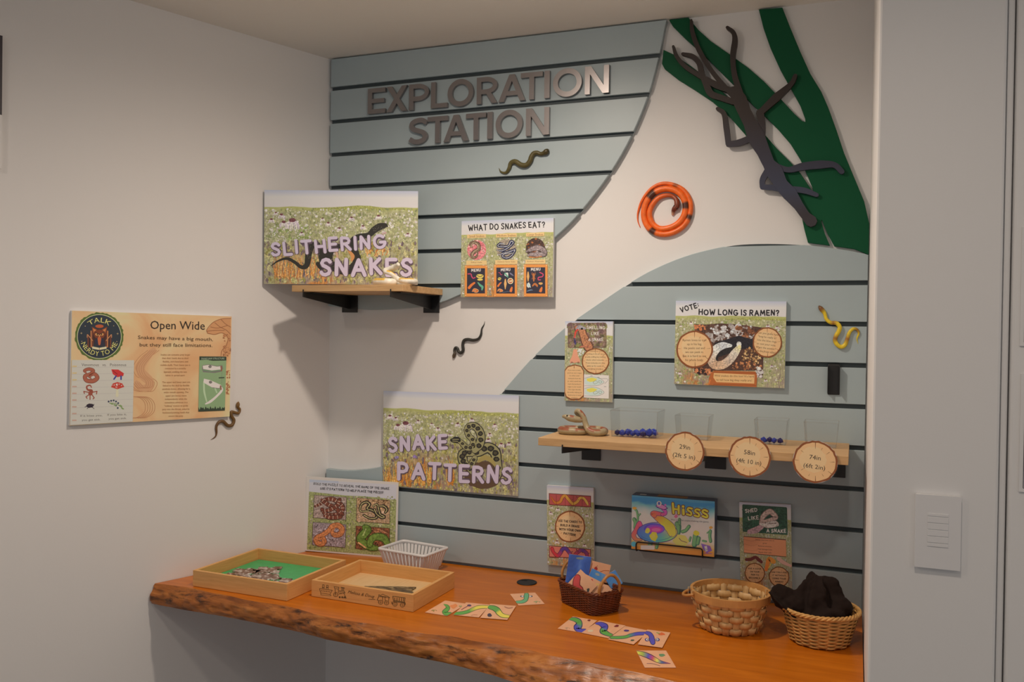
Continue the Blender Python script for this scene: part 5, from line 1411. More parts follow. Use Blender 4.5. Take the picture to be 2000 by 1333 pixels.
p.poly([(cx-8, cy-12), (cx+8, cy-12), (cx, cy+8)], K(206, 150, 100)); p.ell(cx, cy+45, 44, 40, K(46, 44, 60), 20); p.rib([(cx, cy+18), (cx, cy+70)], [34, 46, 20], K(190, 96, 56), True)
p.poly([(cx-66, cy+92), (cx, cy+104), (cx+66, cy+92), (cx+66, cy+112), (cx, cy+124), (cx-66, cy+112)], K(216, 196, 156)); p.rib([(cx, cy+104), (cx, cy+124)], 4, bk_)
p.build('owl_emblem')
p = Print(B, lift=.0008); tb = K(44, 34, 30)
p.txt('Open Wide', (815, 252), (1325, 256), 78, tb); p.build('heading')
p = Print(B, lift=.0008); ts = K(78, 56, 36)
p.txt('Snakes may have a big mouth,', (700, 345), (1402, 362), 32, ts); p.txt('but they still face limitations.', (716, 414), (1398, 418), 32, ts); p.build('subheading')
p = Print(B, lift=.0008); tb2 = K(150, 100, 62)
for i, t in enumerate(('Snakes can consume prey larger', 'than their heads due to their', 'flexible, non-fused jaws and', 'mobile skulls. Their lower jaw is', 'connected by a stretchy', 'ligament, enabling the two', 'halves to spread apart.')): p.ctxt(t, 1050, 498+i*32, 15, tb2, 0, (374/30)/ (374/30) if i < 4 else .95)
for i, t in enumerate(('The upper and lower jaws are', 'linked to the skull by flexible', 'quadrate bones, allowing for a', 'wider mouth opening. The', 'upper jaw bones move', 'independently while the', 'sometimes advances in a', '"walking" motion to guide', 'prey into the throat, aided by', 'backward pointing teeth that', 'secure the prey.')): p.ctxt(t, 1058, 754+i*31.5, 15, tb2, -.005)
p.build('body_text')
p = Print(B, lift=.0008)
p.poly([(95, 541), (665, 543), (655, 1112), (82, 1140)], K(196, 186, 170))
for k in range(8): p.rib([(95, 610+k*62), (660, 606+k*60)], 2.5, K(176, 166, 156), False)
for k in range(9): p.rib([(100, 600+k*62), (140, 600+k*62)], 12, K(206, 176, 120) if k < 3 else K(190, 150, 130), False)
p.txt('Venomous   vs.   Poisonous', (183, 598), (592, 598), 26, K(80, 72, 66))
rd = K(150, 74, 56)
p.snake([(225, 660), (210, 640), (250, 625), (290, 640), (265, 670), (215, 690), (230, 730), (290, 735), (328, 705), (300, 670), (255, 690), (270, 712)], [10, 22, 24, 26, 26, 28, 30, 32, 30, 26, 22, 8], K(166, 92, 68), K(110, 52, 42))
p.rib([(265, 850), (275, 825), (240, 815), (232, 785), (262, 775), (275, 795)], [40, 26, 16, 14, 12, 8], rd, True, 5)
for q in ([(250, 840), (205, 830), (210, 850)], [(280, 840), (325, 830), (320, 855)], [(255, 860), (225, 880), (235, 895)], [(280, 862), (300, 890), (290, 900)], [(262, 868), (262, 905)]): p.rib(q, 9, rd, True)
p.ell(262, 962, 34, 20, K(44, 34, 44), 14, .1); [p.rib([(262, 962), (x, y)], 5, K(44, 34, 44)) for x, y in ((215, 975), (300, 950), (235, 990), (300, 990), (225, 965))]
p.poly([(455, 628), (520, 630), (572, 665), (565, 690), (510, 700), (470, 672)], K(196, 50, 48)); p.rib([(500, 690), (480, 718)], 14, K(54, 64, 130)); p.rib([(545, 690), (545, 720)], 14, K(54, 64, 130)); p.rib([(470, 640), (510, 672)], 8, K(150, 36, 36))
p.rib([(512, 800), (510, 870)], [18, 26], K(206, 194, 160), True); p.poly([(453, 792), (470, 758), (512, 745), (556, 758), (576, 790), (512, 812)], K(190, 62, 48)); p.speck(reg_ell(512, 778, 46, 22), 14, 6, [K(226, 214, 200)], 2)
p.rib([(440, 940), (500, 945), (560, 985)], 6, K(120, 136, 84), True, 4); [p.ell(x, y, 9, 9, K(60, 66, 84), 8) for x, y in ((432, 925), (455, 918), (478, 915), (500, 925), (520, 940), (500, 962), (516, 985))]; [p.ell(x, y, 16, 7, K(130, 150, 90), 8, 0, 30) for x, y in ((460, 945), (490, 958), (545, 965), (560, 990))]
p.txt('If it bites you,', (175, 1064), (375, 1060), 18, K(110, 100, 92)); p.txt('you get sick.', (188, 1102), (358, 1098), 18, K(110, 100, 92)); p.txt('If you bite it,', (422, 1056), (598, 1052), 18, K(110, 100, 92)); p.txt('you get sick.', (432, 1092), (598, 1088), 18, K(110, 100, 92))
p.build('comparison_chart')
p = Print(B, lift=.0008); gg, gd = K(134, 156, 112), K(52, 62, 48)
p.poly([(1275, 506), (1530, 508), (1518, 1015), (1267, 1024)], gg); p.poly([(1275, 506), (1530, 508), (1530, 545), (1400, 548), (1340, 538), (1276, 542)], gd); p.txt('SNAKE JAW STRUCTURE', (1292, 536), (1512, 534), 17, K(170, 180, 150))
sk, so = K(222, 216, 206), K(120, 112, 104)
p.poly([(1302, 590), (1360, 580), (1440, 596), (1492, 590), (1500, 620), (1480, 650), (1420, 662), (1310, 655), (1300, 630)], so); p.poly([(1306, 594), (1360, 586), (1440, 602), (1486, 598), (1490, 620), (1470, 635), (1400, 640), (1310, 625)], sk); p.rib([(1310, 632), (1380, 645), (1470, 635)], 10, K(110, 140, 100), True); p.ell(1375, 602, 16, 14, so, 12)
p.poly([(1318, 715), (1380, 730), (1480, 775), (1488, 800), (1460, 808), (1400, 800), (1312, 752)], sk); p.ell(1380, 748, 16, 14, so, 12); p.rib([(1480, 790), (1488, 825), (1440, 880), (1380, 930), (1335, 952)], [16, 22, 20, 24, 12], sk, True, 5); p.rib([(1400, 800), (1460, 808), (1486, 790)], 6, so, True)
p.rib([(1318, 760), (1322, 840), (1345, 930)], [16, 18, 12], K(176, 190, 150), True, 4); p.rib([(1425, 810), (1440, 845)], 14, K(170, 186, 146)); p.rib([(1480, 600), (1484, 640)], 14, K(140, 92, 70)); p.rib([(1475, 785), (1480, 815)], 14, K(140, 92, 70)); p.rib([(1488, 650), (1486, 760)], 2.5, so); p.rib([(1462, 708), (1508, 706)], 10, gd)
p.poly([(1267, 1024)]+[(1267+251*i/22, (1000 if i % 2 else 980)+8*math.sin(i*1.7)) for i in range(23)]+[(1518, 1015)], gd); p.build('jaw_diagram')

# ---- snake patterns
B = Board('poster', 'meadow poster reading SNAKE PATTERNS above the white basket', 'poster', [(115, 82), (1575, 125), (1562, 1225), (88, 1094)], wallY(-0.0075), (730, 750, .18007), 0.004)
p = Print(B, True)
p.poly([(600, 302), (760, 308), (900, 294), (1010, 288), (1110, 296), (1200, 318), (1380, 326), (1568, 336), (1568, 348), (600, 330)], K(160, 156, 84))
p.speck(reg_rect(95, 320, 1560, 640), 800, 13, [K(180, 174, 124), K(150, 150, 100), K(186, 178, 106), K(194, 186, 150), K(210, 198, 192), K(168, 158, 126)], 8)
p.speck(reg_rect(95, 640, 1560, 1190), 900, 16, [K(160, 146, 92), K(128, 110, 92), K(178, 166, 100), K(116, 96, 100), K(186, 172, 120), K(150, 140, 70)], 9, 1.9)
rg = random.Random(6); cone_flower(p, 345, 432, 84, rg); cone_flower(p, 262, 450, 50, rg)
small_flowers(p, [(625, 430), (690, 480), (905, 430), (1060, 380), (1240, 600), (1465, 640), (1255, 540), (1380, 650), (820, 545), (180, 350), (480, 400), (240, 370), (1310, 440), (1130, 440)], 34)
for i in range(110):
    x = rg.uniform(110, 640) if i < 85 else rg.uniform(790, 850); yb = rg.uniform(1060, 1110); yt = yb-rg.uniform(120, 300)
    p.rib([(x, yb), (x+rg.uniform(-20, 20), (yb+yt)/2), (x+rg.uniform(-45, 45), yt)], [10, 7, 2], rg.choice([K(206, 128, 44), K(212, 150, 74), K(180, 108, 44), K(216, 170, 90)]), False, 3)
p.ell(440, 785, 24, 18, K(150, 122, 164), 12, .2); p.ell(245, 795, 22, 16, K(140, 122, 160), 12, .2)
p.build('meadow_print')
p = Print(B, lift=.0009)
by_, bk2, bl_ = K(150, 140, 96), K(40, 36, 34), K(78, 70, 50)
def pat(pts, w, side=1):
    p.snake(pts, w, by_, bk2, .22); P = spline(pts, 8)
    ww = [float(v) for v in lerp_list(w, len(P))]
    for i in range(3, len(P)-3, 6): p.ell(P[i][0], P[i][1], ww[i]*.36, ww[i]*.33, bk2, 12, .12); p.ell(P[i][0], P[i][1], ww[i]*.2, ww[i]*.17, bl_, 10)
p.rib([(1050, 1080), (1020, 1000), (1060, 920), (1180, 880), (1300, 900), (1340, 980), (1290, 1070), (1160, 1100), (1070, 1080)], [60, 90, 90, 80, 90, 96, 90, 80, 60], K(92, 68, 48), True, 6)
pat([(1060, 960), (1000, 880), (960, 830), (960, 760), (1020, 740), (1120, 740), (1230, 690), (1310, 740), (1330, 830), (1350, 960), (1320, 1050)], [50, 60, 90, 90, 80, 86, 100, 104, 90, 70, 50])
p.rib([(1130, 840), (1200, 800), (1270, 830), (1320, 900)], [30, 60, 50, 20], K(160, 140, 80), True, 6)
pat([(1090, 800), (1060, 860), (1040, 900)], [50, 60, 40])
pat([(900, 600), (950, 640), (1000, 690), (1060, 680), (1070, 610), (1020, 550), (1010, 480), (1070, 450), (1130, 490), (1160, 570), (1140, 660), (1090, 720)], [50, 50, 56, 60, 56, 54, 58, 66, 76, 82, 84, 60])
p.poly([(818, 606), (870, 570), (920, 575), (940, 610), (900, 640), (840, 630)], bk2); p.rib([(850, 600), (915, 600)], 9, by_); p.rib([(850, 618), (905, 622)], 8, by_)
p.build('snake_picture')
p = Print(B, lift=.0016)
title(p, 'SNAKE', (165, 742), (792, 712), 178, 36, 21, .07); title(p, 'PATTERNS', (250, 1042), (1488, 1092), 205, 38, 8, .06)
p.build('title_lettering')

# ---- build the puzzle: stands on the counter in the corner
pa, pb = onZ(598, 1077, ZT), onZ(775, 1091, ZT)
pb[1] = min(pb[1], -0.010); pa[1] = min(pa[1], -0.058)
dd = pb-pa; nn_ = np.array([dd[1], -dd[0], 0]); nn_ /= np.linalg.norm(nn_)
B = Board('poster', 'white framed puzzle instructions with four snake photos in the corner', 'poster', [(95, 128), (1235, 210), (1222, 1132), (112, 1045)], lambda x, y: on_plane(x, y, pa, nn_), (580, 910, .16), 0.004, m=M_WHITE)
p = Print(B, lift=.0003); p.poly([(135, 168), (1215, 238), (1207, 420), (137, 360)], K(192, 184, 186)); p.poly([(137, 165), (500, 190), (500, 215), (137, 200)], K(176, 176, 190)); p.build('sky_print')
p = Print(B, True, lift=.0004)
p.poly([(138, 318), (600, 370), (800, 378), (960, 392), (1212, 425), (1200, 1108), (140, 1030)], K(150, 150, 96)); p.speck(reg_rect(150, 380, 1195, 1020), 800, 15, [K(170, 168, 100), K(128, 132, 76), K(146, 142, 96), K(112, 122, 62), K(186, 178, 140), K(150, 134, 124)], 8); p.build('meadow_print')
p = Print(B, lift=.0009)
p.hand('BUILD THE PUZZLE TO REVEAL THE NAME OF THE SNAKE.', (190, 234), (1132, 302), 30, 4.6, BLK, .08, 5); p.hand("USE IT'S PATTERN TO HELP PLACE THE PIECES!", (276, 294), (1052, 348), 30, 4.6, BLK, .08, 9); p.build('heading')
def quadphoto(P, bg): q = Print(B, True, lift=.0009); c = np.mean(P, axis=0); q.poly(P, K(44, 36, 32)); q.poly([tuple(np.array(x)+(c-np.array(x))*.022) for x in P], bg); return q
q = quadphoto([(202, 360), (608, 388), (606, 672), (202, 644)], K(160, 136, 124)); q.speck(reg_rect(225, 385, 590, 640), 160, 12, [K(176, 152, 140), K(140, 118, 110), K(190, 168, 156)], 2)
q = q.cut('photo'); rb_, rl = K(118, 62, 46), K(206, 184, 160)
rg = random.Random(5)
for pts in ([(225, 500), (290, 470), (330, 430), (420, 410), (500, 450), (560, 510), (540, 580), (450, 610), (360, 600), (310, 540)], [(300, 420), (380, 480), (470, 520), (560, 600)], [(330, 560), (420, 540), (500, 480), (520, 420)], [(340, 620), (430, 640), (540, 630)]):
    q.snake(pts, [26, 44, 46, 46, 40], rb_, K(60, 36, 30)); P = spline(pts, 6)
    for i in range(1, len(P)-1, 3): t = P[i+1]-P[i-1]; t = t/np.linalg.norm(t)*20; q.rib([(P[i][0]-t[1], P[i][1]+t[0]), tuple(P[i]), (P[i][0]+t[1], P[i][1]-t[0])], 6, rl, False)
q.build('snake_picture')
q = quadphoto([(728, 394), (1140, 428), (1136, 718), (730, 686)], K(176, 140, 104)); q.speck(reg_rect(745, 420, 1120, 540), 150, 13, [K(140, 104, 68), K(112, 80, 52), K(196, 156, 112)], 2); q.speck(reg_rect(745, 560, 1120, 690), 60, 14, [K(206, 172, 144), K(190, 156, 128)], 3); q = q.cut('photo')
for pts in ([(880, 560), (780, 560), (790, 480), (850, 450), (890, 480), (860, 530), (920, 550), (970, 590), (975, 640), (900, 650), (820, 610)], [(930, 500), (980, 480), (1000, 540), (1020, 600), (1070, 630), (1040, 640), (980, 600), (950, 540)], [(1000, 500), (1060, 500), (1100, 540), (1080, 580)]):
    q.snake(pts, [16, 30, 32, 32, 24], K(56, 48, 38), K(36, 30, 26)); q.rib(pts, 8, K(196, 180, 120), True, 6)
q.build('snake_picture')
q = quadphoto([(202, 694), (612, 724), (606, 1004), (200, 972)], K(150, 132, 132)); q.speck(reg_rect(220, 730, 595, 985), 260, 10, [K(180, 164, 168), K(122, 104, 104), K(196, 182, 184), K(100, 84, 84)], 2); q = q.cut('photo')
q.snake([(280, 900), (330, 890), (350, 930), (320, 960), (260, 940), (255, 890), (330, 850), (400, 800), (440, 750), (510, 735), (560, 780), (540, 840), (470, 850), (440, 800), (470, 770)], [30, 40, 50, 54, 54, 52, 50, 52, 54, 56, 58, 56, 50, 40, 16], K(196, 124, 76), K(124, 70, 44)); q.build('snake_picture')
q = quadphoto([(728, 738), (1140, 768), (1136, 1044), (730, 1016)], K(126, 76, 50)); q.speck(reg_rect(745, 770, 1120, 1020), 200, 13, [K(160, 98, 62), K(96, 58, 42), K(186, 120, 76), K(70, 44, 36)], 2)
for a, b in (((950, 800), (1090, 860)), ((960, 860), (1060, 790)), ((1000, 780), (1110, 830))): q.rib([a, b], 8, K(196, 140, 100), False)
q = q.cut('photo'); q.snake([(840, 760), (870, 790), (820, 850), (790, 900), (840, 960), (930, 1000), (1000, 1010)], [60, 84, 90, 84, 80, 70, 40], K(104, 130, 56), K(58, 76, 30)); q.snake([(900, 970), (920, 900), (990, 870), (1070, 890), (1110, 950)], [60, 70, 74, 76, 60], K(110, 136, 60), K(58, 76, 30)); q.rib([(850, 780), (830, 830), (815, 860)], 16, K(166, 180, 110), True, 4)
q.rib([(760, 940), (860, 1010)], 18, K(206, 152, 104), False); q.build('snake_picture')

# ---- smelling like a snake
B = Board('poster', 'narrow board headed SMELLING LIKE A SNAKE over the long shelf', 'poster', [(98, 122), (755, 130), (738, 1235), (85, 1215)], wallY(-0.0115), (1090, 610, .14252), 0.0108)
p = Print(B, True); p.speck(reg_rect(95, 350, 740, 1215), 500, 13, [K(170, 170, 120), K(146, 152, 104), K(190, 184, 150), K(130, 136, 104)], 8); p.build('meadow_print')
p = Print(B, True, lift=.0007); p.rect(133, 146, 666, 492, K(116, 92, 74), 22); p.speck(reg_rect(150, 165, 650, 475), 170, 34, [K(130, 112, 76), K(112, 84, 80), K(140, 110, 96), K(96, 84, 60), K(126, 120, 72)], 3)
p.snake([(255, 215), (320, 240), (350, 320), (380, 400), (420, 480)], [50, 80, 90, 100, 110], K(176, 116, 80), K(96, 60, 48)); p.rib([(262, 232), (300, 205), (370, 225)], [40, 60, 30], K(150, 140, 140), True, 4); p.ell(330, 228, 16, 16, BLK, 12)
p.rib([(270, 240), (245, 270), (232, 330), (226, 360)], [24, 26, 18, 12], K(190, 62, 48), True, 4); p.rib([(226, 355), (232, 400), (240, 435)], [8, 30, 26], K(70, 58, 96), True, 4)
p.speck(reg_ell(385, 380, 40, 60), 14, 8, [K(60, 40, 36)], 3); p.rib([(300, 480), (380, 470), (440, 478)], 26, K(170, 104, 76), True, 3); p.build('photo')
p = Print(B, lift=.0014); w_ = K(232, 226, 222)
p.hand('SMELLING', (398, 236), (646, 236), 46, 7, w_, .08, 2); p.hand('LIKE', (458, 316), (566, 316), 44, 7, w_, .08, 3); p.hand('A SNAKE', (420, 400), (622, 398), 44, 7, w_, .08, 4); p.build('heading')
p = Print(B, lift=.0008); p.poly([(215, 510), (262, 510), (275, 600), (308, 668), (296, 700), (250, 690), (230, 704), (208, 690), (172, 702), (160, 670), (196, 600)], K(214, 144, 112)); p.ell(190, 690, 14, 8, K(150, 84, 66), 10); p.ell(280, 690, 14, 8, K(150, 84, 66), 10); p.speck(reg_ell(310, 545, 45, 45), 26, 16, [K(200, 196, 190), K(214, 210, 206)], 2); p.build('nose_picture')
bt = K(84, 52, 32)
p = Print(B, lift=.001); p.slab(515, 675, 190, 178); p = p.cut('wood_slice')
for i, t in enumerate(('Whenever we smell', 'something in the air, we are', 'actually sniffing tiny building', 'blocks called molecules.', 'These molecules are what', 'make up the scents of', 'everything around us.')): p.ctxt(t, 512, 543+i*41, 18, bt, .01, .98)
p.build('lettering')
p = Print(B, lift=.001); q = [(88, 800), (130, 745), (230, 718), (320, 740), (356, 800), (356, 1150), (300, 1200), (180, 1205), (110, 1170), (88, 1110)]; p.poly(q, K(128, 70, 36)); c = np.mean(q, axis=0); p.poly([(c[0]+(x-c[0])*.93, c[1]+(y-c[1])*.94) for x, y in q], K(222, 166, 116))
for i, t in enumerate(("If you were a snake,", "you'd use your tongue", 'to collect scent', 'molecules from the', 'air, which would then', "reach the Jacobson's", 'organ in your mouth.', 'This organ decodes', 'the smells, helping you', 'locate prey or avoid', 'predators.')): p.ctxt(t, 226, 806+i*38, 17, bt, .01, .9)
p.rib([(222, 735), (222, 770)], 7, K(110, 60, 34)); p.build('log_text')
p = Print(B, lift=.0012); p.poly([(357, 855), (698, 868), (694, 1186), (355, 1172)], K(214, 208, 204))
for y in (0, 140):
    p.poly([(370, 915+y), (450, 890+y), (560, 905+y), (630, 960+y), (560, 1000+y), (430, 1005+y), (368, 985+y)], K(190, 200, 186)); p.poly([(392, 915+y), (470, 898+y), (540, 918+y), (500, 950+y), (440, 960+y), (400, 945+y)], K(222, 196, 84))
    ol = K(110, 112, 104)
    for q in ([(365, 910+y), (450, 888+y), (560, 905+y), (632, 960+y), (560, 1003+y), (430, 1010+y), (365, 1010+y)], [(480, 960+y), (520, 940+y), (545, 965+y), (500, 985+y), (480, 960+y)], [(560, 940+y), (600, 950+y), (590, 975+y), (560, 965+y), (560, 940+y)]): p.rib(q, 4, ol, True, 4)
p.rib([(560, 912), (670, 915), (680, 940), (640, 980)], 4, K(110, 112, 104), True, 4)
for x, y in ((445, 876), (540, 895), (630, 1022)): p.rib([(x, y), (x+30, y)], 7, K(140, 136, 132), False)
p.build('skull_diagram')

# ---- vote: how long is ramen
B = Board('poster', 'board asking VOTE HOW LONG IS RAMEN with a log photo', 'poster', [(100, 87), (1180, 98), (1160, 942), (83, 903)], wallY(-0.0115), (1300, 570, .2), 0.0108)
p = Print(B, True); p.poly([(560, 262), (760, 258), (900, 248), (1000, 262), (1178, 272), (1178, 282), (560, 275)], K(158, 154, 84)); p.speck(reg_rect(95, 270, 1165, 900), 800, 12, [K(170, 168, 108), K(146, 150, 88), K(190, 180, 142), K(200, 190, 176), K(150, 140, 100), K(128, 136, 76)], 8)
small_flowers(p, [(150, 330), (250, 300), (1000, 330), (1090, 345), (140, 790), (1040, 720), (980, 860)], 22); p.build('meadow_print')
p = Print(B, lift=.0007); p.hand('VOTE:', (152, 205), (330, 152), 54, 10, BLK, .07, 3); p.hand('HOW LONG IS RAMEN?', (326, 226), (1108, 240), 60, 11, BLK, .08, 12); p.build('heading')
p = Print(B, True, lift=.0007); p.poly([(280, 318), (400, 322), (540, 310), (700, 320), (900, 345), (1000, 360), (960, 500), (958, 640), (950, 840), (900, 830), (880, 770), (470, 770), (420, 820), (310, 800), (280, 790), (300, 560)], K(78, 52, 42))
p.speck(reg_rect(400, 330, 850, 470), 110, 26, [K(186, 176, 170), K(160, 146, 138), K(196, 190, 186), K(96, 66, 52)], 2); p.speck(reg_rect(290, 325, 390, 370), 20, 16, [K(206, 132, 84), K(190, 112, 70)], 3); p.speck(reg_rect(700, 350, 860, 470), 30, 24, [K(120, 72, 46), K(86, 54, 40), K(160, 104, 70)], 4)
p.poly([(480, 500), (620, 460), (720, 430), (860, 470), (850, 560), (700, 560), (480, 560)], K(38, 34, 38)); p.speck(reg_ell(840, 640, 90, 90), 110, 13, [K(176, 130, 82), K(120, 82, 52), K(84, 56, 40), K(206, 168, 116)], 5); p.speck(reg_rect(640, 690, 940, 760), 60, 14, [K(150, 92, 58), K(96, 60, 44), K(186, 120, 76)], 6); p.speck(reg_rect(890, 740, 955, 835), 24, 16, [K(206, 196, 192), K(190, 176, 170)], 7); p.speck(reg_rect(290, 750, 460, 810), 30, 18, [K(50, 34, 32), K(196, 122, 80)], 8)
p.poly([(420, 700), (480, 560), (500, 520), (640, 510), (690, 560), (640, 600), (520, 640), (510, 680), (560, 680), (640, 640), (560, 740), (460, 740)], K(40, 34, 34))
p.rib([(640, 528), (560, 528), (490, 570), (450, 650), (480, 715), (560, 715), (630, 665), (680, 600), (715, 550), (722, 520)], [30, 72, 84, 86, 84, 84, 82, 76, 52, 36], [K(196, 192, 188), K(190, 186, 184), K(206, 200, 192), K(196, 170, 146), K(190, 150, 118), K(196, 160, 128), K(190, 166, 146), K(196, 180, 160), K(214, 196, 150), K(206, 198, 190)], True, 6)
p.ell(720, 515, 24, 28, K(206, 200, 192), 14); p.ell(724, 540, 16, 20, K(222, 196, 140), 12); p.build('log_photo')
bt = K(96, 58, 34)
p = Print(B, lift=.0012); p.slab(285, 563, 180, 184); p = p.cut('wood_slice')
for i, t in enumerate(('Ramen loves to curl', 'up in his log.', 'He peeks out and', 'we can peek in.', 'But it is hard to see', 'his whole body.')): p.ctxt(t, 284, 484+i*39, 22, bt, .0, .92)
p.build('lettering')
p = Print(B, lift=.0012); p.slab(995, 496, 143, 148); p = p.cut('wood_slice')
for i, t in enumerate(('Can you guess how', 'long he really is?', 'Use the blue rings', 'to cast your vote.', 'Want the answer?', 'Ask the front desk!')): p.ctxt(t, 1003-i*6, 420+i*35, 19, bt, .12, .95)
p.build('lettering')
p = Print(B, lift=.0012); p.poly([(445, 800), (480, 772), (880, 780), (897, 820), (890, 936), (425, 912), (425, 850)], K(170, 92, 44)); p.poly([(475, 795), (872, 812), (868, 898), (500, 885), (470, 840)], K(222, 166, 110)); p.rib([(440, 860), (425, 905)], 14, K(196, 112, 56), False)
for y in (786, 905): p.rib([(470, y), (700, y+6), (885, y+10)], 4, K(120, 60, 30), True, 3)
p.ctxt("Wild snakes do this too! It's hard", 672, 834, 20, bt, .02, 1.0); p.ctxt('to tell how big they really are!', 672, 874, 20, bt, .02, 1.0); p.build('plank_text')

# ---- use the cards
B = Board('poster', 'narrow board telling to build a snake with cards, behind the brown basket', 'poster', [(132, 83), (552, 112), (545, 832), (130, 797)], wallY(-0.0115), (1040, 930, .21765), 0.0108)
p = Print(B, True); p.speck(reg_rect(135, 280, 545, 800), 420, 10, [K(150, 150, 108), K(128, 130, 86), K(172, 164, 136), K(186, 178, 172)], 8); small_flowers(p, [(170, 280), (230, 295), (165, 330), (490, 355), (220, 590), (465, 620), (180, 500)], 22); p.build('meadow_print')
p = Print(B, lift=.0008); p.poly([(150, 155), (530, 182), (528, 286), (150, 262)], K(92, 40, 34)); p.poly([(156, 161), (525, 188), (523, 280), (156, 257)], K(176, 78, 74)); q = [(170, 190), (205, 240), (250, 235), (275, 190), (300, 182), (330, 215), (365, 252), (405, 235), (430, 202), (465, 205), (490, 240), (500, 262)]; p.snake(q, [8, 20, 24, 24, 24, 24, 24, 24, 22, 20, 22, 14], [K(186, 96, 40), K(206, 150, 60), K(216, 176, 84)], K(112, 52, 30)); [p.rib([(x, 166+(x-156)*.07), (x, 258+(x-156)*.06)], 3, K(92, 40, 34), False) for x in (218, 298, 372, 450)]; p.speck(reg_rect(170, 175, 515, 265), 10, 5, [K(84, 50, 60)], 2); p.build('card_strip')
p = Print(B, lift=.0008); p.slab(338, 458, 137, 143); p = p.cut('wood_slice')
for i, (t, a, b) in enumerate((('USE THE CARDS TO', 232, 445), ('BUILD A SNAKE', 252, 422), ('WITH YOUR OWN', 240, 432), ('PATTERN', 280, 385))): p.hand(t, (a, 416+i*37), (b, 430+i*38), 22, 4.4, K(60, 38, 28), .06, i)
p.build('lettering')
p = Print(B, lift=.0008); p.poly([(148, 626), (522, 658), (518, 742), (148, 732)], K(92, 40, 34)); p.poly([(153, 632), (517, 664), (514, 738), (153, 726)], K(196, 108, 92)); q = [(175, 655), (190, 690), (225, 718), (252, 690), (270, 660), (300, 655), (330, 690), (360, 725), (400, 690), (440, 668), (480, 690), (490, 730)]; p.snake(q, [26, 22, 28, 28, 28, 28, 26, 26, 26, 26, 26, 26], [K(186, 52, 62), K(190, 50, 58), K(84, 52, 120), K(80, 52, 122), K(190, 60, 60), K(84, 52, 120), K(150, 50, 90)], K(80, 30, 40)); p.speck(reg_rect(165, 650, 505, 720), 10, 6, [K(60, 44, 60)], 2); p.build('card_strip')

# ---- shed like a snake (hangs in the shade of the long shelf)
sh = 1.55
B = Board('poster', 'narrow board headed SHED LIKE A SNAKE behind the pale strip basket', 'poster', [(108, 72), (782, 115), (762, 1230), (92, 1180)], wallY(-0.0115), (1430, 970, .15012), 0.0108)
p = Print(B, True); p.speck(reg_rect(100, 330, 765, 1200), 420, 13, [K(120, 124, 84, sh), K(104, 106, 70, sh), K(140, 134, 112, sh), K(150, 142, 136, sh)], 8); p.build('meadow_print')
p = Print(B, True, lift=.0008); p.poly([(148, 110), (160, 103), (720, 146), (732, 158), (728, 505), (715, 506), (150, 462), (142, 450)], K(40, 66, 50, sh)); p.speck(reg_rect(170, 150, 700, 440), 60, 40, [K(46, 78, 58, sh), K(38, 62, 48, sh)], 3)
p.rib([(230, 462), (320, 440), (400, 390)], [60, 84, 60], K(150, 118, 118, sh), True, 4); p.snake([(380, 350), (420, 260), (500, 200), (550, 230), (585, 280), (500, 310), (420, 330)], [30, 56, 60, 56, 44, 40, 30], K(170, 146, 132, sh), K(110, 84, 80, sh)); p.snake([(380, 360), (470, 385), (560, 380), (610, 375), (570, 335), (460, 350)], [30, 50, 44, 16, 30, 20], K(186, 170, 150, sh), K(120, 96, 88, sh)); p.build('photo')
p = Print(B, lift=.0014); w_ = K(206, 198, 190, sh)
p.hand('SHED', (188, 220), (345, 200), 52, 10, w_, .06, 2); p.hand('LIKE', (222, 312), (360, 300), 52, 10, w_, .06, 3); p.hand('A SNAKE', (456, 472), (708, 482), 52, 10, w_, .06, 4); p.build('heading')
p = Print(B, lift=.0008); p.poly([(152, 518), (706, 562), (704, 792), (150, 740)], K(84, 48, 36, sh)); p.poly([(154, 528), (704, 574), (702, 784), (152, 732)], K(176, 112, 76, sh))
for y in (560, 620, 690): p.rib([(156, y), (250, y+22), (330, y+10)], 3, K(140, 82, 54, sh), True, 4)
for i, t in enumerate(('Snakes shed their skin to', 'grow.', 'Remove parasites.', 'Heal damaged skin.', 'Repair their cells.')): p.ctxt(t, 430, 580+i*40, 18, K(70, 40, 30, sh), .06, .95)
p.build('plank_text')
p = Print(B, lift=.0008); p.rib([(180, 825), (240, 820), (300, 795), (345, 830), (375, 855)], [40, 44, 40, 46, 40], K(84, 36, 32, sh), True, 4); p.rib([(435, 955), (455, 880), (480, 815), (535, 850)], [44, 50, 60, 60], [K(190, 92, 40, sh), K(206, 112, 44, sh)], True, 4); p.rib([(470, 930), (505, 870)], 14, K(206, 140, 60, sh)); p.rib([(600, 810), (660, 860), (755, 905)], [50, 50, 30], K(170, 128, 112, sh), True, 4); p.build('sock_pictures')
for cx, cy, r, lines in ((285, 1000, 132, ('USE A SOCK', 'ON YOUR', 'ARM TO', 'BECOME A.')), (600, 1045, 132, ('CAN YOU LOSE', 'IT WITHOUT', 'USING YOUR', 'HANDS?'))):
    p = Print(B, lift=.001); p.slab(cx, cy, r, r, shade=.8); p = p.cut('wood_slice')
    for i, t in enumerate(lines): W2 = 12.0*len(t)*.72; p.hand(t, (cx-W2, cy-50+i*40), (cx+W2, cy-44+i*40), 21, 4.4, K(60, 40, 30, sh), .06, i)
    p.build('lettering')

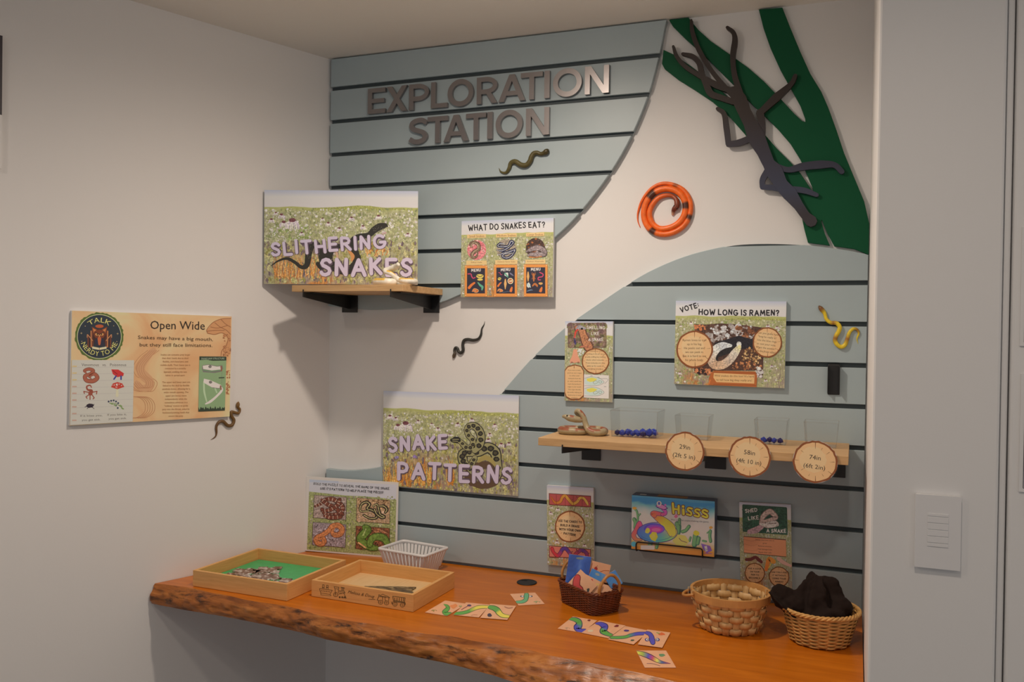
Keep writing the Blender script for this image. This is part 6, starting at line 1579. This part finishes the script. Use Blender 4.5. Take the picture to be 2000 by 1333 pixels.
# ================================================================== GAME BOX ON A WIRE REST
gy = -0.050; hk = 1.85
def KG(r, g, b): return K(r, g, b, hk)
sky = bpy.data.materials.new('box_art_sky'); sky.use_nodes = True
nt = sky.node_tree; bs_ = nt.nodes['Principled BSDF']; bs_.inputs['Roughness'].default_value = .35
uvn = nt.nodes.new('ShaderNodeUVMap'); uvn.uv_map = 'UVMap'; sx_ = nt.nodes.new('ShaderNodeSeparateXYZ'); nt.links.new(uvn.outputs[0], sx_.inputs[0])
nz_ = nt.nodes.new('ShaderNodeTexNoise'); nz_.inputs['Scale'].default_value = 5; nt.links.new(uvn.outputs[0], nz_.inputs['Vector'])
ad = nt.nodes.new('ShaderNodeMath'); ad.operation = 'MULTIPLY_ADD'; ad.inputs[1].default_value = .22; nt.links.new(nz_.outputs['Fac'], ad.inputs[0]); nt.links.new(sx_.outputs['Y'], ad.inputs[2])
rp_ = nt.nodes.new('ShaderNodeValToRGB'); e = rp_.color_ramp.elements; e[0].position = .12; e[0].color = (*KG(190, 106, 48), 1); e[1].position = 1.06; e[1].color = (*KG(52, 106, 168), 1)
for ps, c in ((.26, KG(186, 128, 70)), (.34, KG(190, 178, 136)), (.60, KG(176, 176, 150)), (.78, KG(156, 172, 176)), (.95, KG(92, 138, 182))): k = e.new(ps); k.color = (*c, 1)
nt.links.new(ad.outputs[0], rp_.inputs[0]); nt.links.new(rp_.outputs[0], bs_.inputs['Base Color'])
side_m = mat('box_side_print', K(58, 62, 74, hk), 0.4, var=.35, vscale=30)
B = Board('game_box', 'colourful snake card game box reading Hisss on a wire rest', 'game box', [(190, 220), (1470, 312), (1440, 1170), (180, 1035)], wallY(gy), (1210, 940, .1275), 0.046, m=sky, edge=side_m, part='box')
p = Print(B, lift=.0004)
p.poly([(190, 220), (1470, 312), (1470, 345), (1100, 330), (900, 300), (500, 262), (190, 250)], KG(66, 116, 172))
cg1, cg2 = KG(92, 128, 84), KG(58, 92, 72)
for pts, w in (([(240, 720), (245, 640), (225, 590)], 60), ([(270, 640), (280, 560), (265, 470), (240, 440)], 34), ([(290, 540), (315, 510)], 26), ([(890, 790), (900, 700), (880, 660)], 84), ([(915, 660), (915, 590)], 46), ([(960, 780), (1010, 760), (1060, 700)], 56), ([(1140, 980), (1150, 900), (1160, 840)], 84), ([(1190, 960), (1210, 880)], 60), ([(1390, 930), (1380, 850), (1390, 770)], 50), ([(1340, 800), (1365, 780)], 22), ([(395, 900), (405, 820)], 56), ([(460, 1000), (480, 900)], 70), ([(560, 1020), (580, 930)], 50), ([(1270, 920), (1320, 930)], 30), ([(1065, 920), (1080, 870)], 36)):
    p.rib(pts, w, cg2, True, 4); p.rib([(x-w*.12, y) for x, y in pts], w*.6, cg1, True, 4)
p.ell(230, 420, 34, 24, KG(206, 120, 52), 12, .2); p.ell(1400, 718, 26, 22, KG(206, 120, 52), 12, .2); p.ell(1170, 805, 46, 42, KG(226, 166, 48), 14, .2); p.ell(1080, 1100, 340, 40, KG(196, 104, 44), 20, .1)
p.poly([(880, 820), (1000, 840), (1060, 930), (1000, 1000), (860, 980), (800, 920)], KG(214, 160, 78)); p.rib([(905, 880), (940, 920), (1020, 945)], 10, KG(90, 60, 70)); p.ell(215, 965, 42, 40, KG(70, 130, 180), 14); p.rect(320, 985, 530, 1050, KG(200, 186, 150), 12)
p.poly([(1240, 960), (1380, 1000), (1410, 1070), (1330, 1110), (1270, 1050)], KG(104, 72, 130)); p.rib([(1310, 1000), (1325, 1080)], 40, KG(206, 196, 190), False); p.txt('GW', (1295, 1070), (1345, 1075), 34, KG(70, 62, 90)); p.rib([(1290, 1110), (1400, 1118)], 12, KG(120, 70, 110))
p.build('desert_art')
p = Print(B, lift=.0008)
ed = KG(60, 40, 90)
def rsn(pts, w, cols): p.rib(pts, [x+12 for x in w], ed, True, 6); p.rib(pts, w, cols, True, 6)
rsn([(480, 760), (380, 760), (330, 700), (300, 640), (250, 760), (215, 830), (250, 890), (330, 900)], [20, 40, 50, 40, 60, 64, 50, 20], [KG(150, 60, 130), KG(176, 60, 110), KG(186, 70, 80), KG(196, 84, 70), KG(206, 110, 60)])
p.gell(575, 790, 312, 158, [ed], ed)
p.gell(575, 788, 302, 149, [KG(190, 186, 60), KG(120, 160, 80), KG(80, 146, 110), KG(66, 116, 176), KG(60, 96, 182), KG(64, 88, 176), KG(84, 76, 166), KG(70, 84, 170), KG(150, 120, 100), KG(214, 180, 60)], KG(80, 110, 160))
rsn([(800, 800), (770, 720), (690, 640), (600, 575), (535, 530)], [120, 150, 130, 104, 76], [KG(176, 180, 60), KG(214, 190, 56), KG(220, 160, 52), KG(216, 116, 50), KG(206, 84, 60)])
rsn([(530, 530), (500, 505), (530, 490), (600, 505), (660, 515)], [70, 56, 56, 58, 52], [KG(206, 84, 60), KG(204, 80, 66), KG(200, 76, 76), KG(196, 72, 96)])
rsn([(655, 516), (695, 505), (700, 470), (660, 428)], [50, 44, 42, 38], [KG(192, 72, 110), KG(180, 70, 130), KG(160, 76, 150)])
p.ell(530, 735, 158, 82, KG(70, 60, 150), 26); p.ell(536, 740, 140, 68, KG(112, 62, 150), 26); p.ell(545, 746, 106, 46, KG(150, 50, 120), 22); p.ell(556, 750, 70, 26, KG(206, 80, 120), 18); p.rib(arc(560, 800, 250, 110, 20, 160, 20), 5, KG(46, 70, 120), True)
p.poly([(548, 385), (590, 350), (660, 360), (720, 400), (738, 425), (690, 448), (620, 430), (570, 410)], ed); p.poly([(558, 386), (600, 362), (660, 370), (712, 406), (724, 422), (680, 436), (620, 420)], KG(176, 104, 168)); p.ell(605, 348, 38, 40, KG(226, 220, 214), 18); p.ell(604, 346, 18, 24, KG(60, 70, 130), 14); p.ell(700, 372, 18, 18, KG(150, 90, 150), 12)
p.poly([(500, 780), (560, 790), (580, 860), (540, 930), (480, 900), (450, 840)], KG(222, 150, 48)); p.ell(515, 850, 28, 34, KG(230, 186, 70), 12, .2); p.ell(425, 765, 36, 44, KG(226, 190, 60), 12, .15); p.poly([(830, 550), (865, 505), (895, 545), (860, 575)], KG(196, 84, 110))
p.build('snake_art')
p = Print(B, lift=.0014)
for pts, w in (([(815, 345), (825, 495)], 34), ([(905, 385), (905, 500)], 34), ([(820, 430), (905, 440)], 30), ([(975, 440), (978, 510)], 40), ([(972, 392), (975, 394)], 40), ([(1110, 425), (1060, 415), (1045, 445), (1095, 485), (1090, 525), (1030, 510)], 30), ([(1230, 445), (1180, 435), (1160, 465), (1215, 505), (1210, 545), (1150, 530)], 30), ([(1350, 465), (1300, 445), (1275, 475), (1340, 520), (1340, 560), (1275, 540)], 32)):
    p.rib(pts, w+22, KG(90, 44, 44), True, 4 if len(pts) > 3 else 0)
for pts, w in (([(815, 345), (825, 495)], 34), ([(905, 385), (905, 500)], 34), ([(820, 430), (905, 440)], 30), ([(975, 440), (978, 510)], 40), ([(972, 392), (975, 394)], 40), ([(1110, 425), (1060, 415), (1045, 445), (1095, 485), (1090, 525), (1030, 510)], 30), ([(1230, 445), (1180, 435), (1160, 465), (1215, 505), (1210, 545), (1150, 530)], 30), ([(1350, 465), (1300, 445), (1275, 475), (1340, 520), (1340, 560), (1275, 540)], 32)):
    p.rib(pts, w, KG(226, 178, 50), True, 4 if len(pts) > 3 else 0)
p.txt('The colorful snake-making tile game', (780, 606), (1365, 640), 24, KG(84, 84, 84)); p.build('title_lettering')
gb = B
# lettering on the top face of the box
class TopBoard:
    def __init__(s): s.root = gb.root
    def uv(s, x, y): return x, y
    def world(s, u, v, l): return gb.O+gb.ex*(u*gb.w-gb.w/2)+gb.ez*(gb.h+l)+gb.ey*(v*0.046)
p = Print(TopBoard()); p.poly([(.30, .2), (.66, .2), (.66, .8), (.30, .8)], K(120, 84, 40, hk)); p.poly([(.08, .3), (.16, .3), (.16, .6), (.08, .6)], K(150, 150, 150, hk)); p.build('top_print')
# wire rest
bl, br = onY(1242, 1076, gy-0.006), onY(1373, 1092, gy-0.006); tl, tr = onY(1243, 1059, gy-0.006), onY(1371, 1072.6, gy-0.006)
zb = float((gb.O)[2])-0.004; zt_ = float((tl[2]+tr[2])/2)
yw = gy-0.006
root = thing('wire_rest', 'black bent-wire rest holding the game box on the slats', 'display stand', ((bl[0]+br[0])/2, -0.03, zb-0.004))
X0, X1 = float((bl[0]+tl[0])/2), float((br[0]+tr[0])/2); r_ = .006
pth = [(X0, -0.004, zb)]+[(X0, yw+r_, zb), (X0, yw+r_*.3, zb+r_*.3), (X0, yw, zb+r_), (X0, yw, zt_-r_), (X0+r_*.3, yw, zt_-r_*.3), (X0+r_, yw, zt_), (X1-r_, yw, zt_), (X1-r_*.3, yw, zt_-r_*.3), (X1, yw, zt_-r_), (X1, yw, zb+r_), (X1, yw+r_*.3, zb+r_*.3), (X1, yw+r_, zb), (X1, -0.004, zb)]
mb = MB(); mb.tube(pth, .0019, 8); mb.build('wire', M_BLACK, root, True)
mb = MB(); mb.box((X0-.004, -0.0042, zb-.012), (X1+.004, -0.0005, zb+.010)); bevel(mb.build('back_plate', M_BLACK, root), .001)

# ================================================================== CARDS
CARD = K(216, 152, 112); CEDGE = mat('card_edge', K(206, 150, 112), .6); CFACE = mat('card_face', CARD, .45, var=.05, vscale=40)
class Card(Board):
    pass
def card(label, corners, src, z=None, name='snake_card', group='snake cards laid out on the counter'):
    z = z or ZT+0.0016
    return Board(name, label, 'card', corners, lambda x, y: onZ(x, y, z), src, 0.0010, m=CFACE, edge=CEDGE, part='card', group=group)
GR, GRD, YE, BU, BUD = K(92, 148, 66), K(50, 84, 40), K(218, 188, 74), K(84, 76, 158), K(46, 40, 84)
CA = (820, 1130, .13)
B = card('snake card with green tail, leftmost on the counter', [(385, 348), (690, 372), (420, 580), (75, 498)], CA)
p = Print(B); p.snake([(368, 388), (410, 410), (425, 440), (390, 480), (370, 505), (400, 535), (470, 538)], [7, 34, 52, 59, 62, 64, 59], GR, GRD); p.speck(reg_ell(215, 475, 40, 14), 10, 10, [K(140, 120, 60)], 2); p.speck(reg_ell(615, 405, 24, 12), 8, 9, [K(120, 140, 80)], 3); p.ell(510, 410, 50, 30, K(214, 124, 70), 14, .3); p.build('snake_art')
B = card('snake card with green and yellow body, second from the left', [(695, 373), (1055, 390), (893, 598), (505, 540)], CA, ZT+.0020)
p = Print(B); p.snake([(505, 525), (600, 520), (700, 500), (780, 465), (860, 435), (950, 425), (1040, 428)], [29, 39, 40, 42, 44, 39, 34], [GR, GR, GR, YE, YE, YE], GRD); p.rib([(620, 470), (720, 415)], 8, K(110, 50, 60), False); p.ell(735, 410, 30, 14, K(90, 60, 84), 10); p.rib([(760, 560), (800, 550), (860, 555)], 8, K(170, 110, 80), True, 3); p.build('snake_art')
B = card('snake card with green bend turning yellow, third from the left', [(1062, 390), (1442, 413), (1318, 628), (905, 588)], CA, ZT+.0024)
p = Print(B); p.snake([(1045, 435), (1110, 450), (1160, 480), (1185, 515), (1240, 560), (1345, 580)], [42, 59, 71, 71, 55, 39], [GR, GR, GR, YE, YE, YE], GRD); p.ell(1042, 555, 36, 28, K(60, 50, 62), 12, .15); p.rib([(1270, 430), (1330, 450), (1390, 440)], 12, K(150, 90, 70), True, 3); p.build('snake_art')
B = card('snake card with a green snake head near the black grommet', [(1360, 238), (1745, 215), (1860, 388), (1475, 408)], CA)
p = Print(B); p.snake([(1450, 362), (1530, 358), (1585, 330), (1600, 290), (1610, 250)], [29, 37, 45, 59, 59], K(100, 156, 110), GRD); p.ell(1540, 275, 30, 14, K(70, 70, 84), 12); p.ell(1545, 275, 18, 9, K(226, 222, 216), 10); p.ell(1670, 275, 30, 14, K(70, 70, 84), 12); p.ell(1662, 275, 18, 9, K(226, 222, 216), 10); p.speck(reg_ell(1750, 360, 50, 12), 10, 10, [K(130, 140, 90)], 2); p.build('snake_art')
CB_ = (1070, 1180, .135)
B = card('snake card with green and purple tail bend below the brown basket', [(385, 190), (725, 240), (495, 420), (120, 350)], CB_)
p = Print(B); p.snake([(330, 222), (400, 230), (455, 260), (450, 310), (410, 350), (460, 390), (540, 388)], [22, 47, 71, 76, 76, 59, 45], [GR, GR, GR, BU, BU, BU], BUD); p.speck(reg_ell(265, 350, 40, 14), 8, 9, [K(170, 130, 100)], 2); p.ell(605, 242, 24, 12, K(110, 44, 44), 10, .3); p.build('snake_art')
B = card('snake card with purple bend turning green, second of its row', [(730, 240), (1110, 312), (890, 500), (505, 420)], CB_, ZT+.0020)
p = Print(B); p.snake([(690, 285), (750, 290), (815, 330), (810, 370), (800, 400), (870, 440), (930, 462)], [22, 47, 76, 76, 71, 50, 39], [BU, BU, BU, GR, GR, GR], BUD); p.ell(985, 322, 32, 16, K(120, 44, 44), 10, .3); p.ell(625, 395, 40, 18, K(206, 176, 140), 12); p.build('snake_art')
B = card('snake card with green body turning purple, third of its row', [(1105, 325), (1440, 380), (1278, 598), (885, 510)], CB_, ZT+.0024)
p = Print(B); p.snake([(930, 485), (1040, 485), (1130, 475), (1200, 448), (1290, 425), (1390, 420)], [37, 39, 40, 44, 42, 39], [GR, GR, GR, BU, BU], BUD); p.ell(1130, 385, 36, 14, K(84, 60, 110), 10, .2); p.ell(1242, 528, 28, 14, K(80, 84, 60), 10, .2); p.build('snake_art')
B = card('snake card with purple snake head, rightmost of its row', [(1440, 375), (1785, 415), (1642, 635), (1300, 582)], CB_, ZT+.0028)
p = Print(B); p.snake([(1420, 422), (1470, 440), (1495, 480), (1500, 520), (1510, 560)], [37, 50, 59, 67, 59], BU, BUD); p.ell(1430, 522, 32, 24, K(60, 56, 110), 14); p.ell(1435, 520, 20, 16, K(226, 222, 216), 12); p.ell(1440, 522, 9, 8, BLK, 8); p.ell(1580, 522, 34, 24, K(60, 56, 110), 14); p.ell(1575, 520, 20, 16, K(226, 222, 216), 12); p.ell(1572, 522, 9, 8, BLK, 8); p.ell(1650, 440, 50, 22, K(206, 96, 50), 12, .3); p.rib([(1575, 420), (1620, 435)], 10, GR); p.build('snake_art')
B = card('single snake card with a rainbow tail near the counter edge', [(1300, 680), (1730, 675), (1835, 925), (1380, 920)], CB_)
p = Print(B); p.snake([(1305, 710), (1400, 735), (1480, 770), (1550, 810), (1620, 845), (1760, 868)], [42, 60, 64, 55, 39, 5], [K(218, 196, 80), K(150, 160, 70), BU, K(186, 70, 90), K(218, 196, 80), K(70, 90, 130), K(150, 50, 70)], K(70, 40, 50)); p.ell(1660, 745, 46, 22, K(100, 130, 90), 12, .2); p.rib([(1420, 865), (1500, 868), (1600, 900)], 8, K(130, 84, 84), True, 3); p.build('snake_art')

# ---- cards standing in the brown basket
def standing(label, corners, depth, colm, art, tilt=0.0, grp='cards standing in the brown basket', cat='card', name='snake_card'):
    # a plane through the basket, facing the room, at a given distance from its long front side
    P = bc+e2*depth; n = -fwd*math.cos(tilt)+np.array([0, 0, 1])*math.sin(tilt)
    B = Board(name, label, cat, corners, lambda x, y: on_plane(x, y, P+np.array([0, 0, .04]), n), (1080, 1070, .10878), 0.0010, m=colm, edge=CEDGE, part='card', group=grp)
    if art: p = Print(B); art(p); p.build('print')
    return B
bluem = mottled('blue_card_back', [K(52, 78, 140), K(66, 98, 168), K(104, 136, 190)], 18)
bluem2 = mottled('light_blue_card_back', [K(60, 116, 200), K(92, 140, 206), K(140, 166, 210)], 18)
standing('tall dark blue card standing at the left of the brown basket', [(305, 120), (690, 170), (620, 700), (205, 640)], .012, bluem, lambda p: p.ell(488, 192, 66, 20, K(120, 128, 120), 14, 0, 4))
standing('orange card with red cherries standing behind the small blue card', [(705, 235), (1025, 320), (985, 640), (620, 560)], .020, CFACE, lambda p: (p.ell(775, 375, 30, 38, K(156, 50, 44), 14), p.rib([(790, 340), (800, 320)], 7, K(110, 60, 50)), p.rib([(710, 280), (655, 440)], 9, K(150, 60, 60), False), p.rib([(850, 430), (920, 408), (1000, 410)], 12, K(176, 92, 50), True, 3)))
standing('small light blue card standing in the middle of the brown basket', [(710, 375), (945, 490), (860, 680), (610, 560)], .004, bluem2, lambda p: p.ell(800, 482, 42, 22, K(160, 160, 150), 12, 0, 25))
standing('light blue card with a pointed corner at the right of the brown basket', [(1100, 325), (1200, 600), (1110, 800), (930, 600)], -.002, bluem2, None)
standing('orange card with a red snake piece at the front of the brown basket', [(505, 398), (800, 690), (560, 930), (260, 640)], -.022, CFACE, lambda p: (p.snake([(440, 545), (420, 620), (425, 700), (480, 760)], [100, 110, 110, 110], K(190, 66, 62), K(120, 40, 36)), p.ell(632, 770, 30, 36, K(70, 66, 60), 10, .3)), .25)
standing('pale orange card leaning beside the right handle of the brown basket', [(560, 465), (900, 640), (800, 860), (470, 690)], -.014, CFACE, lambda p: (p.ell(690, 600, 26, 36, K(186, 60, 60), 12, .1), p.rib([(605, 545), (640, 575)], 10, K(150, 50, 50)), p.ell(790, 670, 40, 24, K(222, 168, 96), 12, .2)), .2)
standing('orange card lying deepest by the right end of the brown basket', [(880, 650), (1110, 710), (1080, 900), (850, 840)], -.004, CFACE, None, .3)

# ================================================================== SWITCH PLATE, NOTICES, PICTURE
B = Board('wall_keypad', 'white light-control keypad plate on the pillar', 'switch', [(140, 105), (765, 155), (735, 1165), (100, 1105)], wallY(YC-0.0085), (1770, 950, .14254), 0.0083, m=M_PLASTIC, edge=M_PLASTIC, part='plate')
bevel(B.board, .0012)
ws, hs = B.w, B.h
fr = frame_fn(B.O-B.ex*B.w/2, B.ex, -B.ey, B.ez)
for i, (f0, f1) in enumerate(((.245, .285), (.290, .375), (.380, .465), (.470, .555), (.560, .645), (.650, .70))):
    mb = MB(); z1, z0 = hs*(1-f0), hs*(1-f1); mb.box((ws*.27, -.0002, z0), (ws*.73, .0011, z1-.0006), fr=fr); o = mb.build('button', M_PLASTIC, B.root); bevel(o, .0003, 1)
p = Print(B, lift=.0013); gk = (0.30, 0.29, 0.30)
for t, x0, x1, y in (('Room 1', 335, 410, 462), ('On', 445, 525, 475), ('Room 2', 335, 408, 572), ('Off', 440, 515, 580)): p.txt(t, (x0, y), (x1, y+4), 12, gk)
for x, y in ((345, 690), (500, 708), (342, 795), (495, 806), (545, 390)): p.rib([(x-14, y), (x+14, y+2)], 7, gk, False)
p.build('button_print')
def notice(label, x0, ys, rows, src=(1920, 420, .21)):
    Pp = lambda x, y: onY(x, y, YC+0.0012)
    a, b = Pp(x0[0], ys[0]), Pp(x0[1], ys[1]); zt2, zb2 = float(a[2]), float(b[2]); xl = float((a[0]+b[0])/2); w = (zt2-zb2)*.77
    root = thing('wall_notice', label, 'notice', (xl+w/2, YC+.002, zb2))
    mb = MB(); mb.box((xl, YC+.0012, zb2), (xl+w, YC+.0038, zt2)); mb.build('sheet', M_WHITE, root)
    D = DiscBoard(root, (xl, YC+.0012, zt2), 1.0, None, (0, 0), 1.0)
    h = zt2-zb2; p = Print(D); dkc = K(70, 60, 62)
    m_ = .006
    for q in ([(m_, m_), (w-m_, m_), (w-m_, h-m_), (m_, h-m_), (m_, m_)],): p.rib(q, .0012, dkc, False)
    rows(p, w, h, dkc); p.build('print')
def rows1(p, w, h, c):
    p.rect(.007, .010, w-.008, .028, K(120, 44, 44)); p.rect(.007, .062, w-.008, .074, c)
    for i in range(9): p.rib([(.01, .155+i*.0055), (w-.012, .155+i*.0055)], .0016, c, False)
    p.rib([(.007, .15), (w-.008, .15)], .001, c, False)
def rows2(p, w, h, c):
    y = .05
    for blk in (6, 3, 5, 2, 6, 4, 7):
        for i in range(blk): p.rib([(.010, y), (w-.02-.02*((i*7) % 3), y)], .0016, c, False); y += .0042
        y += .006
notice('upper printed notice with a red header on the right wall', (1994, 1994), (444, 676), rows1)
notice('lower printed notice of dense text lines on the right wall', (1995, 1989), (731, 961), rows2)
a, b = onL(5, 70, .012), onL(5, 330, .012)
s0 = float((a-LORG)@LDIR); root = thing('wall_poster', 'dark-topped poster just showing at the left edge of the wall', 'poster', lw(s0+.1, float(b[2]), .006))
zm = float(onL(5, 225, .012)[2])
for nm, z0, z1, m in (('lower_sheet', float(b[2]), zm, M_WHITE), ('upper_sheet', zm, float(a[2]), mat('dark_print', (0.025, 0.018, 0.03), .4))):
    mb = MB(); P = [lw(s0, z0, .0005), lw(s0+.25, z0, .0005), lw(s0+.25, z0, .012), lw(s0, z0, .012)]; P = P+[q+np.array([0, 0, z1-z0]) for q in P]
    mb.add(P, [(0, 1, 2, 3), (7, 6, 5, 4), (0, 4, 5, 1), (1, 5, 6, 2), (2, 6, 7, 3), (3, 7, 4, 0)]); mb.build(nm, m, root)
for im in list(bpy.data.meshes):
    if im.users == 0: bpy.data.meshes.remove(im)
